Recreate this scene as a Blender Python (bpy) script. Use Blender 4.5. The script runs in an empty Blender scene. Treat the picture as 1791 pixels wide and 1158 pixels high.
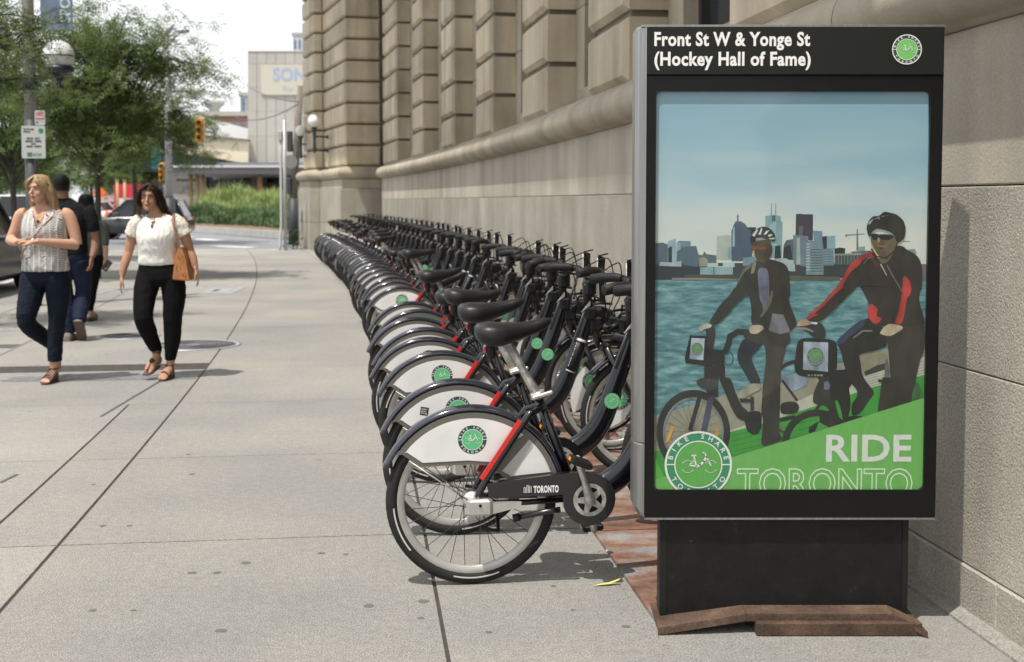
import bpy, bmesh, math, random
from mathutils import Vector, Matrix, noise
from math import sin, cos, pi, atan, radians, sqrt
random.seed(7)
scene = bpy.context.scene
COL = scene.collection

# ------------------------------------------------------------------ camera
FPX, CX, PY, CAMZ = 2150.0, 895.5, 472.0, 1.5
PITCH = atan(120 / FPX)
cam = bpy.data.cameras.new('camera'); camo = bpy.data.objects.new('camera', cam); COL.objects.link(camo)
camo.location = (0, 0, CAMZ); camo.rotation_euler = (pi / 2 - PITCH, 0, 0)
cam.sensor_width = 36; cam.lens = 36 * FPX / 1791; cam.shift_y = -107 / 1791
cam.clip_start = .05; cam.clip_end = 3000
cam.dof.use_dof = True; cam.dof.focus_distance = 5.0; cam.dof.aperture_fstop = 4.0
scene.camera = camo
# ------------------------------------------------------------------ world, sun, exposure
SUN = Vector((.27, .33, -1)).normalized()          # direction the sunlight travels
w = bpy.data.worlds.new('World'); scene.world = w; w.use_nodes = True
nt = w.node_tree; nt.nodes.clear()
sky = nt.nodes.new('ShaderNodeTexSky'); sky.sky_type = 'NISHITA'; sky.sun_disc = False
sky.sun_elevation = math.asin(-SUN.z); sky.sun_rotation = math.atan2(-SUN.x, -SUN.y)
sky.air_density = 1.0; sky.dust_density = 4.0; sky.ozone_density = 1.0
bg1 = nt.nodes.new('ShaderNodeBackground'); bg1.inputs[1].default_value = .11
nt.links.new(sky.outputs[0], bg1.inputs[0])
bg2 = nt.nodes.new('ShaderNodeBackground'); bg2.inputs[0].default_value = (.96, .98, 1, 1); bg2.inputs[1].default_value = 1.18
tc = nt.nodes.new('ShaderNodeTexCoord')
nz = nt.nodes.new('ShaderNodeTexNoise'); nz.inputs['Scale'].default_value = 1.6; nz.inputs['Detail'].default_value = 5
nt.links.new(tc.outputs['Generated'], nz.inputs['Vector'])
mr = nt.nodes.new('ShaderNodeMapRange'); mr.inputs[1].default_value = .3; mr.inputs[2].default_value = .7
mr.inputs[3].default_value = .8; mr.inputs[4].default_value = .97
nt.links.new(nz.outputs['Fac'], mr.inputs[0])
mx = nt.nodes.new('ShaderNodeMixShader'); nt.links.new(mr.outputs[0], mx.inputs[0])
nt.links.new(bg1.outputs[0], mx.inputs[1]); nt.links.new(bg2.outputs[0], mx.inputs[2])
wo = nt.nodes.new('ShaderNodeOutputWorld'); nt.links.new(mx.outputs[0], wo.inputs[0])
sl = bpy.data.lights.new('sun', 'SUN'); sl.energy = 4.4; sl.angle = radians(.6); sl.color = (1, .95, .87)
so = bpy.data.objects.new('sun', sl); COL.objects.link(so); so.rotation_euler = SUN.to_track_quat('-Z', 'Y').to_euler()
so.location = (-5, -6, 20)
vs = scene.view_settings; vs.view_transform = 'Standard'; vs.look = 'None'; vs.exposure = 0.13; vs.gamma = 1; vs.use_curve_mapping = False
try:
    scene.cycles.max_bounces = 6; scene.cycles.transparent_max_bounces = 12
    scene.cycles.caustics_reflective = False; scene.cycles.caustics_refractive = False
except Exception: pass

# ------------------------------------------------------------------ helpers
RT = Vector((1, 0, 0)); UP = Vector((0, sin(PITCH), cos(PITCH))); FW = Vector((0, cos(PITCH), -sin(PITCH)))
def ray(px, py): return RT * ((px - CX) / FPX) + UP * (-(py - PY) / FPX) + FW
def G(px, py, z=0.0):
    r = ray(px, py); t = (z - CAMZ) / r.z; return Vector((r.x * t, r.y * t, z))
def at(px, py, Y):
    r = ray(px, py); t = Y / r.y; return Vector((r.x * t, Y, CAMZ + r.z * t))

MATS = {}
def mat(name, col, rough=.6, metal=0.0, var=0.0, vscale=8.0, bump=0.0, bscale=60.0, rnd=0.0, spec=.5, coat=0.0, emit=0.0, warp=None, detail=5.0):
    if name in MATS: return MATS[name]
    m = bpy.data.materials.new(name); m.use_nodes = True; t = m.node_tree; b = t.nodes['Principled BSDF']
    b.inputs['Roughness'].default_value = rough; b.inputs['Metallic'].default_value = metal
    b.inputs['Specular IOR Level'].default_value = spec
    if coat: b.inputs['Coat Weight'].default_value = coat; b.inputs['Coat Roughness'].default_value = .06
    c = (*col, 1)
    b.inputs['Base Color'].default_value = c
    L = t.links.new
    if var or bump or rnd:
        co = t.nodes.new('ShaderNodeTexCoord')
        out = None
        if var:
            n = t.nodes.new('ShaderNodeTexNoise'); n.inputs['Scale'].default_value = vscale; n.inputs['Detail'].default_value = detail
            src = co.outputs['Object']
            if warp:
                mp = t.nodes.new('ShaderNodeMapping'); mp.inputs['Scale'].default_value = warp; L(src, mp.inputs[0]); src = mp.outputs[0]
            L(src, n.inputs['Vector'])
            r = t.nodes.new('ShaderNodeMapRange'); r.inputs[1].default_value = .3; r.inputs[2].default_value = .7
            r.inputs[3].default_value = 1 - var; r.inputs[4].default_value = 1 + var; L(n.outputs['Fac'], r.inputs[0]); out = r.outputs[0]
        if rnd:
            oi = t.nodes.new('ShaderNodeObjectInfo'); r2 = t.nodes.new('ShaderNodeMapRange')
            r2.inputs[3].default_value = 1 - rnd; r2.inputs[4].default_value = 1 + rnd; L(oi.outputs['Random'], r2.inputs[0])
            if out is None: out = r2.outputs[0]
            else:
                mm = t.nodes.new('ShaderNodeMath'); mm.operation = 'MULTIPLY'; L(out, mm.inputs[0]); L(r2.outputs[0], mm.inputs[1]); out = mm.outputs[0]
        if out is not None:
            vm = t.nodes.new('ShaderNodeVectorMath'); vm.operation = 'SCALE'; vm.inputs[0].default_value = col
            L(out, vm.inputs['Scale']); L(vm.outputs[0], b.inputs['Base Color'])
        if bump:
            n2 = t.nodes.new('ShaderNodeTexNoise'); n2.inputs['Scale'].default_value = bscale; n2.inputs['Detail'].default_value = 4
            L(co.outputs['Object'], n2.inputs['Vector'])
            bp = t.nodes.new('ShaderNodeBump'); bp.inputs['Strength'].default_value = bump; bp.inputs['Distance'].default_value = .01
            L(n2.outputs['Fac'], bp.inputs['Height']); L(bp.outputs[0], b.inputs['Normal'])
    if emit:
        b.inputs['Emission Color'].default_value = c; b.inputs['Emission Strength'].default_value = emit
    MATS[name] = m; return m

def ramp_mat(name, stops, scale, rough=.8, detail=8, bump=.3, bscale=80, rnd=.06, speck=None, warp=(1, 1, 1), world=False, big=None, streak=None):
    """several stains/specks of colour layered over one another"""
    if name in MATS: return MATS[name]
    m = bpy.data.materials.new(name); m.use_nodes = True; t = m.node_tree; b = t.nodes['Principled BSDF']; L = t.links.new
    b.inputs['Roughness'].default_value = rough; b.inputs['Specular IOR Level'].default_value = .3
    if world:
        g = t.nodes.new('ShaderNodeNewGeometry'); P = g.outputs['Position']
    else:
        g = t.nodes.new('ShaderNodeTexCoord'); P = g.outputs['Object']
    mp = t.nodes.new('ShaderNodeMapping'); mp.inputs['Scale'].default_value = warp; L(P, mp.inputs[0])
    n = t.nodes.new('ShaderNodeTexNoise'); n.inputs['Scale'].default_value = scale; n.inputs['Detail'].default_value = detail
    n.inputs['Roughness'].default_value = .62; L(mp.outputs[0], n.inputs['Vector'])
    cr = t.nodes.new('ShaderNodeValToRGB'); e = cr.color_ramp.elements
    while len(e) < len(stops): e.new(.5)
    for i, (p, c) in enumerate(stops): e[i].position = p; e[i].color = (*c, 1)
    L(n.outputs['Fac'], cr.inputs[0]); out = cr.outputs[0]
    def mul(fac_socket):
        nonlocal out
        vm = t.nodes.new('ShaderNodeVectorMath'); vm.operation = 'SCALE'; L(out, vm.inputs[0]); L(fac_socket, vm.inputs['Scale']); out = vm.outputs[0]
    def noisefac(sc, lo, hi, a=.3, c=.7, src=None, det=3, wp=None):
        k = t.nodes.new('ShaderNodeTexNoise'); k.inputs['Scale'].default_value = sc; k.inputs['Detail'].default_value = det
        s = src or P
        if wp:
            m2 = t.nodes.new('ShaderNodeMapping'); m2.inputs['Scale'].default_value = wp; L(s, m2.inputs[0]); s = m2.outputs[0]
        L(s, k.inputs['Vector'])
        r = t.nodes.new('ShaderNodeMapRange'); r.inputs[1].default_value = a; r.inputs[2].default_value = c
        r.inputs[3].default_value = lo; r.inputs[4].default_value = hi; L(k.outputs['Fac'], r.inputs[0]); return r.outputs[0]
    if speck: mul(noisefac(speck[0], 1 - speck[1], 1 + speck[1], .35, .65))
    if big: mul(noisefac(big[0], 1 - big[1], 1 + big[1]))
    if streak: mul(noisefac(streak[0], 1 - streak[1], 1 + streak[1], wp=(1, 1, .12), det=6))
    if rnd:
        oi = t.nodes.new('ShaderNodeObjectInfo'); r2 = t.nodes.new('ShaderNodeMapRange')
        r2.inputs[3].default_value = 1 - rnd; r2.inputs[4].default_value = 1 + rnd; L(oi.outputs['Random'], r2.inputs[0]); mul(r2.outputs[0])
    L(out, b.inputs['Base Color'])
    if bump:
        k = t.nodes.new('ShaderNodeTexNoise'); k.inputs['Scale'].default_value = bscale; k.inputs['Detail'].default_value = 5; L(P, k.inputs['Vector'])
        bp = t.nodes.new('ShaderNodeBump'); bp.inputs['Strength'].default_value = bump; bp.inputs['Distance'].default_value = .01
        L(k.outputs['Fac'], bp.inputs['Height']); L(bp.outputs[0], b.inputs['Normal'])
    MATS[name] = m; return m

def setp(o, label=None, cat=None, group=None, kind=None):
    if label: o['label'] = label
    if cat: o['category'] = cat
    if group: o['group'] = group
    if kind: o['kind'] = kind
    return o
def thing(name, label, cat, loc=(0, 0, 0), rz=0.0, group=None):
    o = bpy.data.objects.new(name, None); COL.objects.link(o); o.empty_display_size = .1
    o.location = loc; o.rotation_euler = (0, 0, rz); return setp(o, label, cat, group)
def link(name, me, parent=None, loc=None, rot=None):
    o = bpy.data.objects.new(name, me); COL.objects.link(o)
    if parent: o.parent = parent
    if loc is not None: o.location = loc
    if rot is not None: o.rotation_euler = rot
    return o

class MB:
    """collects geometry of ONE part"""
    def __init__(s): s.v = []; s.f = []; s.m = []; s.sm = []; s.mats = []
    def mi(s, m):
        if m not in s.mats: s.mats.append(m)
        return s.mats.index(m)
    def add(s, vs, fs, m, smooth=False):
        k = len(s.v); s.v += [tuple(x) for x in vs]; i = s.mi(m)
        for f in fs: s.f.append([a + k for a in f]); s.m.append(i); s.sm.append(smooth)
    def box(s, x0, x1, y0, y1, z0, z1, m, T=None):
        vs = [Vector((x, y, z)) for z in (z0, z1) for y in (y0, y1) for x in (x0, x1)]
        if T: vs = [T @ v for v in vs]
        s.add(vs, [(0, 2, 3, 1), (4, 5, 7, 6), (0, 1, 5, 4), (2, 6, 7, 3), (0, 4, 6, 2), (1, 3, 7, 5)], m)
    def bbox(s, x0, x1, y0, y1, z0, z1, m, c=.01):
        """box with chamfered edges"""
        def ring(z, i): return [(x0 + i, y0 + i + 0 * c, z), (x1 - i, y0 + i, z), (x1 - i, y1 - i, z), (x0 + i, y1 - i, z)]
        def oct_(z, i):
            a = i + c
            return [(x0 + a, y0 + i, z), (x1 - a, y0 + i, z), (x1 - i, y0 + a, z), (x1 - i, y1 - a, z), (x1 - a, y1 - i, z), (x0 + a, y1 - i, z), (x0 + i, y1 - a, z), (x0 + i, y0 + a, z)]
        s.loft([oct_(z0, c * .7), oct_(z0 + c * .7, 0), oct_(z1 - c * .7, 0), oct_(z1, c * .7)], m, False)
    def loft(s, rings, m, smooth=True, caps=True):
        n = len(rings[0]); vs = [p for r in rings for p in r]; fs = []
        for i in range(len(rings) - 1):
            for j in range(n):
                a = i * n + j; b = i * n + (j + 1) % n; fs.append((a, b, b + n, a + n))
        k = len(s.v); s.add(vs, fs, m, smooth)
        if caps:
            i = s.mi(m)
            s.f.append([k + j for j in reversed(range(n))]); s.m.append(i); s.sm.append(False)
            s.f.append([k + (len(rings) - 1) * n + j for j in range(n)]); s.m.append(i); s.sm.append(False)
    def tube(s, pts, r, m, n=8, smooth=True, caps=True, flat=None, closed=False):
        pts = [Vector(p) for p in pts]; N = len(pts)
        rr = r if isinstance(r, (list, tuple)) else [r] * N
        rings = []; up = None
        for i, p in enumerate(pts):
            if closed: d = pts[(i + 1) % N] - pts[i - 1]
            else: d = (pts[min(i + 1, N - 1)] - pts[max(i - 1, 0)])
            d.normalize()
            if up is None:
                up = Vector((0, 0, 1)) if abs(d.z) < .9 else Vector((0, 1, 0))
            up = (up - d * up.dot(d)).normalized(); sd = d.cross(up)
            a = rr[i]; ra, rb = (a if isinstance(a, (tuple, list)) else (a, a))
            rings.append([p + sd * (cos(2 * pi * j / n) * ra) + up * (sin(2 * pi * j / n) * rb) for j in range(n)])
        if closed: rings.append(rings[0]); s.loft(rings, m, smooth, False)
        else: s.loft(rings, m, smooth, caps)
    def poly(s, pts, m, smooth=False): s.add(pts, [list(range(len(pts)))], m, smooth)
    def prism(s, pts, off, m, smooth=False):
        """flat polygon extruded by a vector"""
        off = Vector(off); a = [Vector(p) for p in pts]; b = [p + off for p in a]; n = len(a)
        fs = [list(reversed(range(n))), list(range(n, 2 * n))] + [(j, (j + 1) % n, (j + 1) % n + n, j + n) for j in range(n)]
        s.add(a + b, fs, m, smooth)
    def lathe(s, prof, m, n=24, T=None, smooth=True, close=False):
        """profile (r, h) turned about z"""
        rings = [[Vector((r * cos(2 * pi * j / n), r * sin(2 * pi * j / n), h)) for j in range(n)] for r, h in prof]
        if T: rings = [[T @ p for p in r] for r in rings]
        if close: rings.append(rings[0])
        s.loft(rings, m, smooth, not close)
    def ball(s, c, r, m, n=14, k=8):
        c = Vector(c); r = r if isinstance(r, (tuple, list)) else (r, r, r)
        rings = [[c + Vector((r[0] * sin(t) * cos(2 * pi * j / n), r[1] * sin(t) * sin(2 * pi * j / n), r[2] * cos(t))) for j in range(n)] for t in [pi * (i + .02) / (k + .04) for i in range(k + 1)]]
        s.loft(rings, m, True, True)
    def merge(s, o, T=None):
        k = len(s.v); s.v += [tuple(T @ Vector(v)) if T else v for v in o.v]
        ix = [s.mi(m) for m in o.mats]
        for f, m, q in zip(o.f, o.m, o.sm): s.f.append([a + k for a in f]); s.m.append(ix[m]); s.sm.append(q)
    def mesh(s, name, recalc=True):
        me = bpy.data.meshes.new(name); me.from_pydata(s.v, [], s.f)
        for m in s.mats: me.materials.append(m)
        me.polygons.foreach_set('material_index', s.m); me.polygons.foreach_set('use_smooth', s.sm)
        if recalc:
            b = bmesh.new(); b.from_mesh(me); bmesh.ops.recalc_face_normals(b, faces=b.faces); b.to_mesh(me); b.free()
        me.update(); return me
    def build(s, name, parent=None, loc=None, rot=None, recalc=True): return link(name, s.mesh(name, recalc), parent, loc, rot)

def rotm(ax, a, c=(0, 0, 0)):
    c = Vector(c); return Matrix.Translation(c) @ Matrix.Rotation(a, 4, ax) @ Matrix.Translation(-c)

# --- lettering
def text_mb(body, size, m, sx=1.0, bold=0.0, space=1.0, align='LEFT', outline=0.0):
    """flat lettering in the xz plane, facing -y"""
    cu = bpy.data.curves.new('lettering', 'FONT'); cu.body = body; cu.size = size; cu.offset = bold
    cu.space_character = space; cu.align_x = align; cu.resolution_u = 3
    if outline: cu.fill_mode = 'NONE'; cu.bevel_depth = outline; cu.bevel_resolution = 0
    o = bpy.data.objects.new('lettering', cu); COL.objects.link(o)
    dg = bpy.context.evaluated_depsgraph_get(); me = bpy.data.meshes.new_from_object(o.evaluated_get(dg))
    b = MB(); b.add([(v.co.x * sx, 0, v.co.y) for v in me.vertices], [list(p.vertices) for p in me.polygons if not outline or p.normal.z > .05], m)
    bpy.data.objects.remove(o); bpy.data.meshes.remove(me); bpy.data.curves.remove(cu); return b
def width(mb):
    xs = [v[0] for v in mb.v]; return (min(xs), max(xs)) if xs else (0, 0)

white_print = mat('white_print', (.8, .8, .78), .5)
white_soft = mat('white_soft_print', (.62, .8, .62), .5)
green_dark = mat('dark_green_print', (.02, .075, .05), .45)
green_mid = mat('mid_green_print', (.03, .26, .12), .45)
green_light = mat('light_green_print', (.11, .48, .2), .45)
def disc(mb, r0, r1, m, y, n=48, a0=0, a1=2 * pi):
    vs = []; fs = []
    for j in range(n + 1):
        a = a0 + (a1 - a0) * j / n; vs += [(r0 * cos(a), y, r0 * sin(a)), (r1 * cos(a), y, r1 * sin(a))]
    for j in range(n): fs.append((2 * j, 2 * j + 1, 2 * j + 3, 2 * j + 2))
    mb.add(vs, fs, m)
def stroke(mb, pts, w_, m, y):
    for i in range(len(pts) - 1):
        a = Vector((pts[i][0], 0, pts[i][1])); b = Vector((pts[i + 1][0], 0, pts[i + 1][1])); d = (b - a).normalized() * .3 * w_
        n = Vector((-(b - a).z, 0, (b - a).x)).normalized() * w_ / 2; o = Vector((0, y, 0))
        mb.add([a - d - n + o, b + d - n + o, b + d + n + o, a - d + n + o], [(0, 1, 2, 3)], m)
def logo_mb(ring, inner, wm, lift=.01, rim=True):
    b = MB(); L1 = -lift; L2 = -2 * lift; L3 = -3 * lift
    disc(b, .02, 1.0, ring, 0)
    if rim: disc(b, .965, 1.03, wm, L2)
    disc(b, .01, .70, inner, L1); disc(b, .70, .735, wm, L2)
    for s_ in (-1, 1): b.add([(s_ * .73, L3, -.02), (s_ * 1.0, L3, -.02), (s_ * 1.0, L3, .02), (s_ * .73, L3, .02)], [(0, 1, 2, 3)], wm)
    def arc(txt, a0, a1, top):
        for i, ch in enumerate(txt):
            if ch == ' ': continue
            a = a0 + (a1 - a0) * i / (len(txt) - 1)
            t = text_mb(ch, .21, wm, 1.05, .004, align='CENTER')
            rad = .80 if top else .94
            T = Matrix.Translation((rad * cos(a), L2, rad * sin(a))) @ Matrix.Rotation(-(a - pi / 2 if top else a + pi / 2), 4, 'Y')
            b.merge(t, T)
    arc('BIKE SHARE', radians(166), radians(14), True); arc('TORONTO', radians(212), radians(328), False)
    # the little bicycle
    stroke(b, [(-.28, -.02), (-.06, -.05), (-.14, .26)], .045, wm, L3); stroke(b, [(-.2, .28), (-.08, .28)], .045, wm, L3)
    stroke(b, [(-.28, -.02), (-.12, .14)], .035, wm, L3)
    stroke(b, [(-.06, -.06), (.06, -.02), (.16, .1), (.24, .22)], .07, wm, L3); stroke(b, [(.38, -.02), (.24, .25), (.2, .36), (.14, .37)], .04, wm, L3)
    for cx in (-.32, .38):
        for a0, a1 in ((35, 145), (215, 325)):
            pts = [(cx + .19 * cos(radians(a0 + (a1 - a0) * k / 8)), -.06 + .19 * sin(radians(a0 + (a1 - a0) * k / 8))) for k in range(9)]
            stroke(b, pts, .028, wm, L3)
    return b

# ------------------------------------------------------------------ the street curve: s along the wall, o out from the wall
R0 = 260.0
def frame(s):
    if s <= 5: th = .12; c = Vector((1.6 - sin(.12) * (s - 5), 5 + cos(.12) * (s - 5), 0))
    else:
        th = .12 + (s - 5) / R0
        c = Vector((1.6 + R0 * (cos(th) - cos(.12)), 5 + R0 * (sin(th) - sin(.12)), 0))
    return c, th
def PT(s, o, z=0.0):
    c, th = frame(s); return Vector((c.x - o * cos(th), c.y - o * sin(th), z))
def heading(s): return frame(s)[1]
def s_at_depth(Y, o):
    a, b = -5.0, 80.0
    for _ in range(50):
        m_ = (a + b) / 2
        if PT(m_, o).y < Y: a = m_
        else: b = m_
    return (a + b) / 2
def o_at(s, px):
    """offset at which station s shows at picture column px (design aid)"""
    a, b = -3.0, 12.0
    for _ in range(40):
        m_ = (a + b) / 2; p = PT(s, m_)
        if CX + FPX * p.x / p.y > px: a = m_
        else: b = m_
    return (a + b) / 2
# ================================================================== GROUND
concrete = ramp_mat('sidewalk_concrete', [(.32, (.25, .248, .245)), (.5, (.305, .296, .275)), (.68, (.36, .343, .305))], .5, .88, detail=14, bump=.9, bscale=190, rnd=.06, speck=(130, .27), world=True, big=(26.0, .09))  # broad cool-to-warm mottle: stains plus reflected-light patches put into the colour
asphalt = ramp_mat('asphalt', [(.3, (.16, .165, .18)), (.7, (.24, .245, .26))], 1.2, .8, bump=.2, bscale=120, rnd=0, speck=(90, .12), world=True)
joint_m = mat('joint_dirt', (.05, .046, .04), .95, var=.3, vscale=9)
kerb_m = ramp_mat('kerb_concrete', [(.3, (.34, .34, .33)), (.7, (.46, .455, .44))], 3, .85, rnd=.05, speck=(120, .1), world=True)
g = MB(); g.box(-900, 900, -60, 2500, -.5, -.02, asphalt)
ground = setp(g.build('ground'), kind='structure')
road_m = asphalt
r = MB(); r.poly([(-70, 34, -.016), (60, 34, -.016), (60, 75, -.016), (-70, 75, -.016)], road_m)
setp(r.build('road'), kind='structure')
# sidewalk: a dirty bed and individually cast slabs
S0, S1 = -4.0, 41.0
OS = [-.02, 1.0, 1.92, 3.52, 3.88, 5.6, 7.9]
cuts = [-3.6, -1.75, .1, 1.95, 3.93, 5.73, 7.58, 9.6, 11.5, 13.4, 15.3, 17.2, 19.1, 21.0, 22.9, 24.8, 26.7, 28.6, 30.5, 32.4, 34.3, 36.2, 38.1, 40.0]
def strip(mb, s0, s1, o0, o1, z0, z1, m, n=5):
    k = len(mb.v); top = []
    for i in range(n + 1):
        s = s0 + (s1 - s0) * i / n
        top.append((PT(s, o0), PT(s, o1)))
    vs = []
    for a, b in top: vs += [(a.x, a.y, z1), (b.x, b.y, z1), (a.x, a.y, z0), (b.x, b.y, z0)]
    fs = []
    for i in range(n):
        q = 4 * i; fs += [(q, q + 1, q + 5, q + 4), (q, q + 4, q + 6, q + 2), (q + 1, q + 3, q + 7, q + 5)]
    fs += [(0, 2, 3, 1), (4 * n, 4 * n + 1, 4 * n + 3, 4 * n + 2)]
    mb.add(vs, fs, m)
sw = MB(); strip(sw, -4, 40.2, -.3, 8.0, -.15, -.0055, joint_m, 30)
sidewalk = setp(sw.build('sidewalk'), kind='structure')
def slab(s0, s1, o0, o1, gs=.0075, go=.007):
    b = MB(); c = .0022
    n = 2; rings = []
    def rr(i, z):
        pts = []
        for k in range(n + 1): pts.append(PT(s0 + gs + i + (s1 - s0 - 2 * gs - 2 * i) * k / n, o0 + go + i, z))
        for k in range(n + 1): pts.append(PT(s1 - gs - i - (s1 - s0 - 2 * gs - 2 * i) * k / n, o1 - go - i, z))
        return pts
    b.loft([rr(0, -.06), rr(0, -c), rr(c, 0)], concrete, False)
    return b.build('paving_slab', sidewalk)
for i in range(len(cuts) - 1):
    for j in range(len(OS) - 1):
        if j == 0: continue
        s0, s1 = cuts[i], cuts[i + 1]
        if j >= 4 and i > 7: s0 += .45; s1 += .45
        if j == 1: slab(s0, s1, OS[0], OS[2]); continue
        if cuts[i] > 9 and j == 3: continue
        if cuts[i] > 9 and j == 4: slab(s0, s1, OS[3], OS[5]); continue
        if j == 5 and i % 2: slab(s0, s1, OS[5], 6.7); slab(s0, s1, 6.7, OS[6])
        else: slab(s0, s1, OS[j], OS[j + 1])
# kerb stones along the street side and round the corner
kb = MB(); strip(kb, -4, 38, 8.0, 8.16, -.3, -.002, kerb_m, 30); setp(kb.build('kerb', sidewalk), kind='structure')
# manhole covers, utility cover, grate
iron = mat('cast_iron', (.19, .19, .2), .6, .3, var=.25, vscale=20, bump=.2)
iron_d = mat('cast_iron_dark', (.10, .10, .11), .6, .3)
steel_w = mat('worn_steel', (.42, .43, .46), .45, .5, var=.2, vscale=12)
def manhole(px, py, rad, label):
    p = G(px, py); t = thing('manhole_cover', label, 'manhole cover', (p.x, p.y, 0), heading(10))
    b = MB(); b.lathe([(rad + .05, .001), (rad + .05, .006), (rad, .007), (rad, .001)], steel_w, 40); b.build('ring', t)
    b = MB(); b.lathe([(.001, .001), (rad - .006, .001), (rad - .006, .008), (.001, .008)], iron, 40); cv = b.build('cover', t)
    b = MB()
    for q in range(2, 9):
        rr_ = rad * q / 9.2
        b.lathe([(rr_, .008), (rr_, .0115), (rr_ + .014, .0115), (rr_ + .014, .008)], iron_d, 40, close=True)
    b.build('rib_rings', cv)
manhole(225, 588, .3, 'round iron manhole cover in the sidewalk, the farther one, behind the woman in white')
manhole(338, 604, .44, 'large round iron manhole cover in the sidewalk by the feet of the woman in white')
p = G(300, 509); t = thing('utility_hatch', 'long rectangular utility hatch with steel frame set in the sidewalk', 'utility hatch', (p.x, p.y, 0), .06)
b = MB()
for x0, x1, y0, y1 in ((-1.1, 1.1, -.75, -.65), (-1.1, 1.1, .75, .9), (-1.1, -1.0, -.65, .75), (1.0, 1.1, -.65, .75)): b.box(x0, x1, y0, y1, .0005, .006, steel_w)
b.build('frame', t)
b = MB(); b.box(.55, .98, -.5, .6, .0005, .004, steel_w); b.box(-.95, -.1, .2, .6, .0005, .0045, iron); b.build('lid', t)
b = MB(); b.box(-.06, .02, -.2, .3, .0045, .007, iron_d, Matrix.Translation((.75, 0, 0))); b.build('handle', t)
p = G(215, 661); t = thing('drain_grate', 'long flat steel grate across the sidewalk between the two women', 'grate', (p.x, p.y, 0), .1)
b = MB(); b.box(-.95, .62, -.14, .14, .0005, .003, iron); b.build('frame', t)
for i in range(12):
    b = MB(); b.box(-.008, .008, -.14, .14, .003, .0055, steel_w, Matrix.Translation((-.88 + i * .125, 0, 0)) @ Matrix.Rotation(-.9, 4, 'Z')); b.build('grate_bar', t)
p = G(8, 606); b = MB(); b.box(-.35, .12, -.16, .16, .0005, .004, iron_d); o = b.build('drain_cover', None, (p.x, p.y, 0), (0, 0, .1)); setp(o, 'small black rectangular iron drain cover at the left edge of the sidewalk', 'drain cover')
# trench joints on the left (short dark steel channels)
for a, b_ in (((176, 729), (300, 655)), ((0, 845), (30, 830))):
    p0, p1 = G(*a), G(*b_); d = (p1 - p0).normalized(); n = Vector((-d.y, d.x, 0)) * .011
    b = MB(); z = Vector((0, 0, .0015)); b.prism([p0 - n + z * 0 + Vector((0, 0, .0005)), p1 - n + Vector((0, 0, .0005)), p1 + n + Vector((0, 0, .0005)), p0 + n + Vector((0, 0, .0005))], (0, 0, .002), iron_d)
    setp(b.build('channel_joint', sidewalk), kind='structure')
# gum spots, litter
gum = mat('trodden_gum', (.12, .12, .125), .9)
rg = random.Random(5)
spots = [G(*q) for q in ((233, 1068), (336, 1002), (162, 1068), (386, 1103), (226, 920), (380, 1002), (430, 985), (180, 920), (605, 970), (562, 968), (740, 1052), (1095, 1096), (855, 1106), (645, 1060), (736, 1081), (1002, 1067), (330, 795), (52, 720))]
b = MB()
for _ in range(34):
    s = rg.uniform(3, 16); o_ = rg.uniform(1.2, 5.2); spots.append(PT(s, o_))
for i, q in enumerate(spots):
    r_ = rg.uniform(.009, .022); n = 9
    b.poly([(q.x + r_ * rg.uniform(.7, 1.2) * cos(2 * pi * k / n), q.y + r_ * rg.uniform(.7, 1.2) * sin(2 * pi * k / n), .0012 + .0001 * (i % 5)) for k in range(n)], gum)
setp(b.build('gum_spots'), 'dark spots of trodden gum scattered over the sidewalk slabs', 'gum', kind='stuff')
leaf_y = mat('fallen_leaf', (.55, .5, .12), .7)
p = G(1062, 1024); b = MB()
for sg in (-1, 1):
    b.add([(-.06, 0, .002), (-.03, sg * .008, .006), (.01, sg * .011, .009), (.045, sg * .006, .02), (.055, 0, .026), (.01, 0, .006), (-.03, 0, .003)], [(0, 1, 6), (1, 2, 5, 6), (2, 3, 4, 5)], leaf_y)
setp(b.build('fallen_leaf', None, (p.x, p.y, 0), (0, 0, .2)), 'small yellow fallen leaf on the concrete beside the rusty plate', 'leaf')
b = MB(); p = G(1063, 967); b.ball((0, 0, .008), (.012, .009, .008), mat('crumpled_foil', (.8, .8, .82), .25, .9), 7, 4)
setp(b.build('foil_scrap', None, (p.x, p.y, 0)), 'tiny crumpled foil scrap at the edge of the rusty plate', 'litter')
# fine grit that gathers along the plate edge
b = MB(); grit = mat('grit', (.1, .07, .05), .95, var=.4, vscale=40)
for _ in range(700):
    s = rg.uniform(3.6, 12); o_ = 1.18 + abs(rg.gauss(0, .035)); q = PT(s, o_); h = rg.uniform(.001, .0035)
    b.add([(q.x - h, q.y - h, 0), (q.x + h, q.y - h * .5, 0), (q.x, q.y + h, 0), (q.x, q.y, h)], [(0, 1, 3), (1, 2, 3), (2, 0, 3)], grit)
setp(b.build('grit'), 'dark grit gathered along the edge of the rusty plates', 'grit', kind='stuff')

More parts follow.
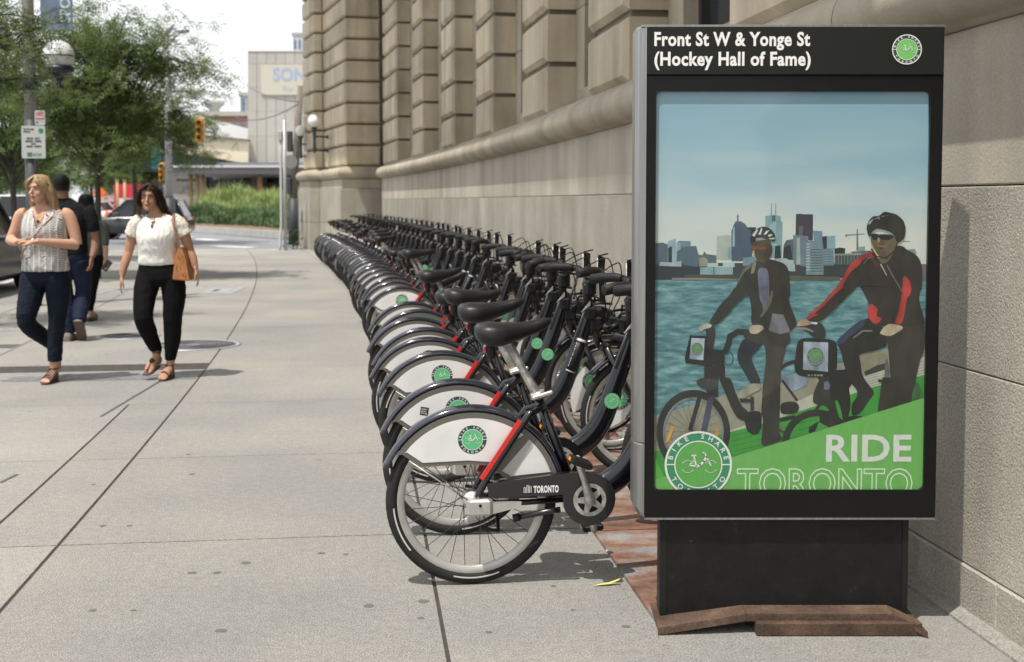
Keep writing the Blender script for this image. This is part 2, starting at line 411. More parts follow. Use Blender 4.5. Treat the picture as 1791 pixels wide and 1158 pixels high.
# ================================================================== STONE BUILDING
granite = ramp_mat('wall_granite', [(.3, (.29, .268, .222)), (.55, (.355, .33, .278)), (.75, (.41, .385, .33))], 1.3, .85, bump=.55, bscale=110, rnd=.08, speck=(120, .2), world=True, streak=(2.0, .17))
limestone = ramp_mat('wall_limestone', [(.3, (.44, .365, .26)), (.52, (.525, .45, .33)), (.75, (.59, .52, .40))], 1.0, .75, bump=.15, bscale=50, rnd=.13, speck=(90, .06), world=True, streak=(2.6, .24))
smoothst = ramp_mat('wall_smooth_stone', [(.3, (.33, .282, .212)), (.7, (.45, .395, .31))], 1.0, .7, bump=.12, bscale=60, rnd=.07, speck=(90, .06), world=True, streak=(2.2, .2))
coursest = ramp_mat('wall_dressed_granite', [(.3, (.37, .33, .265)), (.7, (.46, .42, .35))], 1.0, .8, bump=.2, bscale=90, rnd=.07, speck=(120, .1), world=True, streak=(2.2, .2))
mortar = mat('joint_mortar', (.2, .175, .14), .95)  # plain mortar brown of the cores, seen through the stone joints
bld = thing('stone_building', 'long curved beige limestone building with rusticated block piers and round moulding', 'building', PT(5, 0))
BI = Matrix.Translation(-PT(5, 0))
def child_mesh(mb, name):
    mb.v = [tuple(BI @ Vector(v)) for v in mb.v]; return mb.build(name, bld)
def cblock(s0, s1, oin, oout, z0, z1, m, name, c=.012, g=.004, n=2, gz=None):
    """one stone: curved plan between s0..s1, face at oout, chamfered"""
    gz = g if gz is None else gz; mb = MB()
    def ring(o, i):
        a = []; zz0, zz1 = z0 + gz + i, z1 - gz - i
        for k in range(n + 1): a.append(PT(s0 + g + i + (s1 - s0 - 2 * g - 2 * i) * k / n, o, zz0))
        for k in range(n + 1): a.append(PT(s1 - g - i - (s1 - s0 - 2 * g - 2 * i) * k / n, o, zz1))
        return a
    mb.loft([ring(oin, 0), ring(oout - c, 0), ring(oout, c)], m, False)
    return child_mesh(mb, name)
# backing wall
SE = 34.6
core = MB(); strip(core, -6, SE + .5, -1.2, -.06, -.2, 2.46, mortar, 24); strip(core, -6, SE + .5, -1.4, -.82, 2.46, 13, mortar, 24); child_mesh(core, 'wall_core')
# lower granite courses
for k, (z0, z1) in enumerate(((-.02, .17), (.17, .885), (.885, 1.555))):
    L_ = 2.9; s = -5.0 + (.5, .0, 1.3)[k] * 1.0
    while s < SE:
        e = min(s + L_, SE); cblock(s, e, -.08, 0.012 if k == 0 else 0.0, z0, z1, granite, 'stone_block', c=.004, g=.0018, n=4); s = e
s = -4.6
while s < SE:
    e = min(s + 3.4, SE); cblock(s, e, -.08, .0, 1.555, 2.13, coursest, 'stone_block', c=.006, g=.0025, n=4); s = e
# kerb at the foot of the wall
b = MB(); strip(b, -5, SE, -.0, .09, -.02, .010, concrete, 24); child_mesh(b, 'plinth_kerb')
# round moulding in lengths
def moulding(s0, s1, o=0.0):
    mb = MB(); n = 6; prof = []
    prof = [(-.08, 2.13), (.02, 2.13)] + [(.02 + .15 * sin(a), 2.285 - .15 * cos(a)) for a in [pi * k / 10 for k in range(11)]] + [(.03, 2.45), (-.2, 2.56), (-.3, 2.56)]
    rings = [[PT(s0 + .003 + (s1 - s0 - .006) * i / n, o + q, z) for q, z in prof] for i in range(n + 1)]
    mb.loft(rings, smoothst, True, False); o_ = child_mesh(mb, 'moulding'); return o_
s = -5
while s < SE: moulding(s, min(s + 2.6, SE)); s += 2.6
# piers of rusticated blocks with windows between
COURSES = [2.50 + .595 * k for k in range(13)]
piers = [(6.1 - 4.15 * k) for k in (2, 1)] + [6.1, 10.42, 14.3, 18.5, 22.8, 27.4, 32.0]
glass_d = mat('window_glass', (.03, .035, .04), .06, 0, spec=.8)
wframe = mat('window_frame_bronze', (.05, .05, .045), .4, .5)
for pi_, sp in enumerate(piers):
    e = sp + 1.5 if pi_ < len(piers) - 1 else SE
    for k in range(12):
        z0 = COURSES[k]
        cblock(sp, e, -.5, -.04, z0 + .01, z0 + .545, limestone, 'rusticated_block', c=.05, g=0, n=2, gz=0)
    b = MB(); strip(b, sp + .06, e - .06, -.5, -.12, 2.45, 9.7, mortar, 3); child_mesh(b, 'pier_core')
    if pi_ < len(piers) - 1:
        n0, n1 = e, piers[pi_ + 1]
        # reveal strips and window
        for a0, a1 in ((n0, n0 + .45), (n1 - .45, n1)):
            for k in range(6): cblock(a0, a1, -.8, -.42, 2.5 + 1.19 * k, 2.5 + 1.19 * (k + 1), smoothst, 'jamb_stone', c=.006, g=.003, n=1)
        cblock(n0 + .45, n1 - .45, -.8, -.36, 2.46, 2.75, smoothst, 'window_sill', c=.01, n=2)
        b = MB(); strip(b, n0 + .45, n1 - .45, -.72, -.62, 2.75, 9.64, glass_d, 3); gl = child_mesh(b, 'window_pane')
        b = MB()
        for q in (n0 + .45, (n0 + n1) / 2 - .04, n1 - .53): strip(b, q, q + .08, -.62, -.55, 2.75, 9.64, wframe, 1)
        for zz in (2.75, 4.4, 6.1, 7.8): strip(b, n0 + .54, n1 - .54, -.62, -.56, zz, zz + .07, wframe, 3)
        child_mesh(b, 'window_frame')
# entablature over the piers (unseen); deep overhang added to shade the facade below
b = MB(); strip(b, -6, SE, -1.2, .0, 9.65, 10.6, limestone, 24); child_mesh(b, 'frieze')
b = MB(); strip(b, -6, 2.5, -1.2, .6, 10.6, 11.1, limestone, 8); strip(b, 2.5, SE + 1.5, -1.2, 2.80, 10.6, 11.1, limestone, 24); strip(b, -6, SE, -1.2, .5, 11.1, 13, limestone, 24); child_mesh(b, 'added_shade_cornice')
# projecting pavilion at the far end: plan corners going round it
def pav(o1, o2, s1, s2):
    return [PT(SE, 0), PT(SE, o1), PT(s1, o1), PT(s1, o2), PT(s2, o2)]
pA = [Vector((at(667, 352, 34.9).x, 34.9, 0)), Vector((at(604, 352, 34.7).x, 34.7, 0)), Vector((at(567, 352, 38.0).x, 38.0, 0)), Vector((at(549, 352, 38.0).x, 38.0, 0)), Vector((at(531, 352, 39.8).x, 39.8, 0))]
def offs(poly, d):
    out = []
    for i, p in enumerate(poly):
        dirs = []
        if i > 0: dirs.append((poly[i] - poly[i - 1]).normalized())
        if i < len(poly) - 1: dirs.append((poly[i + 1] - poly[i]).normalized())
        ns = [Vector((v.y, -v.x, 0)) * -1 for v in dirs]      # outward = left of travel... chosen below
        ns = [Vector((-v.y, v.x, 0)) for v in dirs]
        if len(ns) == 1: out.append(p + ns[0] * d)
        else:
            m_ = (ns[0] + ns[1]); m_.normalize(); out.append(p + m_ * (d / max(.3, m_.dot(ns[0]))))
    return out
def wallrun(poly, z0, z1, m, name, out_, c, gap, splits, first=0):
    """stones along a plan polyline; splits = stones per stretch"""
    po = offs(poly, out_) ; pin = offs(poly, -.45)
    for i in range(len(poly) - 1):
        n = splits[i]
        for k in range(n):
            a0, a1 = k / n, (k + 1) / n; A = po[i].lerp(po[i + 1], a0); B = po[i].lerp(po[i + 1], a1); A2 = pin[i].lerp(pin[i + 1], a0); B2 = pin[i].lerp(pin[i + 1], a1)
            d = (B - A).normalized(); nn = (Vector((d.y, -d.x, 0)))
            mb = MB()
            def rg_(A_, B_, i_): return [A_ + d * i_ + Vector((0, 0, z0 + gap + i_)), B_ - d * i_ + Vector((0, 0, z0 + gap + i_)), B_ - d * i_ + Vector((0, 0, z1 - gap - i_)), A_ + d * i_ + Vector((0, 0, z1 - gap - i_))]
            mb.loft([rg_(A2, B2, 0), rg_(A + nn * c, B + nn * c, 0), rg_(A, B, c)], m, False)
            child_mesh(mb, name)
cpoly = offs(pA, -.12)
b = MB()
inn = offs(pA, 3.0)
cc = offs(pA, 3.6); b.prism([*cc[1:], cc[-1] + Vector((6, 2, 0)), cc[1] + Vector((6, 0, 0))], (0, 0, .4), limestone); b.v = [(x, y, z + 12.7) for x, y, z in b.v]; child_mesh(b, 'added_shade_cornice')  # unseen roof slab added to keep the pavilion stones in shade
b = MB(); b.prism([*cpoly, cpoly[-1] + Vector((3.5, 1.2, 0)), cpoly[0] + Vector((3, 0, 0))], (0, 0, 13), mortar); child_mesh(b, 'pavilion_core')
for k in range(17):
    z0 = COURSES[0] + .595 * k
    wallrun(pA, z0 + .01, z0 + .55, limestone, 'rusticated_block', 0, .05, 0, [1, 2 if k % 2 else 1, 1, 1])
for z0, z1, k in ((-.02, .85, 0), (.85, 1.85, 1)): wallrun(pA, z0, z1, granite, 'stone_block', .16, .012, .003, [1, 2, 1, 1])
wallrun(pA, 1.85, 2.13, coursest, 'stone_block', .13, .01, .002, [1, 1, 1, 1])
prof = [(-.3, 2.13)] + [(.1 + .15 * sin(a), 2.285 - .15 * cos(a)) for a in [pi * k / 8 for k in range(9)]] + [(.04, 2.47), (-.3, 2.52)]
mb = MB(); mb.loft([[offs(pA, q)[i] + Vector((0, 0, z)) for q, z in prof] for i in range(len(pA))], smoothst, False, True); child_mesh(mb, 'moulding')
# narrow slot in the pavilion base
A = offs(pA, .163)[3]; B = offs(pA, .163)[4]; d = (B - A).normalized(); q = A.lerp(B, .62); nn = Vector((-d.y, d.x, 0))
b = MB(); b.prism([q + Vector((0, 0, .35)), q + d * .22 + Vector((0, 0, .35)), q + d * .22 + Vector((0, 0, 1.2)), q + Vector((0, 0, 1.2))], nn * .01, glass_d); child_mesh(b, 'vent_slot')
# ================================================================== KIOSK
black_p = mat('kiosk_black_paint', (.007, .007, .007), .3, var=.2, vscale=6, spec=.22)
black_h = mat('kiosk_header_black', (.013, .014, .012), .4, spec=.25)
steel_b = mat('brushed_steel', (.33, .33, .32), .34, .85, var=.18, vscale=3, warp=(30, 30, .5))
pedm = ramp_mat('pedestal_scuffed_black', [(.35, (.006, .006, .006)), (.66, (.011, .011, .011)), (.76, (.07, .07, .065))], 16, .5, detail=10, bump=.1, rnd=0, world=True)
KY = 4.25
def K(px, py, dy=0.0): return at(px, py, KY + dy)
kx0, kx1 = K(1130, 480).x, K(1643, 480).x
kz0, kz1 = K(1400, 905).z, K(1400, 47).z
kc = (kx0 + kx1) / 2
kiosk = thing('map_kiosk', 'tall black framed advertising kiosk with lit looking poster of two cyclists', 'kiosk', (kc, KY, 0))
kiosk['label'] = 'tall black framed station kiosk with a poster of two cyclists by the stone wall'
KI = Matrix.Translation((-kc, -KY, 0))
def kpart(mb, name, parent=None):
    mb.v = [tuple(KI @ Vector(v)) for v in mb.v]; return mb.build(name, parent or kiosk)
b = MB(); D_ = .16
zh = K(1400, 131).z
zp1 = K(1400, 160).z; zp0 = K(1400, 857).z; xp0, xp1 = K(1146, 480).x, K(1622, 480).x
b.box(kx0, kx1, KY + .02, KY + D_, kz0, kz1, black_p); kpart(b, 'housing')
b = MB()   # front frame: four rails proud of the housing
b.box(kx0, xp0, KY, KY + .0195, kz0, zh - .004, black_p); b.box(xp1, kx1, KY, KY + .0195, kz0, zh - .004, black_p)
b.box(xp0, xp1, KY, KY + .0195, kz0, zp0, black_p); b.box(xp0, xp1, KY, KY + .0195, zp1, zh - .004, black_p)
# rounded inner corners
for cx_, cz_, a0 in ((xp0, zp0, 180), (xp1, zp0, 270), (xp1, zp1, 0), (xp0, zp1, 90)):
    r_ = .022; ox = cx_ + (r_ if cx_ == xp0 else -r_); oz = cz_ + (r_ if cz_ == zp0 else -r_)
    pts = [(cx_, KY + .001, cz_)] + [(ox + r_ * cos(radians(a0 + 90 * k / 8)), KY + .001, oz + r_ * sin(radians(a0 + 90 * k / 8))) for k in range(9)]
    b.prism(pts, (0, .017, 0), black_p)
kpart(b, 'frame')
b = MB(); b.bbox(kx0, kx1, KY - .006, KY + .0195, zh, kz1, black_h, .003); hd = kpart(b, 'header_panel')
# silver chamfered side extrusions
def side(sgn, x, w_, name, parts):
    b = MB()
    for z0, z1 in parts:
        cs = [(x + sgn * .002, KY + .001), (x + sgn * w_ * .7, KY + .022), (x + sgn * w_, KY + .05), (x + sgn * w_, KY + D_ - .01), (x + sgn * .002, KY + D_)]
        cut = .03 if z0 < kz0 + .01 else 0
        b.loft([[(p[0] + (cut * -sgn * .6 if abs(p[0] - x) > .01 else 0), p[1], z0) for p in cs], [(p[0], p[1], z0 + cut) for p in cs], [(p[0], p[1], z1 - .006) for p in cs], [(p[0] - sgn * .004 * (abs(p[0] - x) > .01), p[1], z1) for p in cs]], steel_b, False)
    return kpart(b, name)
side(-1, kx0, .036, 'side_extrusion', [(kz0, kz0 + .26), (kz0 + .263, kz1 + .004)])
side(1, kx1, .012, 'side_extrusion', [(kz0, kz1 + .004)])
b = MB(); b.box(kx0 - .02, kx1 + .008, KY + .003, KY + D_, kz1 + .001, kz1 + .008, steel_b); b.box(kx0, kx1, KY - .001, KY + .01, kz0 - .008, kz0 - .001, steel_b); kpart(b, 'edge_trim')
# lettering on the header
for txt, x, y, h in (('Front St W & Yonge St', 1144, 80, 26), ('(Hockey Hall of Fame)', 1144, 114.5, 26)):
    tm = text_mb(txt, 1.0, white_print, .74, .032, 1.07); x0, x1 = width(tm)
    p0 = K(x, y); p1 = K(1416 if txt[0] == 'F' else 1417, y); sc = (p1.x - p0.x) / (x1 - x0); szz = .064
    tm.v = [((v[0] - x0) * sc + p0.x, KY - .0075, v[2] * szz + p0.z) for v in tm.v]; kpart(tm, 'lettering', hd)
lg = logo_mb(green_dark, mat('poster_green', (.16, .5, .12), .5), white_print)
c_ = K(1585, 87); rr_ = 25 / FPX * KY
lm = MB(); lm.merge(lg, Matrix.Translation((c_.x, KY - .007, c_.z)) @ Matrix.Scale(rr_, 4)); kpart(lm, 'logo', hd)
# pedestal and rusty foot
b = MB(); px0, px1 = K(1155, 1000, .03).x, K(1586, 1000, .03).x
b.box(px0, px1, KY + .03, KY + .13, .035, kz0 + .01, pedm); kpart(b, 'pedestal')
b = MB(); b.box(px0 - .003, px0 + .02, KY + .027, KY + .0295, .04, kz0 - .01, black_h); kpart(b, 'pedestal_edge')
b = MB(); b.box(px1 - .018, px1 + .003, KY + .027, KY + .0295, .04, kz0 - .01, black_h); kpart(b, 'pedestal_edge')
rust = ramp_mat('rusty_steel', [(.3, (.04, .027, .02)), (.5, (.095, .06, .042)), (.7, (.16, .11, .08))], 5, .85, detail=10, bump=.2, bscale=90, rnd=.1, speck=(120, .2), world=True)
f1 = [G(1160, 1090, .01), G(1178, 1114, .01), G(1310, 1090, .02), G(1560, 1088, .02), G(1612, 1114, 0.005), G(1586, 1066, .02), G(1560, 1062, .05), G(1300, 1062, .05)]
b = MB()
top = [Vector((px0 - .02, KY + .06, .02)), Vector((px0 + .02, KY - .10, .02)), Vector((px0 + .3, KY - .045, .062)), Vector((px1 - .03, KY - .05, .062)), Vector((px1 + .06, KY - .12, .008)), Vector((px1 + .01, KY + .08, .03)), Vector((px1 - .06, KY + .14, .07)), Vector((px0 + .28, KY + .14, .07))]
fx = [px0 - .02, px0 + .29, px1 - .07, px1 + .035]; fz = [.018, .060, .060, .012]; fy0 = [KY - .075, KY - .055, KY - .055, KY - .10]
for q in range(3):
    u0, u1 = fx[q], fx[q + 1] - .001; z0, z1 = fz[q], fz[q + 1]
    b.loft([[(u0, fy0[q], z0), (u0, KY + .16, z0 + .01), (u0, KY + .16, z0 + .018), (u0, fy0[q], z0 + .009)], [(u1, fy0[q + 1], z1), (u1, KY + .16, z1 + .01), (u1, KY + .16, z1 + .018), (u1, fy0[q + 1], z1 + .009)]], rust, False)
    b.loft([[(u0, fy0[q] - .002, z0 - .016), (u0, fy0[q] + .004, z0 - .016), (u0, fy0[q] + .004, z0 + .006), (u0, fy0[q] - .002, z0 + .006)], [(u1, fy0[q + 1] - .002, max(.001, z1 - .016)), (u1, fy0[q + 1] + .004, max(.001, z1 - .016)), (u1, fy0[q + 1] + .004, z1 + .006), (u1, fy0[q + 1] - .002, z1 + .006)]], rust, False)
kpart(b, 'foot_plate')
b = MB(); b.bbox(px0 + .32, px1 + .02, KY - .085, KY - .03, .002, .046, rust, .003); kpart(b, 'foot_beam')
# poster ---------------------------------------------------------------
PYP = KY + .014
PCNT = [0]; SOFT = [False]; PVAR = [.12]
def PP(px, py, k):
    p = at(px, py, PYP); return (p.x, PYP - .00012 * k - 8e-6 * (PCNT[0] % 15), p.z)
TR = {'A': (1140, 360, .14681), 'B': (1380, 350, .14681), 'C': (1140, 500, .17276), 'D': (1380, 500, .17276), 'E': (1140, 660, .18131), 'F': (1380, 660, .18131), 'P': (0, 0, 1)}
def pc(c, r=.62, v=0): return mat(('soft_' if SOFT[0] else '') + 'print_%03d_%03d_%03d' % tuple(int(x * 999) for x in c), c, r, var=v or PVAR[0], vscale=13 if SOFT[0] else 30, detail=10.0, warp=(1.6, 1, .8))
def srgb(r_, g_, b_): return tuple(((x / 255) / 12.92 if x / 255 < .04045 else ((x / 255 + .055) / 1.055) ** 2.4) for x in (r_, g_, b_))
layers = []
def pol(tag_, pts, col, k, parts=None):
    PCNT[0] += 1; ox, oy, sc = TR[tag_]
    if SOFT[0] and len(pts) >= 6:
        for _ in range(2):
            q = []
            for i in range(len(pts)):
                p0, p1 = pts[i], pts[(i + 1) % len(pts)]; q += [(p0[0] * .8 + p1[0] * .2, p0[1] * .8 + p1[1] * .2), (p0[0] * .2 + p1[0] * .8, p0[1] * .2 + p1[1] * .8)]
            pts = q
    (parts if parts is not None else pr).poly([PP(ox + x * sc, oy + y * sc, k) for x, y in pts], pc(col) if isinstance(col, tuple) else col)
def C8(r_, g_, b_):
    c_ = srgb(r_, g_, b_); l_ = sum(c_) / 3; return tuple(min(.85, max(.006, x * (.86 if l_ > .12 else .34 + 4.2 * l_))) for x in c_)
# sky sheet, graded print
skyp = bpy.data.materials.new('poster_sky_print'); skyp.use_nodes = True; t_ = skyp.node_tree; bs = t_.nodes['Principled BSDF']; bs.inputs['Roughness'].default_value = .6
gm = t_.nodes.new('ShaderNodeNewGeometry'); sx_ = t_.nodes.new('ShaderNodeSeparateXYZ'); t_.links.new(gm.outputs['Position'], sx_.inputs[0])
no_ = t_.nodes.new('ShaderNodeTexNoise'); no_.inputs['Scale'].default_value = 2.2; no_.inputs['Detail'].default_value = 5
mp_ = t_.nodes.new('ShaderNodeMapping'); mp_.inputs['Scale'].default_value = (.8, 1, 3.4); mp_.inputs['Rotation'].default_value = (0, .25, 0); t_.links.new(gm.outputs['Position'], mp_.inputs[0]); t_.links.new(mp_.outputs[0], no_.inputs['Vector'])
m1 = t_.nodes.new('ShaderNodeMath'); m1.operation = 'MULTIPLY_ADD'; m1.inputs[1].default_value = .5; t_.links.new(no_.outputs['Fac'], m1.inputs[0]); t_.links.new(sx_.outputs['Z'], m1.inputs[2])
mr_ = t_.nodes.new('ShaderNodeMapRange'); mr_.inputs[1].default_value = 1.56; mr_.inputs[2].default_value = 2.2; t_.links.new(m1.outputs[0], mr_.inputs[0])
cr_ = t_.nodes.new('ShaderNodeValToRGB'); e_ = cr_.color_ramp.elements; e_[0].color = (*C8(222, 226, 218), 1); e_[1].color = (*C8(140, 180, 202), 1)
e3 = e_.new(.25); e3.color = (*C8(195, 214, 220), 1); e3 = e_.new(.55); e3.color = (*C8(160, 196, 212), 1)
t_.links.new(mr_.outputs[0], cr_.inputs[0]); t_.links.new(cr_.outputs[0], bs.inputs['Base Color'])
watp = bpy.data.materials.new('poster_water_print'); watp.use_nodes = True; t_ = watp.node_tree; bs = t_.nodes['Principled BSDF']; bs.inputs['Roughness'].default_value = .6
gm = t_.nodes.new('ShaderNodeNewGeometry'); mp_ = t_.nodes.new('ShaderNodeMapping'); mp_.inputs['Scale'].default_value = (1, 1, 4.5); t_.links.new(gm.outputs['Position'], mp_.inputs[0])
no_ = t_.nodes.new('ShaderNodeTexNoise'); no_.inputs['Scale'].default_value = 14; no_.inputs['Detail'].default_value = 8; no_.inputs['Roughness'].default_value = .65; t_.links.new(mp_.outputs[0], no_.inputs['Vector'])
cr_ = t_.nodes.new('ShaderNodeValToRGB'); e_ = cr_.color_ramp.elements; e_[0].position = .33; e_[0].color = (*C8(62, 104, 112), 1); e_[1].position = .72; e_[1].color = (*C8(152, 188, 190), 1)
e3 = e_.new(.5); e3.color = (*C8(94, 142, 150), 1); t_.links.new(no_.outputs['Fac'], cr_.inputs[0]); t_.links.new(cr_.outputs[0], bs.inputs['Base Color'])
pr = MB()
pr.poly([PP(1144, 158, 0), PP(1624, 156, 0), PP(1624, 860, 0), PP(1144, 860, 0)], skyp)
poster = kpart(pr, 'poster')
pr = MB(); pr.poly([PP(1144, 489, 2), PP(1624, 489, 2), PP(1624, 860, 2), PP(1144, 860, 2)], watp); kpart(pr, 'printed_water', poster)
pr = MB()    # skyline
NV = C8(84, 104, 120); DK = C8(52, 62, 70); LB = C8(150, 178, 190); MB_ = C8(112, 142, 158); PL = C8(176, 186, 176); TQ = C8(134, 168, 176)
pol('P', [(1144, 459), (1620, 462), (1624, 487), (1144, 487)], C8(66, 78, 82), 1)
pol('P', [(1144, 466), (1225, 468), (1225, 489.5), (1144, 489.5)], C8(50, 64, 72), 3)
pol('A', [(40, 445), (130, 437), (190, 460), (195, 700), (40, 700)], NV, 2)
pol('A', [(190, 425), (285, 385), (290, 690), (190, 690)], LB, 3); pol('A', [(195, 500), (240, 480), (240, 690), (195, 690)], DK, 4)
pol('A', [(292, 440), (330, 418), (462, 422), (462, 480), (530, 480), (550, 560), (550, 725), (292, 690)], NV, 3); pol('A', [(292, 440), (340, 436), (345, 520), (300, 540), (295, 690), (288, 690)], LB, 4); pol('A', [(340, 424), (458, 426), (458, 480), (345, 500)], MB_, 4)
pol('A', [(550, 575), (600, 590), (628, 545), (650, 575), (770, 590), (770, 690), (550, 690)], C8(92, 108, 112), 2)
pol('A', [(778, 362), (890, 346), (950, 360), (950, 645), (770, 645)], PL, 3); pol('A', [(910, 490), (950, 490), (950, 635), (905, 635)], TQ, 4)
pol('A', [(948, 300), (975, 225), (1000, 185), (1060, 185), (1110, 215), (1140, 260), (1180, 300), (1200, 660), (950, 660)], C8(76, 94, 114), 4)
pol('A', [(965, 260), (985, 250), (990, 480), (960, 490)], LB, 5); pol('A', [(1020, 100), (1030, 100), (1034, 190), (1014, 190)], NV, 4); pol('A', [(1008, 122), (1042, 122), (1042, 130), (1008, 130)], NV, 5)
pol('A', [(1130, 255), (1240, 255), (1240, 560), (1130, 560)], DK, 3)
pol('A', [(1352, 125), (1440, 108), (1535, 122), (1538, 185), (1558, 190), (1550, 620), (1400, 620), (1352, 400)], TQ, 3); pol('A', [(1430, 118), (1470, 112), (1475, 180), (1430, 185)], C8(80, 110, 124), 4)
pol('A', [(1400, 230), (1480, 190), (1480, 470), (1400, 470)], C8(160, 190, 200), 4)
for x in (1425, 1476): pol('A', [(x - 5, -30), (x + 4, -30), (x + 7, 115), (x - 8, 115)], TQ, 3)
pol('A', [(1470, 480), (1530, 470), (1540, 640), (1460, 640)], DK, 5); pol('A', [(1570, 470), (1600, 410), (1690, 395), (1700, 650), (1560, 640)], NV, 4); pol('A', [(1570, 500), (1650, 460), (1680, 640), (1565, 640)], DK, 5)
pol('A', [(1718, 98), (1790, 95), (1790, 345), (1715, 345)], C8(70, 70, 84), 3); pol('A', [(1690, 350), (1790, 345), (1790, 700), (1690, 650)], MB_, 4)
pol('A', [(100, 670), (260, 675), (350, 655), (350, 725), (90, 715)], C8(170, 182, 184), 6); pol('A', [(565, 620), (620, 610), (665, 640), (665, 720), (565, 725)], C8(150, 150, 136), 6)
pol('A', [(665, 682), (790, 682), (790, 718), (845, 718), (845, 675), (985, 675), (985, 730), (665, 730)], C8(180, 200, 200), 6)
pol('A', [(575, 732), (735, 728), (735, 822), (575, 818)], TQ, 7); pol('A', [(745, 728), (965, 730), (965, 818), (745, 822)], C8(144, 172, 178), 7)
pol('A', [(380, 820), (980, 820), (1030, 850), (1030, 880), (400, 880)], C8(84, 84, 72), 8); pol('A', [(240, 858), (560, 858), (1010, 872), (1010, 884), (240, 884)], C8(130, 134, 124), 9)
pol('A', [(1085, 620), (1250, 600), (1250, 720), (1085, 715)], C8(120, 152, 164), 6)
pol('A', [(1450, 630), (1600, 625), (1700, 680), (1710, 780), (1640, 780), (1480, 700)], C8(168, 188, 190), 6)
pol('B', [(82, 168), (285, 170), (283, 480), (76, 470)], C8(74, 72, 86), 5); pol('B', [(120, 310), (170, 305), (160, 430), (115, 430)], C8(104, 100, 106), 6)
pol('B', [(50, 415), (230, 430), (230, 800), (50, 760)], C8(110, 130, 148), 6); pol('B', [(92, 450), (128, 450), (135, 760), (90, 770)], C8(168, 182, 168), 7)
pol('B', [(284, 365), (395, 370), (395, 500), (300, 520)], MB_, 5); pol('B', [(395, 430), (550, 425), (550, 580), (395, 590)], C8(140, 172, 188), 5); pol('B', [(395, 436), (450, 430), (450, 575), (395, 590)], DK, 6)
pol('B', [(210, 510), (245, 480), (400, 500), (410, 600), (410, 890), (200, 890)], C8(118, 142, 152), 7)
for q in range(10): pol('B', [(205, 520 + q * 34), (245, 518 + q * 34), (245, 530 + q * 34), (205, 532 + q * 34)], C8(190, 200, 196), 8)
for q in range(9): pol('B', [(255, 585 + q * 32), (400, 585 + q * 32), (400, 597 + q * 32), (255, 597 + q * 32)], C8(84, 104, 112), 8)
pol('B', [(405, 580), (530, 578), (535, 780), (405, 780)], C8(104, 132, 146), 8); pol('B', [(425, 785), (740, 780), (720, 905), (425, 900)], C8(62, 74, 78), 9)
for q in range(6): pol('B', [(410, 595 + q * 30), (525, 593 + q * 30), (525, 604 + q * 30), (410, 606 + q * 30)], C8(130, 156, 164), 9)
pol('B', [(540, 580), (600, 565), (670, 575), (665, 640), (540, 640)], DK, 6); pol('B', [(540, 650), (860, 640), (860, 780), (540, 770)], C8(74, 88, 90), 8)
for q in range(8): pol('B', [(545 + q * 38, 655), (552 + q * 38, 655), (552 + q * 38, 770), (545 + q * 38, 770)], C8(130, 140, 136), 9)
pol('B', [(540, 640), (860, 630), (860, 655), (540, 660)], C8(140, 150, 146), 9); pol('B', [(730, 615), (980, 600), (980, 700), (860, 700)], C8(100, 112, 112), 7); pol('B', [(830, 560), (905, 550), (905, 600), (830, 605)], TQ, 6)
for a in ([(806, 345), (818, 345), (828, 600), (802, 600)], [(670, 412), (900, 400), (900, 406), (670, 424)], [(670, 415), (690, 415), (690, 435), (670, 435)], [(1360, 492), (1440, 488), (1440, 494), (1360, 498)]): pol('B', a, C8(120, 118, 110), 4)
pol('B', [(1415, 590), (1500, 580), (1520, 640), (1415, 640)], C8(140, 164, 170), 5); pol('B', [(1580, 765), (1650, 765), (1650, 960), (1580, 960)], C8(120, 108, 112), 5)
pol('P', [(1380, 482), (1470, 484), (1470, 490.5), (1380, 490.5)], C8(92, 96, 84), 10)
kpart(pr, 'printed_skyline', poster)
pr = MB()    # quay, boardwalk, green wash
concp = C8(150, 148, 132); deck = C8(190, 192, 178); GR = C8(96, 176, 84); GRd = C8(60, 152, 58)
pol('P', [(1144, 728), (1230, 702), (1330, 672), (1480, 632), (1560, 610), (1624, 600), (1624, 860), (1144, 860)], concp, 3)
pol('D', [(690, 700), (880, 650), (990, 700), (1000, 790), (760, 900)], C8(140, 136, 116), 4); pol('D', [(760, 870), (900, 800), (1000, 780), (990, 870), (780, 940)], C8(72, 70, 62), 5)
pol('P', [(1155, 795), (1300, 745), (1420, 690), (1500, 662), (1624, 622), (1624, 860), (1144, 860)], deck, 5)
for q in range(7): pol('P', [(1480 + q * 4, 668 + q * 3.4), (1622, 630 + q * 5), (1622, 630.8 + q * 5), (1480 + q * 4, 668.8 + q * 3.4)], C8(130, 130, 118), 6)
pol('P', [(1144, 790), (1250, 762), (1330, 742), (1420, 712), (1530, 676), (1624, 654), (1624, 860), (1144, 860)], GRd, 7)
for q in range(6): pol('P', [(1280, 762 + q * 9), (1420, 722 + q * 12), (1420, 723 + q * 12), (1280, 763 + q * 9)], C8(50, 120, 48), 8)
kpart(pr, 'printed_quay', poster)
SOFT[0] = True; PVAR[0] = .5
BLK = C8(46, 48, 46); BL2 = C8(58, 60, 62); GY = C8(96, 98, 94)
def wheelp(cx, cy, rx, ry, k, a0=0, a1=360, w_=.1, col=BLK, tag_='E', tilt=0):
    n = 40; ox, oy, sc = TR[tag_]
    for q in range(n):
        A0 = radians(a0 + (a1 - a0) * q / n); A1 = radians(a0 + (a1 - a0) * (q + 1) / n)
        P4 = [(rx, A0), (rx, A1), (rx * (1 - w_), A1), (rx * (1 - w_), A0)]
        pr.poly([PP(ox + (cx + r_ * cos(a)) * sc + tilt * sin(a), oy + (cy + r_ * ry / rx * sin(a)) * sc, k) for r_, a in P4], pc(col))
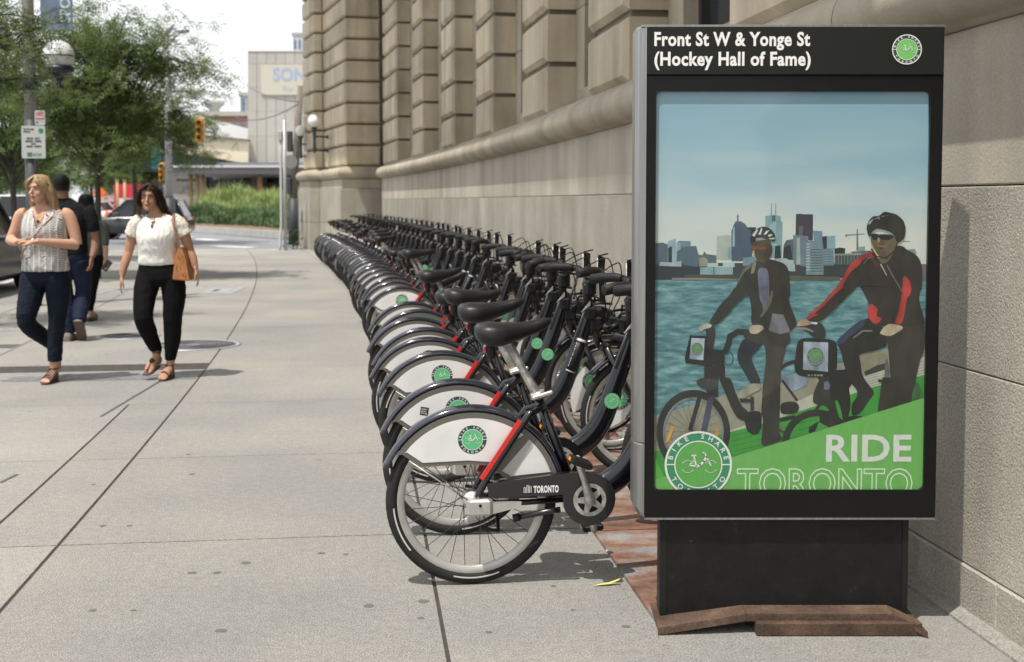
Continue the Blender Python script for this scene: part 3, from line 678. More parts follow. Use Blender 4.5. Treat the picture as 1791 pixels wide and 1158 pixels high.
def linep(tag_, pts, w_, col, k):
    for i in range(len(pts) - 1):
        a = Vector((*pts[i], 0)); b_ = Vector((*pts[i + 1], 0)); n = Vector((-(b_ - a).y, (b_ - a).x, 0)).normalized() * w_ / 2; d = (b_ - a).normalized() * w_ * .2
        pol(tag_, [tuple((a - n - d)[:2]), tuple((b_ - n + d)[:2]), tuple((b_ + n + d)[:2]), tuple((a + n - d)[:2])], col, k)
pr = MB()    # left cyclist and bicycle
wheelp(400, 530, 355, 410, 14, w_=.17, col=C8(50, 54, 52)); wheelp(400, 530, 290, 338, 15, w_=.06, col=C8(120, 128, 130))
for q in range(22): a = 2 * pi * q / 22; linep('E', [(390, 520), (390 + 270 * cos(a), 520 + 320 * sin(a))], 3, C8(90, 92, 88), 13)
linep('E', [(460, 190), (370, 500)], 40, C8(50, 54, 58), 15); linep('E', [(570, 190), (500, 520)], 55, C8(70, 78, 98), 16); pol('E', [(500, 0), (640, 0), (640, 190), (540, 190)], BLK, 16)
pol('E', [(640, 0), (760, 0), (800, 130), (860, 270), (930, 330), (930, 430), (830, 400), (770, 300), (700, 130)], C8(48, 52, 48), 17)
pol('E', [(900, 330), (1060, 320), (1060, 480), (1030, 540), (980, 555), (920, 520), (895, 440)], C8(44, 46, 44), 18)
pol('C', [(440, 970), (500, 930), (660, 940), (680, 1000), (620, 1060), (500, 1040)], C8(74, 76, 72), 18); pol('C', [(530, 810), (740, 800), (740, 940), (530, 930)], BLK, 17)
pol('C', [(385, 500), (600, 510), (610, 820), (340, 780), (332, 730)], C8(40, 42, 46), 19); pol('C', [(400, 528), (535, 532), (520, 752), (380, 738)], C8(168, 182, 196), 20)
pol('C', [(590, 640), (740, 650), (730, 800), (600, 800)], BLK, 18)
linep('C', [(740, 670), (770, 600), (790, 510), (870, 465), (980, 470), (1070, 485)], 58, C8(50, 54, 54), 19)
pol('C', [(540, 420), (600, 390), (640, 420), (640, 540), (600, 700), (560, 560)], C8(58, 60, 66), 20); pol('C', [(465, 425), (540, 375), (610, 395), (590, 425), (520, 440), (500, 470)], C8(196, 192, 182), 21)
for q in range(14): a = 2 * pi * q / 14; linep('C', [(775 + 48 * cos(a), 735 + 68 * sin(a)), (775 + 48 * cos(a + .45), 735 + 68 * sin(a + .45))], 7, BLK, 15)
# legs, shoe
pol('C', [(930, 520), (1150, 560), (1060, 660), (1000, 730), (1060, 860), (1110, 990), (1020, 1020), (940, 880), (860, 750), (870, 640)], C8(46, 54, 66), 20)
pol('C', [(860, 1100), (990, 985), (1110, 990), (1110, 1040), (1010, 1090), (900, 1150)], C8(150, 146, 132), 21)
pol('C', [(1130, 560), (1370, 560), (1340, 700), (1300, 860), (1310, 1000), (1110, 1158), (1130, 940), (1160, 720)], C8(74, 72, 64), 21)
pol('E', [(1085, 0), (1240, 0), (1235, 300), (1225, 540), (1270, 600), (1085, 665), (1050, 640), (1075, 400), (1050, 330)], C8(58, 60, 56), 21)
pol('E', [(950, 180), (985, 190), (985, 320), (950, 320)], BL2, 17); pol('E', [(850, 200), (960, 210), (980, 240), (850, 240)], C8(56, 54, 50), 22)
# body, jacket
pol('C', [(920, 430), (1380, 450), (1410, 560), (1350, 620), (1150, 600), (930, 540)], C8(66, 64, 60), 22)
pol('A', [(1200, 680), (1260, 660), (1400, 640), (1440, 640), (1560, 680), (1610, 720), (1640, 820), (1650, 1158), (1180, 1158), (1140, 1030), (1040, 1158), (840, 1158), (940, 1050), (1000, 980), (1040, 850), (1090, 740)], C8(60, 60, 50), 23)
pol('C', [(840, 0), (1390, 0), (1380, 150), (1480, 390), (1400, 460), (1380, 480), (1150, 440), (1000, 400), (1010, 230), (975, 65), (850, 190), (750, 310), (640, 410), (575, 370), (640, 270), (690, 190), (800, 80)], C8(60, 60, 50), 23)
pol('A', [(1255, 740), (1385, 740), (1400, 980), (1390, 1158), (1290, 1158), (1270, 960)], C8(112, 114, 140), 24); pol('C', [(1090, 0), (1180, 0), (1170, 180), (1130, 260), (1110, 150)], C8(100, 102, 124), 24); pol('C', [(1220, 280), (1330, 290), (1400, 460), (1300, 490), (1180, 450)], C8(112, 112, 122), 25)
pol('A', [(1090, 740), (1200, 685), (1180, 730), (1100, 790), (1050, 880), (1020, 950), (1040, 860)], C8(110, 106, 90), 24); pol('A', [(1200, 680), (1245, 670), (1215, 800), (1175, 810)], C8(124, 118, 98), 25); pol('A', [(1420, 1010), (1440, 1010), (1420, 1158), (1395, 1158)], C8(124, 120, 100), 25)
pol('C', [(1215, 40), (1235, 70), (1190, 210), (1120, 310), (1085, 320), (1150, 210)], C8(104, 100, 84), 26); pol('C', [(980, 420), (1010, 395), (1110, 395), (1140, 430), (1060, 490), (990, 480)], C8(176, 164, 142), 27)
pol('A', [(1250, 640), (1400, 620), (1385, 740), (1270, 735)], C8(70, 66, 56), 24)
pol('A', [(1195, 420), (1400, 400), (1440, 500), (1420, 600), (1350, 680), (1270, 665), (1215, 600), (1195, 520)], C8(92, 82, 66), 26); pol('A', [(1195, 530), (1220, 530), (1225, 600), (1250, 650), (1230, 640), (1205, 590)], C8(190, 172, 138), 27)
pol('A', [(1185, 485), (1255, 480), (1275, 495), (1360, 490), (1370, 520), (1290, 530), (1270, 505), (1240, 530), (1195, 520)], C8(150, 76, 48), 28)
pol('A', [(1170, 430), (1170, 370), (1210, 300), (1280, 255), (1360, 245), (1430, 290), (1470, 350), (1470, 430), (1400, 410), (1300, 375), (1210, 390), (1190, 430)], C8(60, 64, 66), 28)
for a in ([(1190, 350), (1250, 275), (1265, 290), (1220, 370)], [(1270, 340), (1300, 265), (1315, 275), (1295, 345)], [(1330, 345), (1360, 300), (1400, 290), (1360, 340)], [(1380, 350), (1420, 335), (1440, 350), (1390, 370)], [(1390, 385), (1460, 380), (1465, 395), (1400, 400)], [(1290, 300), (1270, 345), (1262, 340)]): pol('A', a, C8(200, 204, 200), 29)
# its rear wheel panel
pol('E', [(1240, 0), (1434, 0), (1434, 90), (1350, 140), (1240, 20)], C8(120, 134, 156), 12); pol('D', [(0, 900), (80, 880), (200, 940), (180, 1010), (0, 1080)], C8(134, 146, 164), 12)
wheelp(1400, 130, 260, 300, 12, 180, 420, .12, C8(52, 54, 54)); pol('E', [(1240, 250), (1330, 230), (1400, 240), (1425, 290), (1400, 350), (1240, 360)], C8(48, 50, 48), 12)
linep('E', [(1260, 30), (1400, 220)], 22, BLK, 13); linep('E', [(1240, 410), (1380, 380)], 34, BLK, 12); pol('E', [(1225, 490), (1300, 530), (1290, 552), (1225, 520)], C8(104, 62, 40), 12)
linep('E', [(150, 620), (200, 480)], 30, C8(214, 160, 60), 17); linep('E', [(630, 500), (630, 560)], 26, C8(214, 160, 60), 12)
kpart(pr, 'printed_cyclist', poster)
pr = MB()    # right cyclist
wheelp(270, 640, 340, 330, 12, 180, 350, .2, C8(46, 56, 44), 'F')
pol('F', [(430, 0), (560, 0), (600, 250), (560, 440), (520, 440), (500, 300), (440, 160)], C8(44, 46, 44), 13); pol('F', [(300, 0), (430, 0), (440, 240), (500, 440), (380, 500), (390, 280), (230, 260), (230, 160)], C8(58, 58, 54), 14)
pol('F', [(300, 330), (420, 320), (500, 440), (400, 490), (290, 430)], C8(46, 46, 42), 13); pol('F', [(190, 480), (290, 420), (250, 520), (190, 540)], C8(50, 56, 46), 13)
pol('D', [(80, 560), (150, 525), (430, 540), (490, 580), (480, 930), (120, 920), (45, 860)], C8(44, 44, 42), 18); pol('D', [(145, 565), (395, 572), (392, 868), (140, 848)], C8(160, 174, 190), 19)
for q in range(5): pol('D', [(190 + q * 32, 895), (212 + q * 32, 897), (208 + q * 32, 915), (186 + q * 32, 912)], C8(150, 150, 146), 19)
pol('D', [(350, 980), (390, 960), (420, 1010), (400, 1050), (355, 1050)], C8(92, 100, 112), 16)
pol('D', [(400, 860), (620, 840), (640, 980), (540, 1158), (420, 1158)], C8(40, 42, 40), 15)
pol('D', [(80, 400), (240, 360), (320, 370), (370, 440), (370, 530), (260, 530), (190, 470), (110, 420)], C8(56, 62, 66), 20); pol('D', [(215, 362), (290, 370), (280, 390), (225, 385)], C8(190, 204, 206), 21); pol('D', [(60, 420), (170, 420), (245, 450), (245, 475), (160, 440), (60, 430)], C8(140, 134, 118), 21)
pol('D', [(640, 520), (740, 450), (850, 450), (850, 500), (760, 510), (690, 560), (700, 700), (620, 720), (620, 600)], C8(52, 54, 54), 22); linep('D', [(650, 525), (745, 455), (840, 455)], 14, C8(130, 132, 130), 23)
pol('D', [(470, 560), (680, 370), (790, 325), (830, 340), (960, 420), (1000, 600), (900, 650), (700, 690), (720, 750), (740, 920), (870, 1080), (790, 1158), (690, 1158), (690, 1050), (620, 980), (560, 820), (520, 650)], C8(50, 50, 48), 20)
pol('D', [(470, 560), (680, 370), (790, 325), (760, 400), (600, 520), (520, 600)], C8(58, 72, 104), 21)
pol('D', [(950, 420), (1150, 400), (1370, 300), (1370, 640), (1320, 760), (1240, 1158), (1030, 1158), (1020, 860), (1000, 600)], C8(66, 64, 56), 20)
pol('D', [(990, 720), (1020, 860), (1000, 1000), (960, 960), (970, 780)], C8(104, 108, 112), 21); pol('D', [(940, 940), (1000, 960), (1000, 1158), (910, 1158)], C8(46, 46, 42), 21); pol('D', [(900, 945), (1010, 955), (1010, 985), (900, 970)], BLK, 22)
pol('F', [(900, 0), (1190, 0), (1180, 240), (850, 345), (880, 120)], C8(58, 58, 52), 21); pol('F', [(1190, 10), (1250, 60), (1290, 140), (1300, 215), (1175, 250)], C8(70, 124, 74), 13); pol('F', [(700, 20), (740, 60), (830, 140), (760, 230), (700, 330), (640, 370), (600, 360), (600, 260), (660, 180)], C8(54, 54, 50), 20)
pol('F', [(610, 370), (710, 375), (690, 400), (540, 440), (560, 380)], C8(44, 44, 42), 20)
jk = C8(62, 56, 50); rd = C8(172, 58, 54)
pol('B', [(1290, 540), (1360, 550), (1400, 590), (1500, 640), (1560, 710), (1590, 850), (1570, 1158), (930, 1158), (850, 980), (700, 1158), (450, 1158), (560, 1040), (620, 950), (690, 820), (750, 740), (830, 680), (960, 610), (1060, 640)], jk, 23)
pol('D', [(500, 0), (1330, 0), (1310, 150), (1360, 300), (1380, 400), (1150, 420), (1060, 380), (960, 410), (830, 400), (790, 300), (820, 200), (720, 0), (690, 0), (520, 180), (400, 290), (310, 370), (210, 360), (165, 330), (240, 250), (390, 140)], jk, 23)
pol('B', [(450, 1158), (560, 1040), (620, 950), (690, 820), (750, 740), (830, 680), (960, 610), (1000, 640), (980, 680), (880, 700), (830, 780), (740, 840), (680, 940), (620, 1050), (500, 1158)], rd, 24)
pol('D', [(165, 330), (240, 250), (330, 180), (450, 50), (520, 0), (560, 0), (430, 110), (370, 180), (300, 240), (240, 290), (310, 285), (240, 310), (200, 345)], rd, 24)
pol('B', [(1360, 900), (1390, 910), (1440, 960), (1460, 1080), (1420, 1158), (1340, 1158), (1350, 1000)], rd, 25); pol('D', [(1150, 0), (1230, 0), (1190, 120), (1170, 260), (1140, 390), (1060, 380), (1110, 260)], rd, 25); pol('D', [(820, 170), (900, 230), (880, 310), (950, 330), (870, 400), (800, 320), (790, 270)], rd, 25)
pol('B', [(1005, 680), (1060, 800), (1030, 800), (980, 690)], C8(110, 50, 44), 25)
linep('B', [(1090, 765), (1160, 895)], 14, C8(170, 160, 160), 26); linep('B', [(1165, 775), (1230, 900), (1340, 1080)], 10, C8(130, 116, 128), 26); linep('B', [(890, 755), (930, 700), (1000, 675)], 10, C8(120, 120, 110), 26)
pol('D', [(75, 390), (110, 345), (170, 335), (225, 370), (215, 395), (80, 412)], C8(170, 146, 122), 26); pol('D', [(910, 480), (960, 410), (1020, 380), (1130, 400), (1160, 430), (1030, 510), (960, 500)], C8(186, 172, 148), 27)
pol('B', [(970, 470), (990, 400), (1280, 420), (1290, 500), (1250, 600), (1180, 740), (1100, 760), (1040, 670), (990, 590), (975, 520)], C8(108, 94, 74), 26); pol('B', [(975, 490), (1000, 560), (1045, 640), (1080, 680), (1060, 700), (1010, 620), (985, 560)], C8(206, 186, 148), 27); pol('B', [(1055, 440), (1080, 450), (1075, 500), (1050, 510)], C8(170, 150, 120), 28)
pol('B', [(965, 400), (1050, 400), (1060, 430), (1090, 405), (1200, 410), (1260, 430), (1190, 480), (1090, 470), (1060, 440), (1040, 480), (990, 470)], C8(50, 46, 40), 28); pol('B', [(1040, 535), (1160, 545), (1140, 565), (1060, 560)], C8(150, 110, 90), 28); pol('B', [(1060, 560), (1120, 566), (1110, 580), (1070, 575)], C8(90, 60, 50), 29)
linep('B', [(975, 580), (1040, 670), (1150, 690), (1260, 600), (1290, 500)], 14, BLK, 29)
pol('B', [(918, 320), (950, 240), (1000, 190), (1070, 190), (1130, 135), (1180, 145), (1280, 170), (1360, 240), (1390, 340), (1370, 460), (1320, 500), (1280, 510), (1240, 390), (1050, 330), (980, 380), (960, 450), (930, 390)], C8(54, 54, 50), 29)
for a in ([(1000, 230), (1075, 195), (1070, 240), (1060, 215)], [(940, 270), (1000, 220), (990, 250), (950, 300)], [(1100, 190), (1200, 180), (1100, 200)]): pol('B', a, C8(150, 156, 156), 30)
kpart(pr, 'printed_cyclist', poster)
SOFT[0] = False; PVAR[0] = .06
pr = MB()
pol('P', [(1258, 806), (1330, 784), (1420, 757), (1530, 722), (1624, 693), (1624, 858), (1146, 858), (1146, 838)], C8(112, 184, 92), 31)
pol('P', [(1146, 800), (1160, 832), (1200, 858), (1146, 858)], C8(84, 178, 62), 30)
kpart(pr, 'printed_green_band', poster)
tm = text_mb('RIDE', 1.0, pc(C8(226, 230, 224)), 1.15, .022, 1.02); x0, x1 = width(tm); p0 = at(1444, 807, PYP); p1 = at(1594, 760, PYP)
zs = [v[2] for v in tm.v]; tm.v = [((v[0] - x0) / (x1 - x0) * (p1.x - p0.x) + p0.x, PYP - .0043, (v[2] - min(zs)) / (max(zs) - min(zs)) * (p1.z - p0.z) + p0.z) for v in tm.v]; kpart(tm, 'lettering', poster)
# outlined TORONTO, cut off by the frame
tm = text_mb('TORONTO', 1.0, mat('print_pale_green', (.62, .8, .55), .6), 1.0, .012, 1.02, outline=.017); x0, x1 = width(tm); p0 = at(1288, 872, PYP); p1 = at(1596, 818, PYP)
zs = [v[2] for v in tm.v]; tm.v = [((v[0] - x0) / (x1 - x0) * (p1.x - p0.x) + p0.x, PYP - .0043, (v[2] - min(zs)) / (max(zs) - min(zs)) * (p1.z - p0.z) + p0.z) for v in tm.v]
kpart(tm, 'lettering', poster)
lm = MB(); lg2 = logo_mb(green_mid, pc(C8(98, 178, 84)), white_print, .004); c_ = at(1221, 812, PYP)
lm.merge(lg2, Matrix.Translation((c_.x, PYP - .0045, c_.z)) @ Matrix.Scale(58.0 / FPX * KY, 4)); kpart(lm, 'logo', poster)
lgs = logo_mb(C8 and mat('printed_logo_ring', (.07, .12, .1), .6), mat('printed_logo_green', (.1, .27, .09), .6), mat('printed_logo_line', (.3, .4, .35), .6), .004)
for cx_, cy_, r_ in ((1219, 609, 10), (1425.5, 622, 15)):
    lm = MB(); c_ = at(cx_, cy_, PYP); lm.merge(lgs, Matrix.Translation((c_.x, PYP - .0045, c_.z)) @ Matrix.Scale(r_ / FPX * KY, 4)); kpart(lm, 'logo', poster)
# glazing in front of the poster
gm_ = bpy.data.materials.new('kiosk_glazing'); gm_.use_nodes = True; t_ = gm_.node_tree; t_.nodes.clear()
tr_ = t_.nodes.new('ShaderNodeBsdfTransparent'); tr_.inputs[0].default_value = (.93, .95, .94, 1); gs_ = t_.nodes.new('ShaderNodeBsdfGlossy'); gs_.inputs['Roughness'].default_value = .04
lw_ = t_.nodes.new('ShaderNodeLayerWeight'); lw_.inputs[0].default_value = .12; fr_ = t_.nodes.new('ShaderNodeMapRange'); fr_.inputs[3].default_value = .035; fr_.inputs[4].default_value = .5; t_.links.new(lw_.outputs['Facing'], fr_.inputs[0]); mx_ = t_.nodes.new('ShaderNodeMixShader'); ou_ = t_.nodes.new('ShaderNodeOutputMaterial')
t_.links.new(fr_.outputs[0], mx_.inputs[0]); t_.links.new(tr_.outputs[0], mx_.inputs[1]); t_.links.new(gs_.outputs[0], mx_.inputs[2]); t_.links.new(mx_.outputs[0], ou_.inputs[0])
b = MB(); b.poly([(xp0, KY + .0005, zp0), (xp1, KY + .0005, zp0), (xp1, KY + .0005, zp1), (xp0, KY + .0005, zp1)], gm_); b.v = [tuple(KI @ Vector(v)) for v in b.v]; b.build('glass_pane', kiosk, recalc=False)
# ================================================================== BIKE SHARE BICYCLES
bk = mat('frame_black_blue', (.005, .0055, .0085), .22, coat=.4)
blk = mat('matt_black_plastic', (.008, .008, .009), .5, spec=.3, var=.3, vscale=30)
rub = mat('tyre_rubber', (.022, .021, .02), .8, spec=.3, var=.2, vscale=20)
grip_m = mat('grip_rubber', (.013, .013, .014), .6, spec=.3)
sad = mat('saddle_vinyl', (.012, .0115, .012), .42, spec=.4, bump=.08, bscale=120)
alu = mat('aluminium', (.62, .61, .58), .34, .75, var=.12, vscale=14)
alud = mat('scratched_aluminium', (.5, .48, .45), .5, .6, var=.3, vscale=50)
rimm = mat('rim_alloy', (.47, .46, .435), .38, .45, var=.12, vscale=12)
spk = mat('spoke_dark_steel', (.06, .06, .06), .4, .6)
refl = mat('reflective_strip', (.55, .55, .54), .35)
red = mat('red_paint', (.62, .025, .02), .3, coat=.3)
panw = mat('white_guard_panel', (.70, .705, .69), .38, var=.07, vscale=9, detail=9.0, rnd=.05)
pant = mat('guard_grey_edge', (.13, .125, .11), .35)
silverp = mat('guard_grey_fold', (.46, .46, .45), .4)
orange = mat('pedal_reflector', (.8, .3, .02), .3)
fend_m = mat('fender_black', (.02, .022, .035), .14, coat=.8)
HZ = .335
def circ(cx, cz, r, y, a0, a1, n): return [(cx + r * cos(radians(a0 + (a1 - a0) * k / n)), y, cz + r * sin(radians(a0 + (a1 - a0) * k / n))) for k in range(n + 1)]
def torus_mb(R_, ra, rb, m, n=56, k=10, yoff=0, sm=True):
    b = MB(); rings = []
    for i in range(n):
        a = 2 * pi * i / n
        rings.append([((R_ + ra * cos(2 * pi * j / k)) * cos(a), rb * sin(2 * pi * j / k) + yoff, (R_ + ra * cos(2 * pi * j / k)) * sin(a)) for j in range(k)])
    rings.append(rings[0]); b.loft(rings, m, sm, False); return b
# wheel meshes (centred on the hub, axle along y)
tb = torus_mb(.311, .024, .023, rub, 64, 10)
for i in range(120):                       # tread nicks
    a = 2 * pi * i / 120; T = Matrix.Rotation(-a, 4, 'Y')
    for sg in (-1, 1): tb.add([T @ Vector(q) for q in ((.327, sg * .012, -.0012), (.3335, sg * .006, -.0012), (.3335, sg * .006, .0012), (.327, sg * .012, .0012), (.333, sg * .013, 0))], [(0, 1, 4), (1, 2, 4), (2, 3, 4)], rub)
m_tyre = tb.mesh('tyre')
rb_ = MB()
prf = [(.262, -.006), (.266, -.013), (.294, -.0125), (.297, -.011), (.297, .011), (.294, .0125), (.266, .013), (.262, .006)]
rings = [[(r_ * cos(2 * pi * i / 64), y_, r_ * sin(2 * pi * i / 64)) for r_, y_ in prf] for i in range(64)]; rings.append(rings[0]); rb_.loft(rings, rimm, True, False)
m_rim = rb_.mesh('rim')
sb = MB()
for i in range(28):
    a = 2 * pi * i / 28; sg = 1 if i % 2 else -1; off = radians(62) * (1 if (i // 2) % 2 else -1)
    p0 = (.032 * cos(a + off), sg * .028, .032 * sin(a + off)); p1 = (.264 * cos(a), 0, .264 * sin(a)); sb.tube([p0, p1], .0014, spk, 4, True, False)
m_spk = sb.mesh('spokes')
hb = MB(); TY = Matrix.Rotation(-pi / 2, 4, 'X')
hb.lathe([(.012, -.055), (.03, -.035), (.038, -.03), (.038, -.024), (.028, -.02), (.028, .02), (.038, .024), (.038, .03), (.03, .035), (.012, .055)], alud, 16, TY); m_hub = hb.mesh('hub')
rs = MB()
for a0 in (190, 262, 10, 100):
    disc(rs, .302, .308, refl, -.0245, 12, radians(a0), radians(a0 + 34))
m_rs = rs.mesh('reflective_strips', False)
def arcband(cx, cz, prof, a0, a1, n, m, smooth=True):
    """profile (radius, y) swept round a wheel"""
    b = MB(); b.loft([[(cx + r_ * cos(radians(a0 + (a1 - a0) * i / n)), y_, cz + r_ * sin(radians(a0 + (a1 - a0) * i / n))) for r_, y_ in prof] for i in range(n + 1)], m, smooth); return b
fprof = [(.350, -.034), (.362, -.033), (.371, -.022), (.375, 0), (.371, .022), (.362, .033), (.350, .034), (.353, .030), (.361, .026), (.367, .016), (.369, 0), (.367, -.016), (.361, -.026), (.353, -.030)]
m_fend = arcband(0, HZ, fprof, 158, 12, 40, fend_m).mesh('rear_fender')
UF = 1.085
m_ffend = arcband(UF, HZ, fprof, 140, 38, 26, fend_m).mesh('front_fender')
# white guard panels on both sides
def guard(yy, sg):
    b = MB()
    outer = circ(0, HZ, .348, yy, 147, 17, 22); lower = [(.318, yy, HZ + .094), (.143, yy, HZ + .08), (.062, yy, HZ + .14), (-.02, yy, HZ + .146), (-.20, yy, HZ + .14), (-.27, yy, HZ + .19)]
    b.prism(outer + lower, (0, -sg * .003, 0), pant); o = b
    b2 = MB(); y2 = yy + sg * .001
    inn = circ(0, HZ, .326, y2, 143, 52, 16); b2.prism(inn + [(.155, y2, HZ + .23), (.078, y2, HZ + .153), (-.016, y2, HZ + .162), (-.192, y2, HZ + .157), (-.253, y2, HZ + .199)], (0, sg * .0012, 0), panw)
    inn = circ(0, HZ, .326, y2, 47, 19.5, 8); b2.prism(inn + [(.309, y2, HZ + .109), (.148, y2, HZ + .096), (.132, y2, HZ + .118)], (0, sg * .0012, 0), panw)
    y3 = yy + sg * .0035
    b2.prism([(.222, y3, HZ + .238), (.236, y3, HZ + .214), (.150, y3, HZ + .098), (.116, y3, HZ + .118)], (0, sg * .001, 0), silverp)
    return o.mesh('skirt_guard'), b2.mesh('white_panel')
m_gr, m_gpr = guard(-.038, -1); m_gl, m_gpl = guard(.038, 1)
lgw = logo_mb(green_dark, green_light, white_print, .006, False)
m_logo = bpy.data.meshes.new('x'); lm = MB(); lm.merge(lgw, Matrix.Scale(.056, 4)); m_logo = lm.mesh('logo', False)
lgg = logo_mb(green_light, mat('light_green_print_b', (.13, .5, .22), .4), white_soft, .006, False); lm = MB(); lm.merge(lgg, Matrix.Scale(.036, 4)); m_logo2 = lm.mesh('logo', False)
# frame
fb = MB()
path = [(.40, .325), (.46, .345), (.53, .375), (.595, .42), (.65, .49), (.69, .58), (.725, .68), (.76, .78), (.80, .90)]
rads = [(.030, .044), (.032, .05), (.032, .052), (.032, .052), (.031, .050), (.030, .046), (.028, .042), (.026, .038), (.024, .034)]
def smoothp(pts, k=3):
    out = []
    n = len(pts)
    for i in range(n - 1):
        p0, p1, p2, p3 = [Vector(pts[max(0, min(n - 1, i + q))]) for q in (-1, 0, 1, 2)]
        for j in range(k):
            t = j / k; out.append(.5 * ((2 * p1) + (-p0 + p2) * t + (2 * p0 - 5 * p1 + 4 * p2 - p3) * t * t + (-p0 + 3 * p1 - 3 * p2 + p3) * t ** 3))
    out.append(Vector(pts[-1])); return out
p3 = smoothp([(u, 0, z) for u, z in path], 4); r3 = smoothp([(a, b_, 0) for a, b_ in rads], 4)
fb.tube(p3, [(r.x, r.y) for r in r3], bk, 14)
fb.tube([(.86, 0, .72), (.795, 0, .93)], .026, bk, 14)
fb.tube([(.415, 0, .345), (.262, 0, .735)], .0185, bk, 12)
fb.lathe([(.036, -.04), (.036, .04)], bk, 16, Matrix.Translation((.454, 0, .34)) @ TY)
for sg in (-1, 1):
    fb.tube([(.02, sg * .064, HZ), (.20, sg * .055, HZ - .005), (.43, sg * .035, .335)], (.012), bk, 8)
    fb.tube(smoothp([(.02, sg * .062, HZ + .02), (.05, sg * .060, HZ + .085), (.205, sg * .056, HZ + .318), (.235, sg * .046, HZ + .345), (.282, sg * .016, HZ + .365)], 3), .0145, bk, 8)
m_frame = fb.mesh('frame')
rsb = MB()
for sg in (-1, 1):
    a = Vector((.038, sg * .0765, HZ + .09)); c2 = Vector((.190, sg * .073, HZ + .316)); d = (c2 - a).normalized(); n = Vector((-d.z, 0, d.x)) * .010
    rsb.prism([a - n * .2, c2 - n * .2, c2 + n * 1.5, a + n * 1.5], (0, -sg * .014, 0), red)
m_red = rsb.mesh('red_seat_stay')
cg = MB()   # chain guard
yc = -.078
ol = [(.055, HZ + .078), (.36, HZ + .11)] + [(.454 + .104 * cos(radians(a)), HZ + .005 + .104 * sin(radians(a))) for a in range(90, -181, -15)] + [(.35, HZ + .026), (.06, HZ + .018)]
cg.prism([(u, yc, z) for u, z in ol], (0, .03, 0), mat('chainguard_gloss_black', (.012, .012, .014), .2, coat=.5))
m_cg = cg.mesh('chain_guard')
ch = MB()
ch.lathe([(.001, 0), (.064, 0), (.066, .003), (.066, .008)], blk, 32, Matrix.Translation((.454, yc - .006, HZ + .005)) @ Matrix.Rotation(-pi / 2, 4, 'X'))
disc_ = MB(); disc(disc_, .049, .065, alud, 0, 32); disc(disc_, .001, .024, alud, 0, 20)
for k in range(5):
    a = radians(90 + 72 * k + 20); T = Matrix.Rotation(-a, 4, 'Y'); disc_.add([T @ Vector(q) for q in ((.02, -.0004, -.014), (.052, -.0004, -.009), (.052, -.0004, .009), (.02, -.0004, .014))], [(0, 1, 2, 3)], alud)
ch.merge(disc_, Matrix.Translation((.454, yc - .0085, HZ + .005))); m_chr = ch.mesh('chainring', False)
cr = MB()
def crank(y, a, sg):
    d = Vector((cos(a), 0, sin(a))); c0 = Vector((.454, y, HZ + .005)); cr.tube([c0 - d * .018, c0, c0 + d * .08, c0 + d * .172, c0 + d * .185], [(.016, .010), (.021, .012), (.013, .009), (.015, .009), (.008, .007)], alud, 8); return c0 + d * .172
pa = crank(yc - .02, radians(107), -1); m_cr = cr.mesh('crank_arm'); cr = MB(); pb = crank(.085, radians(287), 1); m_cr2 = cr.mesh('crank_arm')
def pedal_mesh(c, y0, y1, tilt):
    b = MB(); b.bbox(-.042, .042, y0, y1, -.012, .012, blk, .006)
    yf = min(y0, y1) if abs(min(y0, y1)) > abs(max(y0, y1)) else max(y0, y1)
    b.box(-.03, .0, y0 + .012, y0 + .05, .0125, .0145, blk); b.box(-.044, -.0425, y0 + .03, y0 + .07, -.007, .007, orange); b.box(.0425, .044, y0 + .03, y0 + .07, -.007, .007, orange)
    b.v = [tuple(Matrix.Translation(c) @ Matrix.Rotation(tilt, 4, 'Y') @ Vector(v)) for v in b.v]; return b.mesh('pedal')
m_p1 = pedal_mesh(Vector((pa.x, 0, pa.z)), yc - .125, yc - .03, .35); m_p2 = pedal_mesh(Vector((pb.x, 0, pb.z)), .095, .19, -.1)
hu = MB(); hu.bbox(-.028, .075, -.102, -.060, -.044, .02, alu, .012); hu.loft([[(.075, -.1, -.036), (.075, -.1, .006), (.075, -.066, .006), (.075, -.066, -.036)], [(.185, -.094, -.012), (.185, -.094, .006), (.185, -.08, .006), (.185, -.08, -.012)]], alu, False)
hu.lathe([(.0, 0), (.006, 0), (.006, .004)], blk, 10, Matrix.Translation((.025, -.104, -.002)) @ Matrix.Rotation(pi / 2, 4, 'X')); m_hu = hu.mesh('hub_cover')
ks = MB(); ks.tube([(.10, .0, HZ - .05), (.10, -.05, HZ - .115), (.03, -.06, HZ - .10)], .009, blk, 6); m_der = ks.mesh('tensioner')
kt = MB(); kt.tube([(.17, -.07, .275), (.30, -.075, .298), (.34, -.078, .302)], .0125, bk, 8); kt.tube([(.155, -.07, .272), (.18, -.07, .277)], .016, blk, 8); m_ks = kt.mesh('kickstand')
st = MB(); st.tube([(-.245, -.036, HZ + .165), (-.02, -.05, HZ + .01)], .003, alud, 5); st.tube([(-.245, .036, HZ + .165), (-.02, .05, HZ + .01)], .003, alud, 5); m_stay = st.mesh('fender_stay')
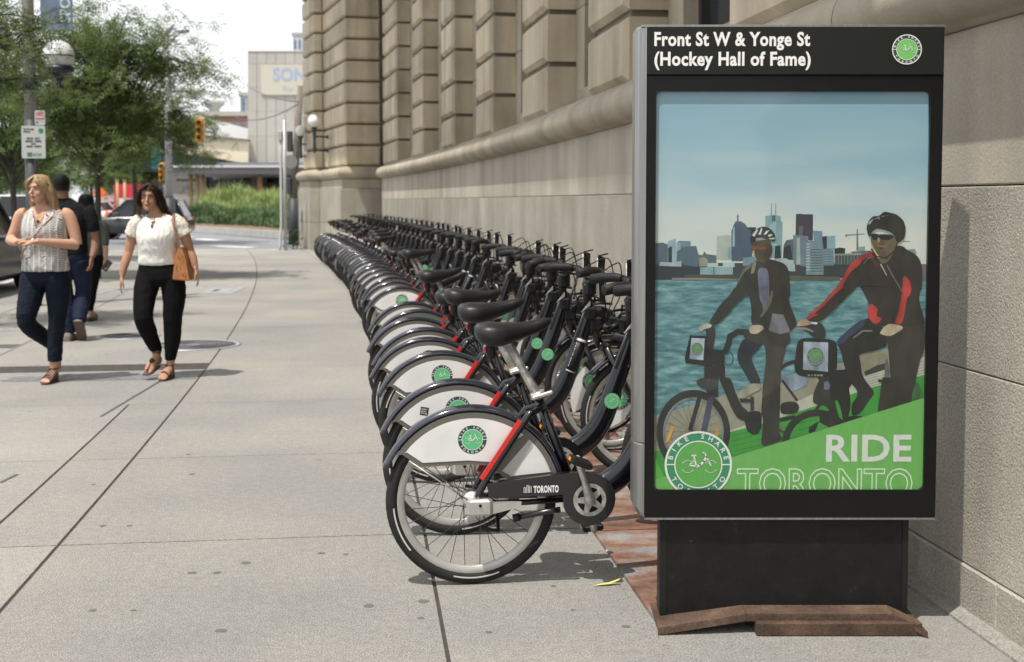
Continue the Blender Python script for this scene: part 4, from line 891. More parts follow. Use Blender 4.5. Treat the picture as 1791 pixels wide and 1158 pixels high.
# seat post (local: origin at clamp, goes up) and saddle
sp_ = MB(); sp_.tube([(.05, 0, -.12), (-.115, 0, .20)], .0155, alud, 12); sp_.tube([(.005, .02, 0), (-.10, .0, .16), (-.118, 0, .215)], [.012, .012, .016], alud, 8)
m_post = sp_.mesh('seat_post')
cl = MB(); cl.lathe([(.028, -.014), (.028, .014)], alu, 16); cl.bbox(-.03, .055, -.045, -.03, -.007, .007, alud, .004); m_cl = cl.mesh('seat_clamp')
sd = MB(); rings = []
prof = [(-.142, .010, .030, .020), (-.138, .055, .048, .0), (-.122, .085, .059, -.022), (-.085, .100, .063, -.036), (-.04, .096, .059, -.036), (0, .074, .053, -.026), (.05, .050, .052, -.010), (.10, .037, .059, .006), (.135, .031, .064, .022), (.155, .018, .063, .036), (.162, .006, .058, .046)]
for x, hw, zt, zb in prof:
    ring = []
    for j in range(16):
        a = 2 * pi * j / 16; yy = hw * cos(a) * (abs(cos(a)) ** -.25 if abs(cos(a)) > .05 else 1); s_ = sin(a)
        z = (zt + zb) / 2 + (zt - zb) / 2 * (abs(s_) ** .7) * (1 if s_ > 0 else -1)
        z -= (1 - abs(cos(a))) * .006 * (1 if s_ > 0 else 0) * (1 if x < 0 else 0)
        ring.append((x, yy, z))
    rings.append(ring)
sd.loft(rings, sad, True); m_sad = sd.mesh('saddle')
sr = MB()
for sg in (-1, 1): sr.tube([(-.08, sg * .02, .01), (-.05, sg * .022, -.018), (.03, sg * .022, -.018), (.11, sg * .01, .02)], .004, alud, 6)
sr.bbox(-.06, .0, -.028, .028, -.035, -.012, alud, .006); m_sr = sr.mesh('saddle_clamp')
rl = MB(); rl.bbox(-.108, -.098, -.011, .011, -.062, -.038, red, .003); rl.bbox(-.098, -.065, -.03, .03, -.085, -.02, blk, .01); m_rl = rl.mesh('rear_light')
# handlebar assembly
hbm = MB(); hp = smoothp([(.66, -.315, 1.125), (.735, -.27, 1.135), (.79, -.20, 1.125), (.815, -.10, 1.08), (.80, 0, 1.055), (.815, .10, 1.08), (.79, .20, 1.125), (.735, .27, 1.135), (.66, .315, 1.125)], 4)
hbm.tube(hp, .0135, blk, 10); hbm.tube([(.80, 0, .92), (.78, 0, 1.06)], (.024), blk, 12); hbm.bbox(.765, .835, -.032, .032, .99, 1.075, blk, .016); hbm.tube([(.79, -.12, 1.10), (.80, 0, 1.085), (.79, .12, 1.10)], .011, blk, 8); m_bar = hbm.mesh('handlebar')
def grip_mesh(sg):
    b = MB(); b.tube([(.632, sg * .33, 1.121), (.636, sg * .328, 1.1215), (.69, sg * .297, 1.131), (.745, sg * .262, 1.136), (.775, sg * .225, 1.13)], [.016, .0235, .025, .0215, .02], grip_m, 12); return b.mesh('grip')
m_g1, m_g2 = grip_mesh(-1), grip_mesh(1)
def lever(sg):
    b = MB(); b.tube(smoothp([(.79, sg * .19, 1.11), (.83, sg * .215, 1.10), (.80, sg * .26, 1.095), (.74, sg * .30, 1.10)], 3), [.006] * 10, blk, 6); b.tube([(.79, sg * .20, 1.13), (.80, sg * .16, 1.11)], .022, blk, 10); return b.mesh('brake_lever')
m_l1, m_l2 = lever(-1), lever(1)
cb = MB()
for k, (a, q, c2) in enumerate((((.80, -.18, 1.12), (.93, -.12, 1.16), (.90, -.02, .86)), ((.80, .18, 1.12), (.95, .12, 1.18), (.90, .02, .86)), ((.80, -.15, 1.11), (.86, -.09, .96), (.84, -.03, .8)))):
    cb.tube(smoothp([a, ((Vector(a) + Vector(q)) / 2 + Vector((.02, 0, .03))), q, ((Vector(q) + Vector(c2)) / 2 + Vector((.04, 0, 0))), c2], 4), .0035, blk, 5)
m_cab = cb.mesh('brake_cables')
strp = MB(); strp.tube([(.712, -.03, .745), (.772, -.026, .925)], .0042, spk, 6); m_wire = strp.mesh('cable_cover')
nk = MB(); nk.bbox(.775, .835, -.035, .035, .86, .93, blk, .012); nk.bbox(.80, .87, -.03, .03, .80, .875, blk, .01); nk.prism([(.752, -.031, .905), (.80, -.031, .965), (.80, -.031, .94)], (0, .01, 0), alud); m_neck = nk.mesh('head_lock')
fk = MB()
fk.tube([(.862, 0, .705), (.872, 0, .735)], .03, bk, 12); fk.bbox(.85, .91, -.062, .062, .695, .73, bk, .012)
for sg in (-1, 1): fk.tube([(.885, sg * .054, .715), (.99, sg * .055, .50), (1.05, sg * .054, .40), (UF, sg * .052, HZ)], [(.013, .018), (.012, .016), (.011, .014), (.01, .012)], bk, 8)
m_fork = fk.mesh('fork')
rk = MB(); rk.bbox(.955, 1.06, -.075, .075, .78, .875, blk, .02)
rk.tube([(.90, 0, .80), (.97, 0, .84)], .02, blk, 8)
for sg in (-1, 1): rk.tube([(.95, sg * .06, .875), (.955, sg * .10, .90), (1.0, sg * .105, .905), (1.07, sg * .10, .90)], .008, blk, 6)
m_rk = rk.mesh('front_carrier')
ra_ = MB()
for sg in (-1,):
    ra_.prism([(1.0, sg * .09, .90), (1.03, sg * .09, .90), (1.025, sg * .09, 1.06), (1.03, sg * .09, 1.17), (.995, sg * .09, 1.185), (.985, sg * .09, 1.17), (.99, sg * .09, 1.06)], (0, -sg * .012, 0), blk); ra_.tube([(.985, sg * .10, 1.182), (1.045, sg * .10, 1.195)], .005, blk, 6); ra_.tube([(.985, sg * .096, .95), (.982, sg * .096, 1.17)], .003, alud, 5)
ra_.tube([(1.0, -.085, .93), (1.0, .085, .93), (1.0, .09, .88)], .006, blk, 6); m_ra = ra_.mesh('carrier_uprights')
fp = MB(); yy = -.040; fp.prism(circ(UF, HZ, .25, yy, 200, 130, 10) + [(UF - .06, yy, HZ + .06), (UF - .1, yy, HZ - .02)], (0, .002, 0), panw); m_fp = fp.mesh('front_guard_panel')
# label sleeve on some down tubes, dot logo on the rest
lab = MB()
pA_ = Vector((.690, 0, .578)); pB_ = Vector((.762, 0, .775)); dd = (pB_ - pA_).normalized()
def sleeve(t0, t1, m, ex):
    lab.tube([pA_ + dd * t0, pA_ + dd * (t0 + t1) / 2, pA_ + dd * t1], [(.030 + ex, .0465 + ex), (.0285 + ex, .044 + ex), (.0275 + ex, .0415 + ex)], m, 16, True, True)
sleeve(.0, .2, blk, .0015); sleeve(.006, .022, refl, .003); sleeve(.178, .192, refl, .003)
for txt, h, dx in (('BIKE SHARE', .0245, .0), ('TORONTO', .017, .026)):
    t_ = text_mb(txt, h, white_print, 1.1, .0006); x0, x1 = width(t_); ang = math.atan2(dd.z, dd.x)
    T = Matrix.Translation(pA_ + dd * .03 + Vector((sin(ang), 0, -cos(ang))) * (dx - .008) + Vector((0, -.0335, 0))) @ Matrix.Rotation(-ang, 4, 'Y'); lab.merge(t_, T)
m_lab = lab.mesh('label_sleeve', False)
# city wordmark on the chain guard
cw = MB(); t_ = text_mb('T', .038, white_print, .75, .0012); 
x = 0
for body, sz in (('TORONTO', .036),):
    t_ = text_mb(body, sz, white_print, .50, .0018, 1.12); cw.merge(t_, Matrix.Translation((.235, yc - .001, HZ + .038)))
for q in range(3):
    x0 = .196 + q * .011; hgt = (.022, .03, .026)[q]
    for e in ((x0, x0 + .002), (x0 + .006, x0 + .008)): cw.box(e[0], e[1], yc - .0018, yc - .0008, HZ + .038, HZ + .038 + hgt, white_print)
    cw.box(x0, x0 + .008, yc - .0018, yc - .0008, HZ + .036 + hgt, HZ + .038 + hgt, white_print)
m_cw = cw.mesh('wordmark', False)
# small black sticker with white scrawl
sk = MB(); sk.prism([(-.018, 0, -.018), (.018, 0, -.018), (.018, 0, .018), (-.018, 0, .018)], (0, .0005, 0), blk)
rk_ = random.Random(4)
for q in range(3):          # rows of small unreadable white block marks
    x_ = -.0135
    while x_ < .011:
        w_ = rk_.uniform(.0022, .0045); zc_ = .009 - q * .0095
        sk.box(x_, x_ + .0013, -.0014, -.0008, zc_ - .0035, zc_ + .0035, white_print)
        zz_ = zc_ + rk_.choice((-.0028, 0, .0022)); sk.box(x_ + .0013, x_ + w_, -.0014, -.0008, zz_, zz_ + .0013, white_print); x_ += w_ + .0016
m_sk = sk.mesh('sticker', False)

def make_bike():
    t = thing('share_bicycle', 'x', 'bicycle')
    P = lambda n, me, par=t, loc=None, rot=None: link(n, me, par, loc, rot)
    for nm, u in (('rear_wheel', 0), ('front_wheel', UF)):
        w_ = P(nm, m_rim, t, (u, 0, HZ), (0, .3 if u else .1, 0)); P('tyre', m_tyre, w_); P('spokes', m_spk, w_); P('hub', m_hub, w_); setp(P('reflective_strips', m_rs, w_), kind='stuff')
    P('frame', m_frame); P('red_seat_stay', m_red); P('rear_fender', m_fend); P('front_fender', m_ffend); P('fender_stay', m_stay)
    g_ = P('skirt_guard', m_gr); P('white_panel', m_gpr, g_); P('logo', m_logo, g_, (0.0, -.0405, HZ + .243), (0, 0, 0))
    g2 = P('skirt_guard', m_gl); P('white_panel', m_gpl, g2)
    c_ = P('chain_guard', m_cg); P('chainring', m_chr, c_); P('wordmark', m_cw, c_)
    k_ = P('crank_arm', m_cr); P('pedal', m_p1, k_); k2_ = P('crank_arm', m_cr2); P('pedal', m_p2, k2_); P('hub_cover', m_hu, t, (0, 0, HZ)); P('tensioner', m_der); P('kickstand', m_ks)
    P('seat_clamp', m_cl, t, (.262, 0, .742), (0, -.3, 0)); sp = P('seat_post', m_post, t, (.262, 0, .75)); s_ = P('saddle', m_sad, t, (.155, 0, .975), (0, -.04, 0)); P('saddle_clamp', m_sr, s_); P('rear_light', m_rl, s_)
    h_ = P('handlebar', m_bar); P('grip', m_g1, h_); P('grip', m_g2, h_); P('brake_lever', m_l1, h_); P('brake_lever', m_l2, h_); P('brake_cables', m_cab, h_); P('cable_cover', m_wire); P('head_lock', m_neck)
    f_ = P('fork', m_fork); r_ = P('front_carrier', m_rk); P('carrier_uprights', m_ra, r_); fg = P('front_guard_panel', m_fp)
    lg_ = P('logo', m_logo, fg, (UF - .125, -.043, HZ + .10)); return t
def copy_tree(o, parent=None):
    c = o.copy(); COL.objects.link(c); c.parent = parent
    for ch_ in list(o.children): copy_tree(ch_, c)
    return c
proto = make_bike()
depths = [4.757, 5.47, 6.5, 7.17, 7.72, 8.42, 9.02, 9.72, 11.45, 12.2, 12.95, 13.7]
while depths[-1] < 30.6: depths.append(depths[-1] + .735)
rb2 = random.Random(11)
ordn = ['first', 'second', 'third', 'fourth', 'fifth', 'sixth', 'seventh', 'eighth', 'ninth', 'tenth', 'eleventh', 'twelfth', 'thirteenth', 'fourteenth', 'fifteenth', 'sixteenth', 'seventeenth', 'eighteenth', 'nineteenth', 'twentieth', 'twenty-first', 'twenty-second', 'twenty-third', 'twenty-fourth', 'twenty-fifth', 'twenty-sixth', 'twenty-seventh', 'twenty-eighth', 'twenty-ninth', 'thirtieth', 'thirty-first', 'thirty-second', 'thirty-third', 'thirty-fourth', 'thirty-fifth', 'thirty-sixth', 'thirty-seventh', 'thirty-eighth', 'thirty-ninth', 'fortieth']
extra = {0: 'nearest black share bicycle with white rear guard, fully visible rear wheel beside the kiosk', 1: 'black share bicycle with a small black sticker on its white rear guard, second from kiosk', 2: 'black share bicycle with white lettered sleeve on its frame tube, third from the kiosk'}
proto_clean = proto; bikes = []
seat_low = {0: 0, 1: .02, 2: .0, 3: -.05, 4: -.16, 5: .0, 6: -.08, 7: -.12, 8: .02, 9: -.02}
OREAR = 1.775
srcs = [proto] + [None] * (len(depths) - 1)
for i in range(1, len(depths)): srcs[i] = copy_tree(proto)
for i, d_ in enumerate(depths):
    t = srcs[i]; s = s_at_depth(d_, OREAR); o_ = OREAR + (rb2.uniform(-.03, .03) if i > 2 else 0)
    t.location = PT(s, o_); lean = rb2.gauss(0, .008) if i else 0
    t.rotation_euler = (lean, 0, heading(s) + (rb2.gauss(0, .025) if i > 1 else 0))
    t['label'] = extra.get(i, 'black share bicycle with white rear guard, %s in the docked row from the kiosk' % ordn[i]); t['group'] = 'bicycles docked in a row along the wall'
    dz = seat_low.get(i, rb2.choice([.03, 0, -.05, -.1, -.15, .05]))
    ca = rb2.uniform(-.5, .6) if i > 1 else -.05
    for c in t.children:
        n = c.name.split('.')[0]
        if n == 'saddle': c.location.z += dz; c.location.x -= dz * .5; c.rotation_euler.y += rb2.gauss(0, .04) if i else 0
        if n == 'seat_post': c.location.z += dz * .97; c.location.x -= dz * .5
        if n == 'handlebar' and i: c.matrix_local = rotm('Z', rb2.gauss(0, .07), (.80, 0, 1.0)) @ rotm('Y', rb2.gauss(0, .04), (.80, 0, 1.0))
        if n in ('rear_wheel', 'front_wheel') and i: c.rotation_euler.y = rb2.uniform(0, 6)
        if n == 'crank_arm' and i: c.matrix_local = rotm('Y', ca, (.454, 0, HZ + .005))
    if i in (2, 9, 10, 16): link('label_sleeve', m_lab, t)
    else: link('logo', m_logo2, t, (.697, -.041, .60), (0, radians(-28), 0))
    if i == 1:
        gd = [c for c in t.children if c.name.startswith('skirt_guard')][0]; link('sticker', m_sk, gd, (-.150, -.0412, HZ + .236), (0, .15, 0))
    if i == 6:
        gd = [c for c in t.children if c.name.startswith('skirt_guard')][0]
        for q in gd.children:
            if q.name.startswith('white_panel'):
                q.data = q.data.copy(); q.data.materials[0] = green_mid
# ================================================================== DOCKS
plate_m = ramp_mat('rust_red_plate', [(.36, (.12, .062, .045)), (.47, (.20, .115, .085)), (.54, (.23, .18, .15)), (.6, (.22, .225, .235))], 2.6, .6, detail=9, bump=.35, bscale=40, rnd=.05, speck=(50, .12), world=True, warp=(1.0, 1.7, 1), big=(5, .2))
dk = thing('docking_station', 'rusty red steel base plates with grey steel docking posts under the bicycle row', 'docking station', PT(5, .6))
DI = Matrix.Translation(-PT(5, .6))
s = 4.42; e = 0; k = 0
while s < 31.5:
    L_ = 2.05 if k else 1.2
    b = MB(); strip(b, s, s + L_ - .012, .13 if k else .5, 1.165, .0, .016, plate_m, 3); b.v = [tuple(DI @ Vector(v)) for v in b.v]; b.build('base_plate', dk); s += L_; k += 1
dpm = mat('dock_steel', (.44, .44, .43), .42, .6, var=.12, vscale=6)
dp = MB(); dp.loft([[(-.10, -.045, .016), (.10, -.045, .016), (.10, .045, .016), (-.10, .045, .016)], [(-.085, -.04, .55), (.085, -.04, .55), (.085, .04, .55), (-.085, .04, .55)], [(-.06, -.04, .74), (.06, -.04, .70), (.06, .04, .70), (-.06, .04, .74)]], dpm, False)
m_dp = dp.mesh('dock_post')
dh = MB(); dh.bbox(-.13, .04, -.05, .05, .60, .71, blk, .015); m_dh = dh.mesh('lock_head')
df = MB(); df.bbox(-.20, .20, -.09, .09, .0165, .03, dpm, .005)
for q in (-.15, .15):
    for y_ in (-.06, .06): df.lathe([(.014, .03), (.014, .042), (.002, .042)], dpm, 6, Matrix.Translation((q, y_, 0)))
m_df = df.mesh('post_foot')
dmarks = []
for d_ in depths:
    s = s_at_depth(d_, .45); dmarks.append(s)
dmarks += [s_at_depth(10.6, .45), s_at_depth(6.0, .45)]
for s in dmarks:
    p = DI @ PT(s, .38); o = link('dock_post', m_dp, dk, p, (0, 0, heading(s))); link('lock_head', m_dh, o); link('post_foot', m_df, o)
# ================================================================== PEOPLE
def skinmat(name, c):
    m = mat(name, c, .5, var=.06, vscale=30); b = m.node_tree.nodes['Principled BSDF']
    b.inputs['Specular IOR Level'].default_value = .3; b.inputs['Roughness'].default_value = .62; b.inputs['Subsurface Weight'].default_value = .04; b.inputs['Subsurface Radius'].default_value = (.02, .008, .004); return m
def limb(mb, pts, rads, m, n=14, k=3):
    p = smoothp([tuple(Vector(q)) for q in pts], k)
    rr = [(r, r) if not isinstance(r, tuple) else r for r in rads]; r3_ = smoothp([(a, b_, 0) for a, b_ in rr], k)
    mb.tube(p, [(max(r.x, .002), max(r.y, .002)) for r in r3_], m, n)
def stack(mb, rows, m, n=28, k=3, pw=1.0):
    """rows: (z, cx, cy, half width, half depth)"""
    r1 = smoothp([(r[0], r[1], r[2]) for r in rows], k); r2_ = smoothp([(r[3], r[4], 0) for r in rows], k)
    rings = []
    for a, b_ in zip(r1, r2_):
        rings.append([(a.y + b_.x * cos(2 * pi * j / n), a.z + b_.y * sin(2 * pi * j / n), a.x) for j in range(n)])
    mb.loft(rings, m, True)
def fuse(mb, voxel, name, parent, m, smooth_it=4, rough=0.0, rsc=12.0, stretch=(1, 1, 1), cutf=None):
    """joins overlapping volumes into one continuous skin"""
    me = mb.mesh('tmp'); o = bpy.data.objects.new('tmp', me); COL.objects.link(o)
    md = o.modifiers.new('r', 'REMESH'); md.mode = 'VOXEL'; md.voxel_size = voxel; md.use_smooth_shade = True
    ms = o.modifiers.new('s', 'SMOOTH'); ms.factor = .5; ms.iterations = smooth_it
    dg = bpy.context.evaluated_depsgraph_get(); me2 = bpy.data.meshes.new_from_object(o.evaluated_get(dg)); bpy.data.objects.remove(o); bpy.data.meshes.remove(me)
    me2.materials.clear(); me2.materials.append(m)
    if rough:
        nr = [v.normal.copy() for v in me2.vertices]
        for v, n_ in zip(me2.vertices, nr):
            q = Vector((v.co.x * stretch[0], v.co.y * stretch[1], v.co.z * stretch[2])) * rsc
            a_ = noise.noise(q); b2_ = noise.noise(q * 2.1 + Vector((7, 3, 1)))
            v.co += n_ * (a_ * rough * .8 + (.35 - abs(b2_)) * rough * 1.1 + noise.noise(q * 5) * rough * .3)
    if cutf:
        bm = bmesh.new(); bm.from_mesh(me2); bmesh.ops.delete(bm, geom=[f for f in bm.faces if cutf(f.calc_center_median())], context='FACES'); bm.to_mesh(me2); bm.free()
    me2.polygons.foreach_set('use_smooth', [True] * len(me2.polygons)); me2.update()
    return link(name, me2, parent)
def head_mb(mb, c, m, yaw=0.0, tilt=0.0, s=1.0, neck=None, face=True):
    """head facing -y, centred at eye-ear height"""
    h = MB(); rows = [(-.118, 0, -.052, .018, .016), (-.108, 0, -.048, .036, .036), (-.09, 0, -.034, .048, .056), (-.06, 0, -.016, .060, .075), (-.03, 0, -.006, .067, .086), (0, 0, .002, .071, .092), (.03, 0, .006, .073, .096), (.06, 0, .010, .069, .091), (.085, 0, .012, .056, .075), (.103, 0, .013, .036, .05), (.112, 0, .013, .012, .018)]
    stack(h, rows, m, 28, 2)
    if face:
        h.tube([(0, -.086, .022), (0, -.100, -.005), (0, -.113, -.028), (0, -.100, -.036)], [.006, .009, .0125, .006], m, 8)
        h.ball((0, -.089, -.058), (.024, .012, .014), m); h.ball((0, -.088, -.096), (.02, .013, .014), m)
        h.ball((-.035, -.068, -.03), (.024, .02, .022), m); h.ball((.035, -.068, -.03), (.024, .02, .022), m); h.tube([(-.05, -.078, .026), (0, -.09, .03), (.05, -.078, .026)], .010, m, 6)
        for sg in (-1, 1): h.ball((sg * .072, .012, -.008), (.009, .018, .03), m)
    T = Matrix.Translation(c) @ Matrix.Rotation(yaw, 4, 'Z') @ Matrix.Rotation(tilt, 4, 'X') @ Matrix.Scale(s, 4); mb.merge(h, T); return T
def face_parts(par, T, brow, iris, lip, mouth_open=False):
    ew = mat('eye_white', (.62, .6, .57), .3)
    for sg in (-1, 1):
        b = MB(); b.ball((sg * .030, -.0835, .006), (.0135, .006, .0062), ew, 10, 6); b.v = [tuple(T @ Vector(v)) for v in b.v]; e = b.build('eye', par)
        b = MB(); b.ball((sg * .030, -.0885, .006), (.0062, .003, .0062), iris, 8, 6); b.v = [tuple(T @ Vector(v)) for v in b.v]; b.build('iris', e)
        b = MB(); b.tube([(sg * .014, -.0895, .0125), (sg * .03, -.0915, .0155), (sg * .046, -.082, .0115)], [.0016, .0024, .0015], iris, 6); b.v = [tuple(T @ Vector(v)) for v in b.v]; b.build('eyelashes', e)
        b = MB(); b.tube([(sg * .012, -.095, .026), (sg * .032, -.094, .032), (sg * .052, -.080, .026)], [.003, .0038, .002], brow, 6); b.v = [tuple(T @ Vector(v)) for v in b.v]; b.build('eyebrow', par)
    b = MB(); b.tube([(-.024, -.088, -.060), (-.01, -.0995, -.055), (0, -.101, -.057), (.01, -.0995, -.055), (.024, -.088, -.060)], [.0015, .0045, .004, .0045, .0015], lip, 8)
    zz = -.070 if mouth_open else -.0645
    b.tube([(-.022, -.088, -.061), (-.01, -.098, zz), (.01, -.098, zz), (.022, -.088, -.061)], [.0015, .0055, .0055, .0015], lip, 8); b.v = [tuple(T @ Vector(v)) for v in b.v]; lp = b.build('lips', par)
    if mouth_open:
        b = MB(); b.ball((0, -.0965, -.0625), (.014, .006, .005), mat('mouth_dark', (.05, .015, .012), .6), 10, 6); b.v = [tuple(T @ Vector(v)) for v in b.v]; b.build('mouth_opening', lp)
def hand(mb, wrist, dirv, palmn, m, s=1.0, curl=.35, thumb=1):
    """palm, four unequal fingers, thumb"""
    d = Vector(dirv).normalized(); n = Vector(palmn); n = (n - d * n.dot(d)).normalized(); sd = d.cross(n) * thumb; w0 = Vector(wrist)
    for q in range(4):
        a = w0 + sd * (q - 1.5) * .012 * s; mb.tube([a, a + d * .04 * s + sd * (q - 1.5) * .006 * s, a + d * .088 * s + sd * (q - 1.5) * .008 * s], [.013 * s, .0145 * s, .012 * s], m, 8)
    for q, L_ in enumerate((.066, .076, .070, .054)):
        p = w0 + d * .086 * s + sd * (q - 1.5) * .0205 * s; dd_ = d.copy(); pts = [p]
        for k in range(3): dd_ = (dd_ + n * curl * (.6 + .4 * k)).normalized(); p = p + dd_ * L_ * s * (.45, .3, .25)[k]; pts.append(p)
        mb.tube(pts, [.0092 * s, .0086 * s, .0078 * s, .0062 * s], m, 8)
    p = w0 + d * .025 * s - sd * .026 * s; q1 = p - sd * .022 * s + d * .028 * s + n * .012 * s; q2 = q1 + d * .032 * s + n * .012 * s; q3 = q2 + d * .024 * s + n * .004
    mb.tube([w0 + d * .01 * s - sd * .01 * s, p, q1, q2, q3], [.014 * s, .015 * s, .011 * s, .0095 * s, .007 * s], m, 8)
def foot(mb, ankle, toe, m, s=1.0, up=(0, 0, 1)):
    a = Vector(ankle); t = Vector(toe); d = (t - a); L_ = d.length; heel = a + Vector((0, 0, -1)) * .055 * s - Vector((d.x, d.y, 0)).normalized() * .035
    mb.tube([a + Vector((0, 0, .04)), a, a * .5 + t * .5 + Vector((0, 0, .008)), a * .2 + t * .8, t], [(.034 * s, .036 * s), (.036 * s, .042 * s), (.040 * s, .028 * s), (.044 * s, .019 * s), (.035 * s, .011 * s)], m, 12)
    mb.ball(heel * .6 + a * .4, (.031 * s, .038 * s, .045 * s), m)
    d.normalize(); sd = d.cross(Vector(up)).normalized()
    for q in range(5):
        b0 = t - d * .01 + sd * (q - 2) * .0165 * s; mb.tube([b0, b0 + d * (.028 - abs(q - 1.2) * .004) * s + Vector((0, 0, -.004))], [.0095 * s, .007 * s], m, 6)
def hair_cap(mb, T, m, grow=.012, back=0.0):
    h = MB(); g_ = grow; rows = [(-.10, 0, .045, .05, .05 + back), (-.06, 0, .03, .074 + g_ * .6, .075 + back), (-.03, 0, .018, .074 + g_, .086), (0, 0, .012, .076 + g_, .093 + g_ * .6), (.03, 0, .010, .078 + g_, .098 + g_ * .6), (.06, 0, .012, .074 + g_, .094 + g_ * .6), (.09, 0, .014, .060 + g_, .080 + g_ * .6), (.112, 0, .015, .038 + g_, .052 + g_), (.124, 0, .015, .015, .022)]
    stack(h, rows, m, 28, 2); mb.merge(h, T)
def strands(name, parent, T, roots, m, n, rad, rng, spread=.012):
    b = MB()
    for _ in range(n):
        path_ = rng.choice(roots); j = Vector((rng.gauss(0, spread), rng.gauss(0, spread * .8), rng.gauss(0, spread * .3))); pts = []
        for i, q in enumerate(path_): pts.append(Vector(q) + j * (.35 + .65 * i / (len(path_) - 1)) + Vector((rng.gauss(0, .003), rng.gauss(0, .003), 0)))
        pts = smoothp([tuple(T @ q) for q in pts], 3); N = len(pts); b.tube(pts, [rad * (1 - .75 * i / (N - 1)) for i in range(N)], m, 4, True, False)
    return b.build(name, parent)

# --- materials
skin1 = skinmat('skin_fair', (.50, .29, .20)); skin2 = skinmat('skin_tan', (.40, .215, .135)); skin3 = skinmat('skin_brown', (.27, .15, .10)); skin4 = skinmat('skin_light', (.45, .27, .19))
hb1 = mat('hair_blonde', (.32, .21, .11), .6, var=.4, vscale=40, warp=(4, 4, .5), spec=.25); hb2 = mat('hair_blonde_light', (.46, .34, .19), .55, spec=.3); hbr = mat('hair_dark_brown', (.032, .018, .012), .6, var=.4, vscale=40, spec=.2); hbt = mat('hair_bronze_ends', (.22, .13, .07), .5, spec=.3); hbk = mat('hair_black', (.006, .0055, .0055), .6, spec=.2, bump=.5, bscale=200)
navy = mat('navy_trousers', (.008, .012, .022), .8, spec=.15, var=.25, vscale=9, bump=.2, bscale=400); blackc = mat('black_crepe', (.004, .004, .0045), .85, spec=.15, var=.2, vscale=7); dnavy = mat('dark_blue_chinos', (.014, .02, .045), .8, spec=.15, var=.2, vscale=9)
whitec = mat('white_jersey', (.72, .71, .67), .75, var=.05, vscale=6); blackt = mat('black_tee', (.01, .011, .013), .85, spec=.15, var=.2, vscale=7); olive = mat('grey_green_jacket', (.075, .08, .07), .8, spec=.15, var=.2, vscale=9)
leath = mat('tan_leather', (.42, .17, .055), .42, var=.22, vscale=30); leathd = mat('brown_leather_strap', (.22, .09, .04), .5)
shoeb = mat('sandal_leather_black', (.02, .018, .017), .4); soleb = mat('shoe_sole', (.10, .07, .05), .7); shoeg = mat('shoe_grey_suede', (.17, .15, .125), .85)
# woven black and white pattern of the sleeveless top
pm = bpy.data.materials.new('patterned_top'); pm.use_nodes = True; t_ = pm.node_tree; bs = t_.nodes['Principled BSDF']; bs.inputs['Roughness'].default_value = .75
co = t_.nodes.new('ShaderNodeTexCoord'); sp = t_.nodes.new('ShaderNodeSeparateXYZ'); t_.links.new(co.outputs['Object'], sp.inputs[0])
def mth(op, a, b_=None, c_=None):
    n = t_.nodes.new('ShaderNodeMath'); n.operation = op
    for i, q in enumerate((a, b_, c_)):
        if q is None: continue
        if isinstance(q, (int, float)): n.inputs[i].default_value = q
        else: t_.links.new(q, n.inputs[i])
    return n.outputs[0]
tri = mth('PINGPONG', mth('ADD', mth('MULTIPLY', sp.outputs['X'], 44.0), 50.0), 1.0)
nzp = t_.nodes.new('ShaderNodeTexNoise'); nzp.inputs['Scale'].default_value = 14
t_.links.new(co.outputs['Object'], nzp.inputs['Vector'])
ph = mth('ADD', mth('MULTIPLY', sp.outputs['Z'], 62.0), mth('ADD', mth('MULTIPLY', tri, .9), mth('MULTIPLY', nzp.outputs['Fac'], 2.6)))
fr = mth('FRACT', ph); sel = mth('GREATER_THAN', fr, .5)
brk = mth('GREATER_THAN', tri, .12); sel2 = mth('MULTIPLY', sel, brk)
mxp = t_.nodes.new('ShaderNodeMix'); mxp.data_type = 'RGBA'; mxp.inputs[6].default_value = (.68, .67, .63, 1); mxp.inputs[7].default_value = (.03, .035, .05, 1)
t_.links.new(sel2, mxp.inputs[0]); t_.links.new(mxp.outputs[2], bs.inputs['Base Color'])
# lace
lc = bpy.data.materials.new('white_lace'); lc.use_nodes = True; t_ = lc.node_tree; bs = t_.nodes['Principled BSDF']; bs.inputs['Roughness'].default_value = .8
co = t_.nodes.new('ShaderNodeTexCoord'); vo = t_.nodes.new('ShaderNodeTexVoronoi'); vo.feature = 'DISTANCE_TO_EDGE'; vo.inputs['Scale'].default_value = 95; t_.links.new(co.outputs['Object'], vo.inputs['Vector'])
gt = mth('GREATER_THAN', vo.outputs['Distance'], .2); mxp = t_.nodes.new('ShaderNodeMix'); mxp.data_type = 'RGBA'; mxp.inputs[6].default_value = (.7, .68, .62, 1); mxp.inputs[7].default_value = (.34, .22, .15, 1)
t_.links.new(gt, mxp.inputs[0]); t_.links.new(mxp.outputs[2], bs.inputs['Base Color'])
def apply(mb, T): mb.v = [tuple(T @ Vector(v)) for v in mb.v]; return mb

# --- woman in the patterned sleeveless top -------------------------------------------------
prng = random.Random(3)
g1 = G(84, 668)
W1 = thing('person', 'blonde woman in patterned black and white sleeveless top and navy trousers, hands clasped, walking', 'person', (g1.x, g1.y, 0))
s1 = skin1; b = MB()
TH = head_mb(b, Vector((-.022, -.035, 1.60)), s1, -.32, .05, .96)
limb(b, [(-.01, .0, 1.40), (-.01, -.005, 1.46), (-.017, -.018, 1.53)], [(.075, .06), (.052, .052), (.05, .052)], s1)
stack(b, [(.86, 0, .01, .17, .115), (.97, 0, .005, .165, .11), (1.08, 0, 0, .148, .105), (1.2, 0, 0, .155, .11), (1.3, 0, 0, .17, .112), (1.38, 0, .0, .172, .095), (1.43, 0, .005, .13, .07), (1.47, -.005, .005, .06, .055)], s1)
